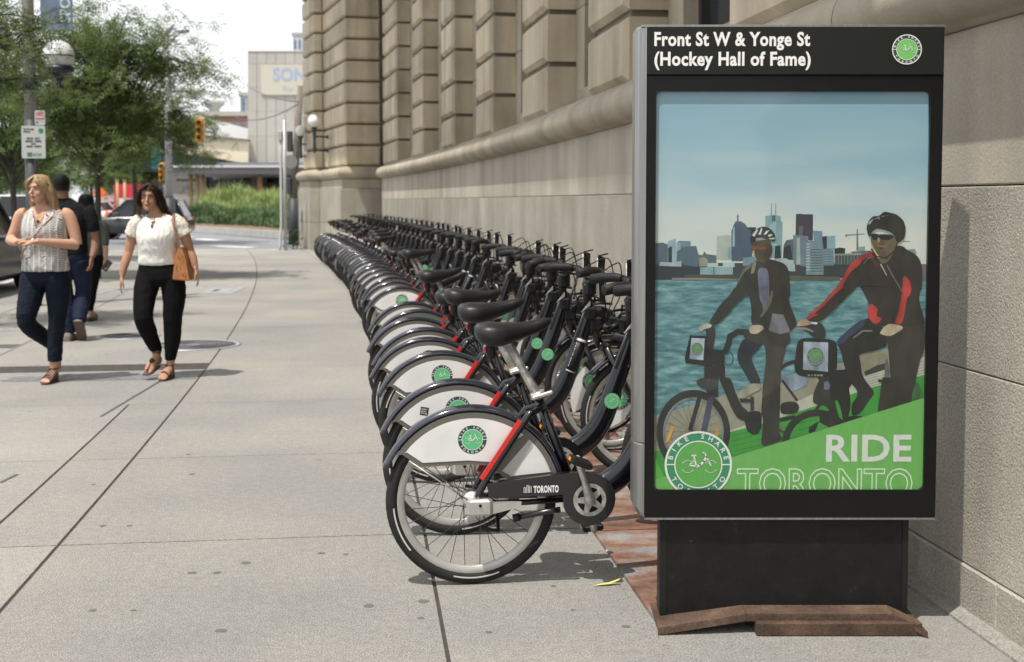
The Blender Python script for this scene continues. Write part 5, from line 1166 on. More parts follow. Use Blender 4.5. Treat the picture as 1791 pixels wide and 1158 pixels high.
# arms bent, hands meeting in front
for sx, el, wr in ((-1, (-.285, .0, 1.18), (-.135, -.235, 1.165)), (1, (.265, .0, 1.14), (.02, -.25, 1.175))):
    limb(b, [(sx * .155, .0, 1.40), (sx * .195, .0, 1.385), ((sx * .235), .002, 1.28), el], [.046, .052, .049, .041], s1)
    limb(b, [el, (Vector(el) * .65 + Vector(wr) * .35), wr], [.042, .041, .026], s1)
hand(b, (-.135, -.235, 1.165), (.75, -.25, .12), (0, .5, .8), s1, .92, .25, 1)
hand(b, (.025, -.255, 1.175), (-.85, -.1, .10), (.1, .3, -.9), s1, .92, .45, -1)
# legs: standing leg (picture right) and trailing bent leg
limb(b, [(.09, .0, .86), (.088, -.01, .52), (.062, .0, .30), (.052, .0, .10)], [.09, .055, .05, .033], s1)
limb(b, [(-.09, .0, .86), (-.125, -.10, .50), (-.09, .15, .36), (-.05, .36, .22)], [.09, .055, .052, .033], s1)
foot(b, (.052, .0, .085), (.035, -.155, .028), s1, 1.0); foot(b, (-.05, .37, .20), (-.045, .30, .05), s1, .95, (0, 1, 0))
body = fuse(b, .0052, 'body', W1, s1, 3)
face_parts(W1, TH, mat('brow_blonde', (.25, .15, .08), .7), mat('iris_grey', (.07, .07, .07), .3), mat('lips_pink', (.42, .14, .12), .45), True)
b = MB()
stack(b, [(.80, 0, .01, .10, .09), (.84, 0, .01, .182, .125), (.90, 0, .01, .196, .134), (.97, 0, .005, .185, .124), (1.0, 0, .005, .176, .12)], navy)
limb(b, [(.098, .005, .87), (.10, -.005, .72), (.092, -.012, .53), (.068, .0, .36), (.058, .005, .175)], [(.11, .12), (.096, .104), (.071, .078), (.064, .07), (.056, .06)], navy)
limb(b, [(-.098, .005, .87), (-.115, -.05, .70), (-.13, -.10, .51), (-.095, .10, .385), (-.06, .30, .27)], [(.11, .12), (.096, .104), (.073, .078), (.066, .07), (.052, .055)], navy)
fuse(b, .0065, 'trousers', W1, navy, 3, .005, 7, (.8, .8, 1.6))
b = MB()
stack(b, [(.925, .0, .0, .190, .136), (.94, .0, .0, .194, .14), (1.0, 0, 0, .186, .133), (1.08, 0, -.002, .178, .13), (1.17, 0, -.01, .178, .14), (1.26, 0, -.015, .186, .148), (1.33, 0, -.008, .180, .132), (1.385, 0, .0, .168, .104), (1.43, 0, .006, .130, .076), (1.455, 0, .008, .085, .062)], pm)
fuse(b, .0065, 'patterned_top', W1, pm, 2, .007, 9, (1.2, 1.2, .8), lambda q: (q.y < 0 and q.z > 1.27 + abs(q.x + .005) * 2.3 and q.z > 1.27) or (q.z > 1.452) or (abs(q.x) < .08 and q.z > 1.43 and q.y < .03))
hr = MB(); hair_cap(hr, TH, hb1, .008, .006)
IT = TH.inverted()
for pts, r in (([(.05, .03, .05), (.085, .02, -.02), (.10, .03, -.12), (.115, .045, -.22), (.125, .05, -.27)], (.024, .024, .024, .018, .006)), ([(.0, .07, .05), (.03, .095, -.04), (.06, .10, -.16), (.08, .10, -.27), (.09, .10, -.32)], (.045, .048, .042, .03, .01)), ([(-.05, .05, .04), (-.075, .04, -.03), (-.082, .03, -.10), (-.08, .025, -.15)], (.03, .026, .02, .008))):
    q = MB(); limb(q, pts, list(r), hb1); hr.merge(q, TH)
hairo = fuse(hr, .006, 'hair', W1, hb1, 2, .003, 60, (1, 1, .15), lambda q: ((IT @ q).y < -.028 and (IT @ q).z < .062 - 6 * max(0, abs((IT @ q).x) - .06)) and abs((IT @ q).x) < .082 or ((IT @ q).y < -.055 and (IT @ q).z < .066))
strands('hair_strands', hairo, TH, [[(.02, -.07, .10), (.08, -.045, .05), (.093, -.01, -.04), (.11, .02, -.15), (.135, .03, -.26)], [(.02, 0, .125), (.09, .02, .04), (.11, .04, -.08), (.13, .06, -.2), (.15, .06, -.3)], [(-.01, -.07, .10), (-.075, -.05, .045), (-.088, -.02, -.03), (-.09, .0, -.12), (-.085, .0, -.17)], [(0, .02, .125), (-.02, .10, .06), (.03, .125, -.08), (.08, .13, -.22), (.11, .13, -.33)], [(.012, -.05, .122), (.045, -.092, .075), (.078, -.07, .03), (.088, -.03, -.03)], [(.005, -.05, .122), (-.035, -.094, .078), (-.07, -.075, .03), (-.086, -.035, -.04)]], hb2, 190, .0024, prng)
# thin bag strap across the chest, necklace, watch
b = MB(); b.tube(smoothp([(.125, .02, 1.425), (.10, -.10, 1.37), (.02, -.155, 1.27), (-.06, -.158, 1.17), (-.15, -.11, 1.07), (-.19, .0, 1.0)], 4), [(.003, .009)] * 21, mat('tan_strap', (.42, .24, .12), .5), 8)
b.build('bag_strap', W1)
b = MB(); b.tube(smoothp([(-.055, -.03, 1.45), (-.04, -.085, 1.39), (-.005, -.125, 1.345), (.025, -.09, 1.38), (.045, -.03, 1.45)], 4), .0022, mat('gold_chain', (.7, .5, .2), .3, .8), 6); b.ball((-.005, -.13, 1.335), (.012, .005, .014), shoeb); b.build('necklace', W1)
b = MB(); b.lathe([(.028, -.008), (.031, 0), (.028, .008)], mat('watch_white', (.75, .75, .75), .3), 16, Matrix.Translation((.0, -.252, 1.173)) @ Matrix.Rotation(pi / 2, 4, 'Y')); b.build('bracelet', W1)
def sandal(par, ank, toe, straps):
    a = Vector(ank); t = Vector(toe); d = (t - a); d.z = 0; d.normalize(); sd = Vector((-d.y, d.x, 0)); hl = Vector((a.x, a.y, 0)) - d * .055; tt = Vector((t.x, t.y, 0)) + d * .035; zt = t.z
    b = MB(); L_ = (tt - hl).length; ol = []
    for k in range(20):
        q = k / 20 * 2 * pi; u_ = cos(q); v_ = sin(q); wd = .033 if u_ < 0 else .042; ol.append(hl + d * (L_ / 2 * (1 + u_)) + sd * wd * v_ * (abs(v_) ** -.3 if abs(v_) > .1 else 1) + Vector((0, 0, .002)))
    b.prism(ol, (0, 0, .016), soleb); so_ = b.build('sandal', par); b = MB()
    for f_, h_ in straps:
        c0 = a.lerp(t, f_); z0 = c0.z + h_ * .6; pts = [Vector((c0.x, c0.y, 0)) + sd * (.044 * cos(q)) + Vector((0, 0, .012 + (z0 + .012) * sin(q))) for q in [pi * k / 8 for k in range(9)]]; b.tube(pts, [(.0045, .0065)] * 9, shoeb, 6)
    b.tube([Vector((a.x, a.y, a.z + .03)) + Vector((.040 * cos(q), .042 * sin(q), 0)) for q in [2 * pi * k / 14 for k in range(14)]], (.004), shoeb, 6, closed=True)
    b.build('strap', so_)
sandal(W1, (.052, .0, .085), (.035, -.155, .028), [(.15, .05), (.3, .045), (.45, .035), (.6, .028), (.75, .022), (.9, .016)])
# --- woman in the white blouse --------------------------------------------------------------
g2 = G(283, 662)
W2 = thing('person', 'dark haired woman in white lace sleeved blouse and black trousers walking with tan shoulder bag', 'person', (g2.x, g2.y, 0))
b = MB(); s2 = skin2
TH2 = head_mb(b, Vector((-.07, -.03, 1.535)), s2, .06, .06, .94)
limb(b, [(-.02, .0, 1.34), (-.03, -.005, 1.40), (-.06, -.015, 1.465)], [(.07, .055), (.05, .05), (.047, .05)], s2)
stack(b, [(.84, -.005, .01, .165, .11), (.95, -.005, .0, .15, .10), (1.05, -.01, 0, .132, .095), (1.15, -.012, 0, .138, .1), (1.24, -.012, 0, .152, .105), (1.32, -.012, .0, .155, .088), (1.365, -.015, .005, .12, .065), (1.40, -.02, .005, .06, .05)], s2)
AL, AR = [(-.165, 0, 1.335), (-.20, .0, 1.30), (-.235, .005, 1.20), (-.262, .0, 1.07)], [(.14, 0, 1.335), (.175, 0, 1.30), (.215, .005, 1.20), (.25, .02, 1.08)]
limb(b, AL, [.046, .05, .046, .036], s2); limb(b, [AL[-1], (-.285, -.03, .98), (-.305, -.055, .875)], [.037, .036, .024], s2)
limb(b, AR, [.046, .05, .046, .036], s2); limb(b, [AR[-1], (.28, .0, 1.01), (.305, -.02, .925)], [.037, .036, .024], s2)
hand(b, (-.306, -.057, .87), (-.10, -.12, -1), (.9, .3, 0), s2, .9, .22, -1); hand(b, (.306, -.022, .92), (.25, -.1, -1), (-.9, -.2, -.1), s2, .9, .3, 1)
limb(b, [(.085, .0, .84), (.098, -.01, .50), (.085, .01, .28), (.072, .0, .10)], [.09, .055, .048, .031], s2)
limb(b, [(-.09, .0, .84), (-.10, -.12, .50), (-.06, -.03, .33), (-.045, .03, .19)], [.09, .055, .048, .031], s2)
foot(b, (.072, .0, .085), (.048, -.16, .026), s2, .96); foot(b, (-.045, .02, .185), (-.09, -.085, .075), s2, .96)
body = fuse(b, .0052, 'body', W2, s2, 3)
face_parts(W2, TH2, mat('brow_dark', (.03, .018, .012), .7), mat('iris_dark', (.02, .012, .01), .25), mat('lips_rose', (.36, .12, .09), .45))
b = MB()
stack(b, [(.78, .005, .01, .10, .09), (.83, .005, .01, .195, .13), (.88, .003, .01, .205, .135), (.95, -.003, .005, .178, .122), (1.0, -.005, .003, .158, .112), (1.02, -.005, .003, .156, .11)], blackc)
limb(b, [(.10, .005, .86), (.118, -.005, .70), (.105, -.015, .52), (.096, .0, .36), (.078, .005, .20), (.074, .005, .155)], [(.105, .115), (.098, .102), (.080, .084), (.070, .075), (.052, .056), (.045, .048)], blackc)
limb(b, [(-.095, .005, .86), (-.115, -.06, .70), (-.105, -.13, .52), (-.085, -.07, .40), (-.05, .005, .26), (-.047, .01, .235)], [(.105, .115), (.096, .10), (.078, .082), (.070, .074), (.052, .055), (.044, .046)], blackc)
fuse(b, .0065, 'trousers', W2, blackc, 3, .005, 6, (1, 1, .8))
b = MB()
stack(b, [(.965, -.005, .0, .164, .118), (.985, -.008, -.002, .174, .128), (1.05, -.01, -.008, .165, .130), (1.13, -.012, -.018, .165, .142), (1.20, -.013, -.022, .172, .150), (1.27, -.013, -.012, .168, .132), (1.325, -.014, 0, .158, .10), (1.365, -.016, .006, .128, .075), (1.392, -.02, .008, .075, .058)], whitec)
fuse(b, .0065, 'blouse', W2, whitec, 2, .008, 7, (1.3, 1.3, .8), lambda q: q.z > 1.388 or (q.y < 0 and q.z > 1.36 and abs(q.x + .025) < .065) or (q.y < 0 and 1.275 < q.z < 1.335 and abs(q.x + .022) < .009 + .010 * (q.z - 1.275) / .06))
for pts in (AL, AR):
    b = MB(); p_ = [Vector(q) for q in pts]; sgx = -1 if p_[0].x < 0 else 1
    limb(b, [p_[0] + Vector((-sgx * .03, 0, .022)), p_[1], p_[1].lerp(p_[2], .5), p_[2] + Vector((0, 0, .012))], [(.052, .055), (.062, .062), (.064, .064), (.067, .067)], lc); fuse(b, .0065, 'lace_sleeve', W2, lc, 2, .006, 26)
hr = MB(); hair_cap(hr, TH2, hbr, .009, .006); IT2 = TH2.inverted()
for pts, r in (([(-.05, .02, .06), (-.085, .01, -.02), (-.09, .005, -.10), (-.085, -.01, -.165)], (.026, .022, .017, .006)), ([(.05, .03, .06), (.09, .02, -.01), (.10, .03, -.10), (.12, .045, -.165)], (.03, .032, .026, .008)), ([(0, .07, .04), (.0, .09, -.05), (0, .085, -.13), (0, .08, -.18)], (.055, .06, .05, .02))):
    q = MB(); limb(q, pts, list(r), hbr); hr.merge(q, TH2)
hairo2 = fuse(hr, .006, 'hair', W2, hbr, 2, .003, 60, (1, 1, .15), lambda q: (((IT2 @ q).y < -.028 and (IT2 @ q).z < .06 - 5 * max(0, abs((IT2 @ q).x) - .058)) and abs((IT2 @ q).x) < .075) or ((IT2 @ q).y < -.055 and (IT2 @ q).z < .064))
strands('hair_strands', hairo2, TH2, [[(.03, -.05, .11), (.09, -.02, .05), (.11, .0, -.04), (.13, .02, -.11), (.155, .03, -.17)], [(.02, 0, .125), (.10, .03, .03), (.12, .05, -.06), (.15, .06, -.13), (.175, .06, -.16)], [(-.01, -.06, .11), (-.08, -.045, .04), (-.093, -.03, -.05), (-.088, -.03, -.16)], [(.012, -.05, .122), (.045, -.092, .078), (.078, -.07, .03), (.09, -.03, -.05)], [(.005, -.05, .122), (-.035, -.094, .08), (-.07, -.075, .03), (-.088, -.035, -.06)]], hbr, 190, .0024, prng)
strands('hair_highlights', hairo2, TH2, [[(.11, .02, -.02), (.12, .03, -.07), (.135, .04, -.12), (.155, .05, -.175)], [(-.092, -.02, -.05), (-.092, -.03, -.1), (-.088, -.03, -.175)]], hbt, 60, .0024, prng)
b = MB()
for sg in (-1, 1): b.tube([TH2 @ Vector((sg * .074, .0, -.042)) + Vector((.0, .011 * cos(q), .011 * sin(q))) for q in [2 * pi * k / 12 for k in range(12)]], .002, mat('gold_hoop', (.7, .5, .2), .3, .8), 5, closed=True)
b.build('hoop_earrings', W2)
b = MB(); b.tube([Vector((.298, -.015, .945)) + Vector((.027 * cos(q), .027 * sin(q), .004 * cos(q))) for q in [2 * pi * k / 14 for k in range(14)]], .0025, mat('silver_bangle', (.8, .8, .8), .25, .9), 5, closed=True); b.build('bracelet', W2)
sandal(W2, (.072, .0, .085), (.048, -.16, .026), [(.1, .05), (.75, .02)])
b = MB(); q0 = Vector((-.045, .03, .12)); q1 = Vector((-.105, -.12, .052)); d = (q1 - q0).normalized(); sd = d.cross(Vector((0, 0, 1))).normalized(); n = sd.cross(d)
b.prism([q0 - sd * .03 - n * .012, q0 + sd * .03 - n * .012, q0.lerp(q1, .7) + sd * .043 - n * .008, q1 + sd * .03, q1 - sd * .03, q0.lerp(q1, .7) - sd * .043 - n * .008], -n * .012, soleb); so_ = b.build('sandal', W2)
b = MB(); b.ball((-.068, -.045, .155), (.026, .02, .022), shoeb, 10, 6); b.build('sandal_flower', so_); b = MB(); b.tube([(-.07, -.05, .15), (-.088, -.085, .10), (-.097, -.105, .075)], .006, shoeb, 6); b.build('toe_strap', so_); b = MB(); b.tube([Vector((-.046, .015, .215)) + Vector((.037 * cos(q), .037 * sin(q), -.01 * sin(q))) for q in [2 * pi * k / 14 for k in range(14)]], .005, shoeb, 6, closed=True); b.build('strap', so_)
# shoulder bag hanging beside her (a thing of its own)
BG = thing('shoulder_bag', 'tan leather shoulder bag hanging from the shoulder of the woman in white', 'bag', (g2.x + .19, g2.y - .02, .84))
b = MB(); b.loft([[(-.045, -.085, .0), (.075, -.085, .0), (.075, .12, .0), (-.045, .12, .0)], [(-.055, -.10, .01), (.085, -.10, .01), (.085, .13, .01), (-.055, .13, .01)], [(-.04, -.11, .17), (.05, -.11, .17), (.05, .15, .17), (-.04, .15, .17)], [(-.02, -.12, .27), (.02, -.12, .27), (.02, .17, .265), (-.02, .17, .265)]], leath, False)
bb = b.build('bag_body', BG); bb.rotation_euler = (0, .07, 0)
b = MB(); b.tube([(-.02, -.12, .272), (.02, -.12, .272), (.02, .17, .267), (-.02, .17, .267)], .004, leathd, 6, closed=True); b.build('bag_rim', bb)
b = MB(); b.tube(smoothp([(.01, -.09, .24), (-.012, -.10, .36), (-.045, -.08, .48), (-.06, .0, .555), (-.05, .09, .48), (-.01, .12, .36), (.01, .12, .24)], 4), [(.010, .003)] * 25, leathd, 8); b.build('strap', BG)
dots = MB(); rq = random.Random(9)
for _ in range(34):
    x_ = rq.uniform(-.03, .07); z_ = rq.uniform(.02, .22); yf = -.10 - .01 * (z_ / .17); dots.lathe([(.0045, 0), (.003, .0022)], leathd, 6, Matrix.Translation((x_ * (1 - z_), yf - .0005, z_)) @ Matrix.Rotation(pi / 2, 4, 'X'))
setp(dots.build('stud_pattern', bb), kind='stuff')

# --- man seen from behind ---------------------------------------------------------------
g3 = G(124, 596)
M3 = thing('person', 'man in black polo shirt and dark blue trousers walking away behind the blonde woman', 'person', (g3.x, g3.y, 0))
b = MB(); s3 = skin3
TH3 = head_mb(b, Vector((-.06, -.01, 1.665)), s3, pi, 0, 1.05, face=True)
limb(b, [(-.03, .0, 1.45), (-.045, 0, 1.52), (-.055, 0, 1.60)], [(.085, .07), (.06, .06), (.058, .058)], s3)
stack(b, [(.90, 0, 0, .17, .12), (1.05, 0, 0, .165, .12), (1.2, 0, 0, .18, .12), (1.35, 0, 0, .2, .125), (1.42, 0, 0, .19, .1), (1.47, -.02, 0, .13, .075), (1.50, -.03, 0, .06, .06)], s3)
A3 = [(.19, 0, 1.41), (.225, 0, 1.37), (.255, .0, 1.25), (.27, .03, 1.11)]; B3 = [(-.19, 0, 1.41), (-.225, 0, 1.37), (-.26, 0, 1.25), (-.27, -.03, 1.11)]
limb(b, A3, [.055, .06, .052, .042], s3); limb(b, [A3[-1], (.275, .0, 1.0), (.262, -.06, .90)], [.042, .042, .028], s3); hand(b, (.262, -.062, .895), (-.05, -.2, -1), (-1, 0, 0), s3, 1.0, .6, -1)
limb(b, B3, [.055, .06, .052, .042], s3); limb(b, [B3[-1], (-.275, .04, 1.0), (-.27, .10, .90)], [.042, .042, .028], s3); hand(b, (-.27, .102, .895), (.05, .2, -1), (1, 0, 0), s3, 1.0, .5, 1)
limb(b, [(.09, 0, .9), (.10, .1, .53), (.11, .0, .33), (.115, -.08, .2)], [.1, .06, .055, .04], s3); limb(b, [(-.09, 0, .9), (-.06, .02, .5), (-.03, .0, .3), (-.01, .0, .1)], [.1, .06, .055, .04], s3)
body = fuse(b, .006, 'body', M3, s3, 3)
hr = MB(); hair_cap(hr, TH3, hbk, .004, 0); IT3 = TH3.inverted(); fuse(hr, .006, 'hair', M3, hbk, 1, 0, 1, (1, 1, 1), lambda q: (IT3 @ q).z < -.05 or ((IT3 @ q).y < -.05 and (IT3 @ q).z < .06))
b = MB(); stack(b, [(.93, 0, 0, .198, .14), (1.0, 0, 0, .195, .145), (1.15, 0, 0, .195, .14), (1.3, 0, 0, .215, .142), (1.39, 0, 0, .212, .122), (1.45, -.01, 0, .19, .10), (1.49, -.025, 0, .125, .085), (1.53, -.04, 0, .075, .072)], blackt)
for P_ in (A3, B3): limb(b, [P_[0], P_[1], P_[2], Vector(P_[2]).lerp(Vector(P_[3]), .45)], [.068, .074, .07, .068], blackt)
fuse(b, .0085, 'polo_shirt', M3, blackt, 3, .006, 9)
b = MB(); stack(b, [(.82, 0, 0, .1, .1), (.87, 0, 0, .185, .135), (.95, 0, 0, .188, .138), (.99, 0, 0, .178, .13)], dnavy)
limb(b, [(.1, 0, .88), (.115, .06, .7), (.11, .1, .52), (.115, .01, .35), (.12, -.07, .22)], [.11, .1, .085, .078, .068], dnavy); limb(b, [(-.1, 0, .88), (-.09, .015, .7), (-.06, .02, .5), (-.03, .0, .3), (-.01, 0, .085)], [.11, .1, .085, .078, .07], dnavy)
fuse(b, .0085, 'trousers', M3, dnavy, 3, .007, 8)
for a_, h_, tl in (((-.01, .0, 0), (-.005, -.045, 0), 0), ((.12, -.09, .15), (.12, -.12, .15), -1.0)):
    b = MB(); q = MB(); q.loft([[(x * w_, y_, z_) for x, z_ in ((-1, 0), (1, 0), (.95, h * .7), (.5, h), (-.5, h), (-.95, h * .7))] for y_, w_, h in ((-.09, .025, .05), (-.075, .038, .09), (0, .042, .10), (.08, .048, .07), (.15, .05, .055), (.19, .035, .03))], shoeg, True)
    q.box(-.045, .045, -.085, .18, -.001, .018, soleb); b.merge(q, Matrix.Translation(Vector(a_) + Vector((0, 0, .001))) @ Matrix.Rotation(tl, 4, 'X')); b.build('shoe', M3)
# --- woman seen from behind ---------------------------------------------------------------
g4 = G(160, 562)
W4 = thing('person', 'black haired woman in grey green jacket and black trousers walking away holding a dark wallet', 'person', (g4.x, g4.y, 0))
b = MB(); s4 = skin4
TH4 = head_mb(b, Vector((-.03, -.01, 1.47)), s4, pi, 0, .97)
limb(b, [(-.02, .0, 1.28), (-.03, 0, 1.34), (-.03, 0, 1.40)], [(.07, .06), (.048, .048), (.046, .046)], s4)
stack(b, [(.78, 0, 0, .15, .1), (.95, 0, 0, .12, .09), (1.1, 0, 0, .14, .095), (1.22, 0, 0, .15, .09), (1.28, 0, 0, .1, .06), (1.31, 0, 0, .05, .05)], s4)
A4 = [(.13, 0, 1.225), (.165, 0, 1.19), (.185, .0, 1.08), (.19, -.02, .97)]
limb(b, A4, [.045, .048, .044, .036], s4); limb(b, [A4[-1], (.2, -.02, .88), (.205, -.03, .79)], [.036, .034, .022], s4); hand(b, (.205, -.032, .785), (.08, -.1, -1), (0, -.9, -.3), s4, .92, .5, 1)
limb(b, [(-.13, 0, 1.225), (-.165, 0, 1.19), (-.18, .0, 1.08), (-.18, .02, .97)], [.045, .048, .044, .036], s4); limb(b, [(-.18, .02, .97), (-.18, .05, .88), (-.175, .09, .8)], [.036, .034, .022], s4); hand(b, (-.175, .092, .795), (0, .1, -1), (.9, 0, 0), s4, .92, .4, -1)
limb(b, [(.07, 0, .8), (.03, .0, .45), (.0, .0, .25), (-.02, .0, .09)], [.08, .05, .046, .03], s4); limb(b, [(-.07, 0, .8), (-.09, .1, .46), (-.08, .15, .27), (-.07, .2, .1)], [.08, .05, .046, .03], s4)
foot(b, (-.02, 0, .08), (-.01, .15, .03), s4, .93); foot(b, (-.07, .2, .08), (-.06, .35, .03), s4, .93)
body = fuse(b, .006, 'body', W4, s4, 3)
hr = MB(); hair_cap(hr, TH4, hbk, .02, .01); q = MB(); limb(q, [(0, .06, .06), (0, .09, -.05), (0, .10, -.16), (0, .10, -.24)], [(.08, .06), (.095, .06), (.085, .05), (.05, .02)], hbk); hr.merge(q, TH4); IT4 = TH4.inverted()
fuse(hr, .007, 'hair', W4, hbk, 3, .003, 50, (1, 1, .15), lambda q: (IT4 @ q).y < -.05 and (IT4 @ q).z < .06)
b = MB(); stack(b, [(.82, .005, 0, .15, .115), (.9, .005, 0, .15, .12), (1.0, 0, 0, .145, .115), (1.12, 0, 0, .16, .12), (1.22, 0, 0, .165, .105), (1.27, 0, 0, .12, .08), (1.31, -.01, 0, .06, .055)], olive)
for sg in (1, -1): limb(b, [(sg * .13, 0, 1.225), (sg * .17, 0, 1.18), (sg * .188, 0, 1.08), (sg * .19, -.02, .95)], [.056, .058, .054, .052], olive)
fuse(b, .0085, 'jacket', W4, olive, 3, .006, 10)
b = MB(); stack(b, [(.74, 0, 0, .09, .09), (.78, 0, 0, .16, .12), (.84, 0, 0, .155, .115), (.9, 0, 0, .14, .10)], blackc); limb(b, [(.08, 0, .78), (.05, 0, .6), (.02, 0, .42), (0, 0, .28), (-.018, 0, .135)], [.09, .075, .062, .056, .042], blackc); limb(b, [(-.08, 0, .78), (-.09, .06, .6), (-.09, .1, .45), (-.08, .14, .3), (-.072, .19, .14)], [.09, .075, .062, .056, .042], blackc)
fuse(b, .0085, 'trousers', W4, blackc, 3, .005, 10)
for a_, t2 in (((-.02, -.03, .0), 0), ((-.07, .17, 0), 0)):
    b = MB(); b.loft([[(x * w_ + a_[0], y_ + a_[1], z_ + .001) for x, z_ in ((-1, 0), (1, 0), (.9, h * .7), (.4, h), (-.4, h), (-.9, h * .7))] for y_, w_, h in ((-.04, .02, .04), (-.03, .034, .055), (.05, .036, .05), (.12, .043, .045), (.19, .035, .02))], shoeb, True); b.build('shoe', W4)
b = MB(); b.bbox(-.04, .04, -.01, .01, -.07, .07, mat('wallet_leather', (.03, .02, .018), .45), .004); o = b.build('wallet', None, (g4.x + .225, g4.y - .06, .70), (0, .6, 0)); setp(o, 'dark leather wallet held by the black haired woman in the jacket', 'wallet')
# ================================================================== BACKGROUND: STREET, TREES, BUILDINGS
def foliage_mat(name, c, tr=.35):
    m = bpy.data.materials.new(name); m.use_nodes = True; t = m.node_tree; L = t.links.new; t.nodes.clear()
    g = t.nodes.new('ShaderNodeTexCoord'); n = t.nodes.new('ShaderNodeTexNoise'); n.inputs['Scale'].default_value = 1.7; n.inputs['Detail'].default_value = 8; n.inputs['Roughness'].default_value = .75; L(g.outputs['Object'], n.inputs['Vector'])
    cr = t.nodes.new('ShaderNodeValToRGB'); e = cr.color_ramp.elements; e[0].position = .32; e[0].color = (c[0] * .55, c[1] * .6, c[2] * .6, 1); e[1].position = .7; e[1].color = (c[0] * 1.5, c[1] * 1.4, c[2] * 1.2, 1)
    L(n.outputs['Fac'], cr.inputs[0]); d = t.nodes.new('ShaderNodeBsdfDiffuse'); L(cr.outputs[0], d.inputs[0]); tl = t.nodes.new('ShaderNodeBsdfTranslucent'); L(cr.outputs[0], tl.inputs[0])
    mx = t.nodes.new('ShaderNodeMixShader'); mx.inputs[0].default_value = tr; L(d.outputs[0], mx.inputs[1]); L(tl.outputs[0], mx.inputs[2])
    gl = t.nodes.new('ShaderNodeBsdfGlossy'); gl.inputs['Roughness'].default_value = .45; gl.inputs[0].default_value = (.5, .5, .5, 1); m2 = t.nodes.new('ShaderNodeMixShader'); m2.inputs[0].default_value = .06; L(mx.outputs[0], m2.inputs[1]); L(gl.outputs[0], m2.inputs[2])
    o = t.nodes.new('ShaderNodeOutputMaterial'); L(m2.outputs[0], o.inputs[0]); MATS[name] = m; return m
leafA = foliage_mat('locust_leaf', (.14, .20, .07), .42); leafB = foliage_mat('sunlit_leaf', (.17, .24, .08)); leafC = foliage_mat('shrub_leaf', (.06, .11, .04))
bark = mat('tree_bark', (.065, .055, .045), .9, var=.35, vscale=12, bump=.6, bscale=30)
def tree(name, label, loc, H, crown, nb, nleaf, leafm, seed, trunk_r=.09, group='street trees', lsize=.045, z0=1.7, lean=(0, 0)):
    """crown = (rx, ry, zc, rz) relative to the trunk foot"""
    rg_ = random.Random(seed); t = thing(name, label, 'tree', loc, 0, group); tk = MB(); rx, ry, zc, rz = crown
    top = Vector((lean[0], lean[1], zc + rz * .5)); tk.tube(smoothp([(0, 0, -.05), (lean[0] * .1 + .03, 0, z0 * .6), (lean[0] * .4, lean[1] * .3, zc - rz * .3), tuple(top)], 4), [trunk_r * (1 - .75 * i / 12) for i in range(13)], bark, 8)
    tk.build('trunk', t); tips = []
    lb = MB()
    for i in range(nb):
        zz = rg_.uniform(z0, zc + rz * .35); st_ = Vector((lean[0] * zz / zc * .5, 0, zz)); a = rg_.uniform(0, 2 * pi); u_ = rg_.uniform(.5, 1.0)
        k_ = rg_.uniform(-.75, 1.0); rr = sqrt(max(.08, 1 - k_ * k_)) * u_
        en = Vector((lean[0] + rx * rr * cos(a), lean[1] + ry * rr * sin(a), zc + rz * k_ * u_)); mid = st_.lerp(en, .5) + Vector((rg_.gauss(0, .15), rg_.gauss(0, .15), .12 * (en - st_).length)); p = smoothp([tuple(st_), tuple(mid), tuple(en)], 5)
        N = len(p); lb.tube(p, [.028 * (1 - .85 * j / (N - 1)) * (trunk_r / .09) for j in range(N)], bark, 5, True, False)
        for j in range(3, N):
            for _ in range(2):
                d = Vector((rg_.gauss(0, 1), rg_.gauss(0, 1), rg_.gauss(0, .45))).normalized() * rg_.uniform(.25, .75) * (rx / 2.2) ** .5; e_ = p[j] + d + Vector((0, 0, -.08)); lb.tube([p[j], p[j].lerp(e_, .5) + Vector((0, 0, .06)), e_], [.006, .004, .002], bark, 3, False, False); tips.append((p[j], e_))
    lb.build('branches', t)
    # feathery sprays of small leaflets along the twigs
    vs = []; fs = []; ci = 0
    for i in range(nleaf):
        a, e_ = tips[rg_.randrange(len(tips))]; q = a.lerp(e_, rg_.uniform(.15, 1.1)) + Vector((rg_.gauss(0, .06), rg_.gauss(0, .06), rg_.gauss(0, .05)))
        d = Vector((rg_.gauss(0, 1), rg_.gauss(0, 1), rg_.gauss(-.35, .5))).normalized(); sd = d.cross(Vector((rg_.gauss(0, .4), rg_.gauss(0, .4), 1))).normalized(); L_ = lsize * rg_.uniform(2.2, 4.2)
        for k in range(4):
            c_ = q + d * L_ * (k + .5) / 4
            for sg in (-1, 1):
                tip = c_ + sd * sg * lsize * .62 + d * lsize * .22; w_ = d * lsize * .20; n0 = len(vs); m_ = c_.lerp(tip, .55)
                vs += [c_, m_ + w_, tip, m_ - w_]; fs.append((n0, n0 + 1, n0 + 2, n0 + 3))
    me = bpy.data.meshes.new('crown'); me.from_pydata([tuple(v) for v in vs], [], fs); me.materials.append(leafm); link('crown', me, t); return t
def T_(px, D, z=0): p = at(px, 352, D); return (p.x, p.y, z)
tree('street_tree', 'slender honey locust tree with dark trunk behind the black haired woman', T_(167, 24), 5, (2.8, 2.2, 3.8, 2.1), 50, 10500, leafA, 4, .085, lean=(.15, 0), lsize=.085)
tree('street_tree', 'honey locust tree reaching in at the upper left corner over the grey lamp pole', T_(-90, 14.5), 5, (1.35, 1.5, 3.3, .85), 26, 5600, leafA, 9, .07, z0=2.2, lsize=.05, lean=(.1, 0))
tree('street_tree', 'darker honey locust tree farther up the street left of the slender one', T_(22, 31), 6, (3.2, 2.5, 3.7, 1.9), 34, 8000, leafA, 14, .11, lsize=.1)
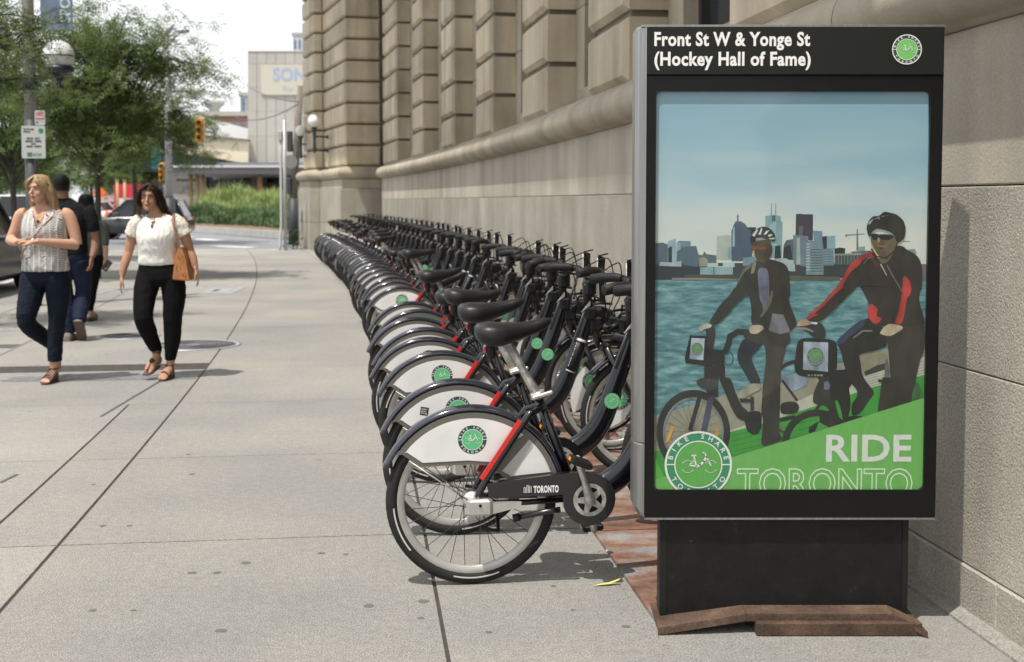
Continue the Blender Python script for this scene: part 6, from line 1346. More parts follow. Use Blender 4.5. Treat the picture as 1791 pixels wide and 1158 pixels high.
tree('street_tree', 'large honey locust tree in the background whose branches hang before the traffic signal', T_(235, 44), 7, (3.6, 3, 4.3, 2.4), 36, 9000, leafA, 21, .12, lsize=.12, z0=2.4)
for i, (px, D, s_) in enumerate(((60, 95, 5.5), (160, 105, 6), (235, 110, 5.0), (-20, 80, 6))):
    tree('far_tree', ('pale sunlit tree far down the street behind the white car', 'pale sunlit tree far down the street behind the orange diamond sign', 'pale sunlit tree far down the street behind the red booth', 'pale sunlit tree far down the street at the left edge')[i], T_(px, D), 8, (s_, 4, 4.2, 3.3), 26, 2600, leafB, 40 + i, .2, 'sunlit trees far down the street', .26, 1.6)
# lamp pole with signs
conc_p = mat('grey_pole', (.3, .29, .27), .8, var=.12, vscale=20); navyp = mat('navy_paint', (.012, .02, .045), .4); dkp = mat('charcoal_paint', (.045, .05, .055), .55); galv = mat('galvanised_steel', (.42, .43, .44), .5, .4, var=.1, vscale=10)
globe = mat('milk_glass', (.78, .79, .77), .25)
PY_ = 17.6; p0 = at(57, 352, PY_)
LP = thing('lamp_pole', 'grey concrete lamp pole with dark lower half and one round glass lamp, left side', 'lamp pole', (p0.x, PY_, 0))
b = MB(); zsplit = at(50, 210, PY_).z; b.tube([(0, 0, zsplit), (-.02, 0, 6.5)], [.085, .075], conc_p, 14); b.build('upper_pole', LP); b = MB(); b.tube([(0, 0, 0), (0, 0, zsplit + .003)], [.098, .088], dkp, 14); b.build('lower_pole', LP)
az = at(50, 148, PY_).z; b = MB(); b.lathe([(.11, az - .08), (.115, az), (.11, az + .09)], navyp, 14); b.tube([(0, 0, az), (.42, 0, az)], .035, navyp, 8); b.bbox(.32, .46, -.07, .07, az - .06, az + .07, navyp, .01); b.lathe([(.07, az + .07), (.05, az + .1), (.12, az + .14), (.22, az + .2), (.2, az + .26)], navyp, 20, Matrix.Translation((.41, 0, 0))); b.build('lamp_arm', LP)
b = MB(); b.ball((.41, 0, az + .40), .225, mat('clear_globe', (.62, .63, .62), .15), 24, 14); b.tube([Vector((.41 + .228 * cos(q), .228 * sin(q), az + .40)) for q in [2 * pi * k / 24 for k in range(24)]], .008, navyp, 5, closed=True); b.build('lamp_globe', LP)
b = MB(); b.tube([(0, 0, 5.2), (.7, 0, 5.2)], .02, dkp, 6); b.build('banner_arm', LP)
SGN = mat('sign_white', (.46, .47, .46), .45); sgk = mat('sign_black_print', (.03, .03, .03), .5); sgr = mat('sign_red_print', (.45, .06, .04), .5)
def signface(mb, x0, x1, z0, z1, y, m):
    r_ = .02; pts = []
    for cx_, cz_, a0 in ((x1 - r_, z1 - r_, 0), (x0 + r_, z1 - r_, 90), (x0 + r_, z0 + r_, 180), (x1 - r_, z0 + r_, 270)):
        for k in range(4): a = radians(a0 + 30 * k); pts.append((cx_ + r_ * cos(a), y, cz_ + r_ * sin(a)))
    mb.prism(pts, (0, .004, 0), m)
SY = PY_ - .11
a = at(37, 220, SY); c2 = at(80, 277, SY); b = MB(); signface(b, a.x, c2.x, c2.z, a.z, SY, SGN); wsg = a.x; 
PS = thing('parking_sign', 'larger white parking sign with green circle and pay hours on the grey pole', 'sign', (0, 0, 0)); b.build('plate', PS)
def put(mb, x, z, y): return apply(mb, Matrix.Translation((x, y, z)))
cxs = (a.x + c2.x) / 2
for txt, zf, h in (('MON - SAT', .60, .040), ('8:00AM - 9:00PM', .52, .034), ('SUN', .44, .034), ('1:00PM - 9:00PM', .36, .034)):
    q = put(text_mb(txt, h, sgk, .95, .002, align='CENTER'), cxs, c2.z + (a.z - c2.z) * zf - .01, SY - .002); q.build('lettering', PS)
q = put(text_mb('Pay Through\nMachine', .034, sgk, .85, .002), a.x + .03, a.z - .06, SY - .002); q.build('lettering', PS)
q = put(text_mb('6124', .06, mat('sign_green_print', (.03, .2, .08), .5), 1, .002), cxs - .01, c2.z + .03, SY - .002); q.build('lettering', PS)
b = MB(); b.lathe([(.035, 0), (.035, .002)], MATS['sign_green_print'], 16, Matrix.Translation((c2.x - .06, SY - .001, a.z - .07)) @ Matrix.Rotation(pi / 2, 4, 'X')); b.build('green_circle', PS); b = MB(); b.box(cxs - .09, cxs - .02, SY - .003, SY - .001, c2.z + .025, c2.z + .085, MATS['sign_green_print']); b.build('green_square', PS)
a = at(60.5, 193, SY); c2 = at(79, 219, SY); NP = thing('small_sign', 'small white no stopping sign with red print above the parking sign', 'sign', (0, 0, 0)); b = MB(); signface(b, a.x, c2.x, c2.z, a.z, SY, SGN); b.build('plate', NP)
cxs = (a.x + c2.x) / 2; put(text_mb('NO', .07, sgr, .9, .003, align='CENTER'), cxs, a.z - .075, SY - .002).build('lettering', NP); put(text_mb('STOPPING', .032, sgr, .8, .002, align='CENTER'), cxs, a.z - .13, SY - .002).build('lettering', NP); b = MB(); b.box(a.x + .015, a.x + .045, SY - .003, SY - .001, c2.z + .03, c2.z + .05, sgk); b.build('arrow', NP)
bl = mat('banner_blue', (.12, .16, .24), .6, var=.2, vscale=5); a = at(70, -20, PY_); c2 = at(128, 52, PY_); BN = thing('street_banner', 'blue street banner hanging from the grey lamp pole in the upper left', 'banner', (0, 0, 0))
b = MB(); b.box(a.x, c2.x, PY_ - .004, PY_ + .004, c2.z, a.z + .6, bl); b.build('cloth', BN); q = text_mb('SPO', .2, mat('banner_print', (.5, .56, .66), .6), 1, .006); apply(q, Matrix.Translation((c2.x - .04, PY_ - .006, c2.z + .1)) @ Matrix.Rotation(-pi / 2, 4, 'Y')); q.build('lettering', BN)
# pole and cobra lamp
D = 40; p0 = at(296, 352, D); SL = thing('street_lamp', 'tall slim grey street lamp with cobra head rising through the tree', 'street lamp', (p0.x, D, 0))
zt = at(296, 55, D).z; b = MB(); b.tube([(0, 0, 0), (0, 0, 1.6)], [.2, .2], dkp, 10); b.build('base', SL); b = MB(); b.tube([(0, 0, 1.6), (0, 0, zt)], [.13, .07], galv, 10); b.tube([(0, 0, zt - .1), (.2, 0, zt + .1), (.45, 0, zt + .05)], .03, galv, 6); b.build('pole', SL)
b = MB(); b.ball((.5, 0, zt + .02), (.26, .12, .09), galv, 12, 8); b.build('lamp_head', SL)
# traffic signals
yel = mat('signal_yellow', (.62, .30, .02), .4); lensd = mat('signal_lens', (.05, .05, .045), .3)
def signal(px, py, D, h, label, three=True):
    p = at(px, py, D); t = thing('traffic_signal', label, 'traffic signal', (p.x, D, p.z)); b = MB(); b.bbox(-h * .17, h * .17, -h * .12, h * .12, -h / 2, h / 2, yel, .02); b.build('housing', t)
    for k in (-1, 0, 1):
        b = MB(); b.lathe([(h * .13, 0), (h * .13, h * .16), (h * .12, h * .16), (h * .12, .01)], yel, 14, Matrix.Translation((-h * .0, -h * .12, k * h * .3)) @ Matrix.Rotation(pi / 2, 4, 'X')); v_ = b.build('visor', t)
        b = MB(); b.lathe([(h * .11, 0), (h * .11, .01)], lensd, 14, Matrix.Translation((0, -h * .125, k * h * .3)) @ Matrix.Rotation(pi / 2, 4, 'X')); b.build('lens', v_)
    return t
t1 = signal(350, 228, 42, .82, 'yellow traffic signal hanging over the street left of the pale tower'); b = MB(); b.tube([(0, 0, .41), (0, 0, .6), (-1.05, 0, .75)], .03, galv, 6); b.build('arm', t1)
t2 = signal(284, 301, 41, .62, 'yellow traffic signal on the slim lamp pole, low behind the tree'); b = MB(); b.tube([(.12, 0, .2), (.25, 0, .2)], .02, dkp, 6); b.build('bracket', t2)
b = MB(); a = at(273, 262, 43); b.bbox(-.16, .16, -.02, .02, -.48, .48, mat('turquoise_sign', (.05, .33, .36), .5), .01); setp(b.build('banner_sign', None, (a.x, 43, a.z - .2)), 'small turquoise banner sign left of the slim lamp pole', 'sign')
# poles at the corner
D = 37.6; p0 = at(497, 352, D); GP = thing('steel_pole', 'plain grey steel pole at the corner left of the stone pavilion', 'pole', (p0.x, D, 0)); b = MB(); zt = at(497, 210, D).z; b.tube([(.03, 0, 0), (.03, 0, zt)], .055, galv, 10); b.build('pole', GP)
b = MB(); b.tube(smoothp([(-.14, 0, 0), (-.12, 0, .5), (-.09, 0, .9), (-.09, 0, at(492, 232, D).z)], 3), .04, mat('conduit_white', (.5, .51, .52), .5), 8); b.build('conduit', GP); b = MB(); zz = at(490, 232, D).z; b.bbox(-.16, -.02, -.08, .08, zz - .25, zz + .05, galv, .02); b.build('junction_box', GP)
D = 42.5; p0 = at(514, 352, D); HP = thing('utility_pole', 'leaning wooden utility pole with dark signal boxes beside the stone building', 'utility pole', (p0.x, D, 0)); pt = at(526, 150, D)
b = MB(); b.tube([(-.02, 0, 0), (-.02, 0, 1.6)], [.19, .17], dkp, 10); b.build('base', HP); b = MB(); b.tube([(-.02, 0, 1.6), (pt.x - p0.x, 0, pt.z)], [.14, .10], mat('weathered_wood', (.2, .17, .14), .9, var=.2, vscale=12), 10); b.build('shaft', HP)
b = MB(); b.bbox(-.2, -.02, -.15, .1, 3.2, 3.9, dkp, .03); b.lathe([(.24, -.03), (.24, .03)], mat('signal_back', (.22, .22, .21), .6), 20, Matrix.Translation((-.08, -.1, 2.85)) @ Matrix.Rotation(pi / 2, 4, 'X')); b.build('signal_box', HP)
b = MB(); b.bbox(-.26, -.06, -.2, .1, 1.75, 2.3, dkp, .03); b.build('pedestrian_signal', HP)
wire = mat('wire', (.10, .10, .11), .7)
for nm, a, c3, lbl in (('overhead_wire', (523, 178, 39), (405, 128, 60), 'overhead wire crossing the pale tower from the utility pole, upper'), ('overhead_wire', (522, 182, 39), (412, 205, 60), 'overhead wire crossing the pale tower from the utility pole, lower')):
    A = at(*a); B = at(*c3); b = MB(); b.tube([A.lerp(B, k / 10) - Vector((0, 0, 1.2 * (k / 10) * (1 - k / 10))) for k in range(11)], .018, wire, 4, False); setp(b.build(nm), lbl, 'wire', 'overhead wires at the corner')
# globe lamps on the pavilion wall
D = 37.6
for i, (px, py, r_, D, wx) in enumerate(((549.5, 212, 11, 36.6, 22), (526, 229, 9.6, 39.2, 20))):
    c_ = at(px, py, D); t = thing('wall_lamp', ('white globe wall lamp on black double bracket, right and nearer one on the pavilion', 'white globe wall lamp on black double bracket, left and farther one on the pavilion')[i], 'wall lamp', (c_.x, D, c_.z), 0, 'globe lamps on the pavilion'); R_ = r_ / FPX * D
    b = MB(); b.ball((0, 0, 0), R_, globe, 24, 14); b.build('globe', t); b = MB(); b.lathe([(R_ * .35, -R_ * .9), (R_ * .55, -R_ * 1.15), (R_ * .3, -R_ * 1.35), (R_ * .22, -R_ * 3), (R_ * .3, -R_ * 4.6), (R_ * .15, -R_ * 5.0)], dkp, 14); b.build('stem', t)
    for zz in (-2.4, -4.6):
        b = MB(); b.tube([(0, 0, R_ * zz), (wx / FPX * D * .9, .25, R_ * zz)], R_ * .14, dkp, 8); b.lathe([(R_ * .4, 0), (R_ * .3, .03), (R_ * .12, .08)], dkp, 12, Matrix.Translation((wx / FPX * D, .28, R_ * zz)) @ Matrix.Rotation(-pi / 2, 4, 'Y')); b.build('bracket', t)
# planter island
kp = [at(240, 352, 62), at(330, 352, 60), at(400, 352, 55), at(487, 352, 49), at(560, 352, 46)]
soil = ramp_mat('planter_soil', [(.3, (.12, .08, .05)), (.7, (.24, .17, .11))], 3, .95, rnd=0, bump=.5, bscale=20, world=True)
lawnm = ramp_mat('far_lawn', [(.3, (.14, .2, .07)), (.7, (.24, .3, .12))], 1, .9, rnd=0, bump=.2, bscale=20, world=True)
isl = MB(); front = [Vector((p.x, p.y, 0)) for p in kp]; back = [Vector((4, 80, 0)), Vector((-24, 84, 0))]
isl.prism(front + back, (0, 0, .30), kerb_m); setp(isl.build('planter_kerb'), kind='structure')
def shrink(ps, dy): return [p + Vector((.2, dy, 0)) for p in ps]
mnd = MB(); nx, ny = 24, 14; vs = []; fs = []
def mound_pt(u, v):
    i = min(3, int(u * 4)); a = front[i].lerp(front[i + 1], u * 4 - i) + Vector((0, .35, 0)); bk_ = Vector((-24 + 28 * u, 82, 0)); p = a.lerp(bk_, v); h = .3 + 1.0 * sin(min(1, v * 2.2) * pi / 2) * min(1, max(0, (u - .02) * 5)) * min(1, max(0, (.84 - u) * 4.5)) * (1 + .3 * noise.noise(Vector((p.x * .35, p.y * .2, 0)))); return Vector((p.x, p.y, h))
for j in range(ny + 1):
    for i in range(nx + 1): vs.append(mound_pt(i / nx, j / ny))
for j in range(ny):
    for i in range(nx): a = j * (nx + 1) + i; fs.append((a, a + 1, a + nx + 2, a + nx + 1))
mnd.add(vs, fs, soil, True); setp(mnd.build('planter_soil'), kind='structure')
def blades(name, label, cat, n, u0, u1, v0, v1, h0, h1, w_, m, seed, droop=.5):
    rg_ = random.Random(seed); vs = []; fs = []
    for _ in range(n):
        u_, v_ = rg_.uniform(u0, u1), rg_.uniform(v0, v1); c_ = mound_pt(u_, v_) + Vector((rg_.gauss(0, .1), 0, 0)); hh = rg_.uniform(h0, h1) * (.75 + .9 * max(-.5, noise.noise(c_ * .7))) * min(1, .35 + max(0, (.9 - u_) * 3)); a = rg_.uniform(0, 2 * pi); d = Vector((cos(a), sin(a), 0)); sd = Vector((-d.y, d.x, 0)) * w_
        p1 = c_ + Vector((0, 0, hh * .6)) + d * hh * .15; p2 = c_ + Vector((0, 0, hh)) + d * hh * droop; k = len(vs); vs += [c_ - sd, c_ + sd, p1 + sd, p1 - sd, p2]; fs += [(k, k + 1, k + 2, k + 3), (k + 3, k + 2, k + 4)]
    me = bpy.data.meshes.new(name); me.from_pydata([tuple(v) for v in vs], [], fs); me.materials.append(m); return setp(link(name, me), label, cat, kind='stuff')
grassT = foliage_mat('tall_grass_blade', (.26, .33, .12), .4); grassD = foliage_mat('low_grass_blade', (.10, .16, .075), .3)
blades('tall_grass', 'mass of tall pale green ornamental grass on top of the planter mound', 'grass', 22000, .22, 1, .16, .75, .45, 1.05, .022, grassT, 1)
blades('low_grass', 'dark green low grass clumps along the front of the planter', 'grass', 16000, .2, 1, .03, .24, .25, .6, .025, grassD, 2, .7)
blades('thin_grass', 'thin sunlit grass at the left end of the planter', 'grass', 4000, .0, .25, .05, .6, .12, .35, .03, grassT, 3)
# small plant at foot of the utility pole
b = MB(); rq = random.Random(8); c_ = at(512, 352, 38.5)
for _ in range(260):
    q = Vector((c_.x + rq.gauss(0, .14), 38.5 + rq.gauss(0, .1), rq.uniform(.02, .62))); d = Vector((rq.gauss(0, 1), rq.gauss(0, 1), rq.gauss(.3, .5))).normalized() * .09; s_ = d.cross(Vector((0, 0, 1))).normalized() * .035; b.add([q, q + d * .5 + s_, q + d, q + d * .5 - s_], [(0, 1, 2, 3)], leafC)
pl_ = thing('small_shrub', 'small green shrub at the foot of the utility pole', 'shrub', (0, 0, 0)); b.build('foliage', pl_); b = MB()
for k in range(4): b.tube([(c_.x, 38.5, 0), (c_.x + rq.gauss(0, .1), 38.5 + rq.gauss(0, .08), .45)], .008, bark, 4)
b.build('stems', pl_)
# road markings
whitep = mat('road_paint', (.62, .63, .64), .7, var=.15, vscale=6)
for i, (a, c3, w_) in enumerate((((170, 402), (330, 416), .35), ((330, 417), (380, 420), .35), ((375, 430), (440, 433), .25))):
    A = G(*a, -.012); B = G(*c3, -.012); d = (B - A).normalized(); n = Vector((-d.y, d.x, 0)) * w_; b = MB(); b.poly([A - n, B - n, B + n, A + n], whitep); setp(b.build('lane_marking'), kind='structure')
# performing arts hall ------------------------------------------------------------------
stonew = mat('hall_stone', (.40, .385, .35), .8, var=.04, vscale=2, rnd=.05); creamp = mat('hall_cream', (.62, .55, .42), .7, var=.03); whiter = mat('hall_white_roof', (.8, .8, .8), .6); brickr = mat('far_brick', (.30, .16, .11), .8, var=.1); greyf = mat('hall_grey_fascia', (.17, .17, .18), .5); lightf = mat('hall_light_fascia', (.55, .55, .56), .5); darkg = mat('hall_dark_glass', (.018, .02, .022), .2, spec=.4); timber = mat('hall_timber', (.42, .27, .13), .6)
D = 100.0
HL = thing('concert_hall', 'pale stone concert hall tower with cream sign reading SONY and a curved entrance roof', 'building', (0, D, 0)); HI = Matrix.Translation((0, -D, 0))
def hp_(mb, name, par=None): return apply(mb, HI).build(name, par or HL)
def hbox(px0, px1, py0, py1, y0, y1, m, name, par=None):
    a = at(px0, py0, y0); c3 = at(px1, py1, y0); b = MB(); b.box(min(a.x, c3.x), max(a.x, c3.x), y0, y1, min(a.z, c3.z), max(a.z, c3.z), m); return hp_(b, name, par)
hbox(434, 640, 92, 284, D + .06, D + 12, mat('hall_joint', (.36, .345, .315), .9), 'tower_core')
rows_ = [(90, 112), (112, 152), (152, 195), (195, 238), (238, 286)]
for r0, r1 in rows_:
    for k in range(13):
        x0 = 433 + k * 16.5; a = at(x0, r0, D); c3 = at(x0 + 16.5, r1, D); b = MB(); g_ = .01; b.box(a.x + g_, c3.x - g_, D, D + .12, c3.z + g_, a.z - g_, stonew); hp_(b, 'stone_panel')
hbox(433, 640, 88.5, 90.5, D - .05, D + 12, mat('coping', (.45, .44, .41), .7), 'coping')
sgn = hbox(456, 640, 113, 166, D - .12, D - .01, mat('hall_sign_cream', (.50, .475, .40), .6), 'sign_board')  # board and lettering colours paled to carry the distance haze
for txt, x, y, h, col in (('SONY CENTRE', 477, 141, 31, mat('sign_blue_print', (.30, .38, .55), .6)), ('For The Performing Arts', 494, 160, 15, mat('sign_grey_print', (.42, .42, .42), .6))):
    tm = text_mb(txt, 1.0, col, .9, .02 if h > 20 else 0, 1.02); p = at(x, y, D - .14); sc = h / FPX * D; apply(tm, Matrix.Translation(p) @ Matrix.Scale(sc, 4)); hp_(tm, 'lettering', sgn)
def hpoly(pts, y, dep, m, name): b = MB(); b.prism([at(x, z, y) for x, z in pts], (0, dep, 0), m); return hp_(b, name)
hpoly([(150, 236), (270, 233), (350, 238), (434, 247), (434, 285), (412, 283), (375, 276), (330, 270), (270, 266), (150, 262)], D - .7, .6, creamp, 'curved_canopy')
hpoly([(150, 231), (270, 229), (350, 235), (434, 243.5), (434, 246.5), (350, 238), (270, 232.6), (150, 235)], D - 1.0, .9, greyf, 'canopy_edge')
hpoly([(346, 202), (434, 225), (434, 247), (346, 238)], D + 4, 8, whiter, 'white_roof')
hpoly([(150, 205), (340, 222), (346, 236), (150, 232)], D + 6, 8, mat('far_pink_brick', (.42, .25, .2), .8), 'rear_roof')
hbox(150, 440, 262, 300, D + 5, D + 8, mat('hall_blue_dark_glass', (.05, .06, .085), .3), 'clerestory_glass')  # glass in its own dark bluish tint
hbox(380, 640, 284, 291, D - 1, D + 8, mat('hall_slate', (.17, .19, .22), .6), 'slate_band')
hbox(298, 640, 289, 293, D - 14.2, D - 6, lightf, 'porch_edge'); hbox(298, 640, 293.3, 303.5, D - 14, D - 6, greyf, 'porch_fascia'); hbox(298, 640, 302, 304, D - 13.9, D + 4, mat('soffit', (.45, .43, .4), .8), 'soffit')
hbox(290, 640, 304, 360, D + 1, D + 2, darkg, 'entrance_glass'); hbox(300, 360, 304, 360, D + .4, D + .9, mat('hall_tan_wall', (.3, .28, .25), .8), 'side_wall'); hbox(440, 456, 304, 360, D - 2, D + .8, mat('hall_pier_brown', (.2, .17, .15), .7), 'pier'); hbox(464, 480, 320, 360, D + .2, D + .9, mat('hall_door_wood', (.28, .17, .1), .6), 'door'); hbox(372, 423, 306, 314, D + .1, D + .9, mat('hall_transom', (.2, .21, .2), .4), 'transom')
for px in (334, 345.5, 355, 454): a = at(px, 304, D - 12); b = MB(); b.tube([(a.x, D - 12, 0), (a.x, D - 12, a.z)], .14 if px != 454 else .19, timber, 8); hp_(b, 'timber_post')
hbox(308, 345, 313, 317, D - 8, D - 7.8, sgk, 'dark_rail')
# far buildings
def fbox(name, label, px0, px1, py0, D_, m, dep=12, extra_=None):
    a = at(px0, py0, D_); c3 = at(px1, py0, D_); t = thing(name, label, 'building', ((a.x + c3.x) / 2, D_, 0)); w2 = (c3.x - a.x) / 2; b = MB(); b.box(-w2, w2, 0, dep, 0, a.z, m); b.build('walls', t); b = MB(); b.box(-w2 - .2, w2 + .2, -.2, dep, a.z, a.z + .5, stonew); b.build('parapet', t)
    if extra_:
        nx_, nz_, z0 = extra_
        for i in range(nx_):
            for k in range(nz_):
                x0 = -w2 + 2 * w2 * (i + .2) / nx_; x1 = -w2 + 2 * w2 * (i + .8) / nx_; zz0 = z0 + (a.z - z0) * (k + .2) / nz_; zz1 = z0 + (a.z - z0) * (k + .75) / nz_; b = MB(); b.box(x0, x1, -.08, -.01, zz0, zz1, glass_f); b.build('window', t)
    return t
glass_f = mat('far_window_glass', (.16, .2, .27), .3)
fbox('apartment_tower', 'top of a distant pale tower with blue windows above the concert hall', 512, 560, 62, 220, mat('far_tower_wall', (.6, .62, .64), .8), 20, (6, 3, 22))
fbox('brick_warehouse', 'distant red brick building behind the white roof of the hall', 349, 440, 203, 135, brickr, 12, (6, 1, 8))
fbox('roof_block', 'distant grey rooftop block left of the pale hall tower', 420, 440, 168, 170, mat('far_grey_wall', (.45, .47, .5), .8), 10, (2, 2, 11))
t = thing('water_tank', 'distant rooftop tank with flared top left of the pale hall tower', 'tank', (at(375, 200, 140).x, 140, at(375, 200, 140).z - 1)); b = MB(); b.lathe([(.6, 0), (.6, 1.6), (1.0, 2.0), (1.2, 2.1), (1.2, 2.5), (.9, 2.6)], mat('far_tank', (.45, .45, .43), .8), 16); b.build('tank_body', t)
fbox('far_office', 'distant pale pink office building behind the street trees', 170, 300, 205, 150, mat('far_pink_wall', (.5, .36, .32), .8), 15, (9, 4, 2))
fbox('far_office', 'distant pale grey building down the street at the left edge', -200, 40, 250, 170, mat('far_pale_wall', (.6, .6, .58), .8), 15, (8, 3, 2))
# vehicles --------------------------------------------------------------------------------
tyre_v = mat('car_tyre', (.02, .02, .02), .8); rim_v = mat('car_rim', (.3, .3, .31), .4, .7); glz = mat('car_glass', (.015, .018, .02), .08, spec=.7); lampw = mat('head_lamp', (.7, .7, .7), .2); lampr = mat('tail_lamp', (.4, .02, .015), .2); plst = mat('car_black_trim', (.015, .015, .016), .5)
def car(name, label, loc, rz, paint, L_=4.6, W_=1.85, H_=1.65, kind='suv', group=None):
    t = thing(name, label, 'car', loc, rz, group); hw = W_ / 2; bz = H_ * .58
    st_ = [(-L_ / 2, .35, bz * .80, .80), (-L_ / 2 + .06, .28, bz * .92, .93), (-L_ / 2 + .5, .24, bz, .985), (-L_ * .15, .22, bz * 1.0, 1.0), (L_ * .15, .22, bz * .98, 1.0), (L_ * .24, .22, bz * .95, .99), (L_ * .40, .24, bz * .87, .96), (L_ / 2 - .1, .28, bz * .74, .86), (L_ / 2, .34, bz * .60, .72)]
    def ring(x, zl, zh_, w_):
        a = hw * w_; return [(x, -a * .92, zl), (x, -a, zl + .1), (x, -a * 1.0, (zl + zh_) / 2), (x, -a * .97, zh_ - .1), (x, -a * .88, zh_), (x, 0, zh_ + .03), (x, a * .88, zh_), (x, a * .97, zh_ - .1), (x, a, (zl + zh_) / 2), (x, a, zl + .1), (x, a * .92, zl)]
    b = MB(); b.loft([ring(*q) for q in st_], paint, True); b.build('body', t)
    b = MB()
    x0, x1 = -L_ * .47, L_ * .24; rx0, rx1 = (-L_ * .40, L_ * .06) if kind == 'suv' else (-L_ * .30, L_ * .04)
    if kind != 'suv': x0 = -L_ * .40
    g0 = [(x0, -hw * .86, bz - .02), (x0, hw * .86, bz - .02), (x1, hw * .86, bz - .06), (x1, -hw * .86, bz - .06)]; g1 = [(rx0, -hw * .68, H_ - .05), (rx0, hw * .68, H_ - .05), (rx1, hw * .68, H_ - .05), (rx1, -hw * .68, H_ - .05)]
    b.loft([g0, g1], glz, False); gl_ = b.build('windows', t)
    b = MB(); b.loft([[(rx0 - .03, -hw * .70, H_ - .06), (rx0 - .03, hw * .70, H_ - .06), (rx1 + .05, hw * .70, H_ - .06), (rx1 + .05, -hw * .70, H_ - .06)], [(rx0 + .1, -hw * .6, H_), (rx0 + .1, hw * .6, H_), (rx1 - .1, hw * .6, H_), (rx1 - .1, -hw * .6, H_)]], paint, True)
    for sg in (-1, 1):
        for f_ in (0, .36, .68, 1):
            p = Vector((x0 + (x1 - x0) * f_, sg * hw * .865, bz - .03)); q = Vector((rx0 + (rx1 - rx0) * f_, sg * hw * .69, H_ - .04)); b.tube([p, q], .035, paint if f_ in (0, 1) else plst, 6)
    b.build('roof', t)
    for sx in (-.31, .31):
        for sg in (-1, 1):
            b = MB(); T = Matrix.Translation((sx * L_, sg * (hw - .1), .34)) @ Matrix.Rotation(pi / 2, 4, 'X'); b.lathe([(.2, -.11), (.32, -.11), (.345, -.08), (.345, .08), (.32, .11), (.2, .11)], tyre_v, 24, T, close=True); w_ = b.build('wheel', t)
            b = MB(); b.lathe([(.02, -.115), (.2, -.1), (.22, -.112), (.22, .112), (.2, .1), (.02, .115)], rim_v, 20, T); b.build('rim', w_)
            b = MB(); T2 = Matrix.Translation((sx * L_, sg * (hw * 1.0 - .015), .34)) @ Matrix.Rotation(pi / 2, 4, 'X'); b.lathe([(.36, -.02), (.415, -.02), (.415, .02), (.36, .02)], plst, 24, T2, close=True); b.build('wheel_arch', t)
    for sg in (-1, 1):
        b = MB(); b.bbox(L_ / 2 - .2, L_ / 2 - .02, sg * hw * .62 - .16, sg * hw * .62 + .16, bz * .6, bz * .72, lampw, .02); b.build('headlight', t); b = MB(); b.bbox(-L_ / 2 - .0, -L_ / 2 + .12, sg * hw * .74 - .1, sg * hw * .74 + .1, bz * .7, bz * .92, lampr, .02); b.build('tail_light', t)
        b = MB(); b.bbox(L_ * .12, L_ * .17, sg * (hw + .1) - .09, sg * (hw + .1) + .09, bz - .02, bz + .13, paint, .03); b.build('mirror', t)
    return t
cpg = mat('car_paint_charcoal', (.03, .032, .036), .25, coat=.7); cpw = mat('car_paint_white', (.62, .63, .64), .3, coat=.5); cpb = mat('car_paint_black', (.006, .006, .008), .3, coat=.2, spec=.3); cpr = mat('car_paint_red', (.4, .02, .02), .3, coat=.5)
p = at(248, 352, 50); car('parked_car', 'charcoal crossover car on the road behind the two walking women', (p.x, 49.5, -.012), pi + .05, cpg, 4.2, 1.85, 1.62)
car('parked_car', 'glossy black car at the kerb, cut off by the left edge of the photo', (at(-74, 352, 19.2).x - .55, 19.9, -.02), pi / 2 + .12, cpb, 4.7, 1.9, 1.75)
p = at(22, 352, 46); car('parked_car', 'white crossover car parked far left behind the trees', (p.x, 46, -.02), pi / 2 + .5, cpw, 4.6, 1.9, 1.75)
for i, (px, D_, pt_) in enumerate(((405 - 165, 88, cpw), (150, 84, cpw), (205, 92, cpr))):
    p = at(px, 352, D_); car('far_car', ('far white car just left of the head of the woman in white', 'far white car seen over the black haired woman', 'far red car by the orange traffic cones')[i], (p.x, D_, -.02), (.1, 2.9, .3)[i], pt_, 4.5, 1.8, 1.5, 'sedan', 'cars far down the street')
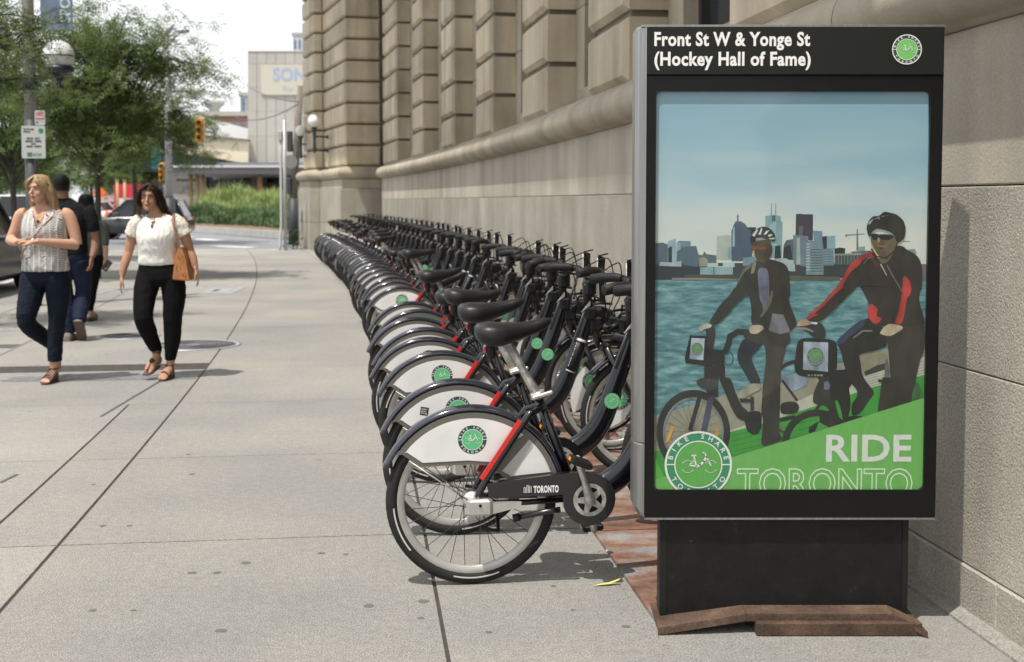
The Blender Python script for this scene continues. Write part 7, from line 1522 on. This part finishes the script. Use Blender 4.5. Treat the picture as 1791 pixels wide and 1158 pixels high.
orc = mat('safety_orange', (.8, .13, .03), .6); redb = mat('booth_red', (.5, .03, .05), .6)
for i, (px, D_) in enumerate(((196, 76), (204, 74), (212, 77), (221, 75), (186, 78))):
    p = at(px, 352, D_); t = thing('traffic_cone', ('orange traffic cone, second from left in the far group', 'orange traffic cone, middle of the far group', 'orange traffic cone, fourth from left in the far group', 'orange traffic cone, rightmost of the far group', 'orange traffic cone, leftmost of the far group')[i], 'traffic cone', (p.x, D_, -.015), 0, 'orange cones at the far roadworks')
    b = MB(); b.lathe([(.22, .04), (.06, .95), (.05, .96)], orc, 12); b.build('cone', t); b = MB(); b.box(-.25, .25, -.25, .25, 0, .04, orc); b.build('base', t)
p = at(174, 337, 60); t = thing('roadworks_sign', 'orange diamond roadworks sign beside the dark tree trunk', 'sign', (p.x, 60, 0)); b = MB(); s_ = .34; b.prism([(0, -.02, p.z - s_), (s_, -.02, p.z), (0, -.02, p.z + s_), (-s_, -.02, p.z)], (0, .03, 0), orc); b.build('plate', t); b = MB(); b.tube([(0, .03, 0), (0, .03, p.z)], .03, galv, 6); b.build('post', t)
p = at(222, 337, 86); t = thing('red_booth', 'bright red hoarding board standing far down the street', 'hoarding', (p.x, 86, 0)); zt = at(222, 322, 86).z; b = MB(); b.box(-.9, .9, 0, 1.2, 1.0, zt, redb); b.box(-.75, .75, -.02, 0, 1.2, 1.7, whitep); b.build('panel', t); b = MB()
for x_ in (-.8, .8): b.box(x_ - .06, x_ + .06, .5, .62, 0, 1.0, timber)
b.build('legs', t)
for i, (px, D_) in enumerate(((205, 80), (218, 79), (236, 80))):
    p = at(px, 322, D_); b = MB(); b.tube([(0, 0, 0), (0, 0, p.z + .2)], .09, timber, 6); t = thing('timber_pole', ('brown timber pole left of the red hoarding', 'brown timber pole in front of the red hoarding', 'brown timber pole right of the red hoarding')[i], 'pole', (p.x, D_, 0), 0, 'timber poles at the far roadworks'); b.build('pole', t); b = MB(); b.tube([(0, 0, p.z + .203), (0, 0, p.z + .28)], .12, timber, 6); b.build('cap', t)
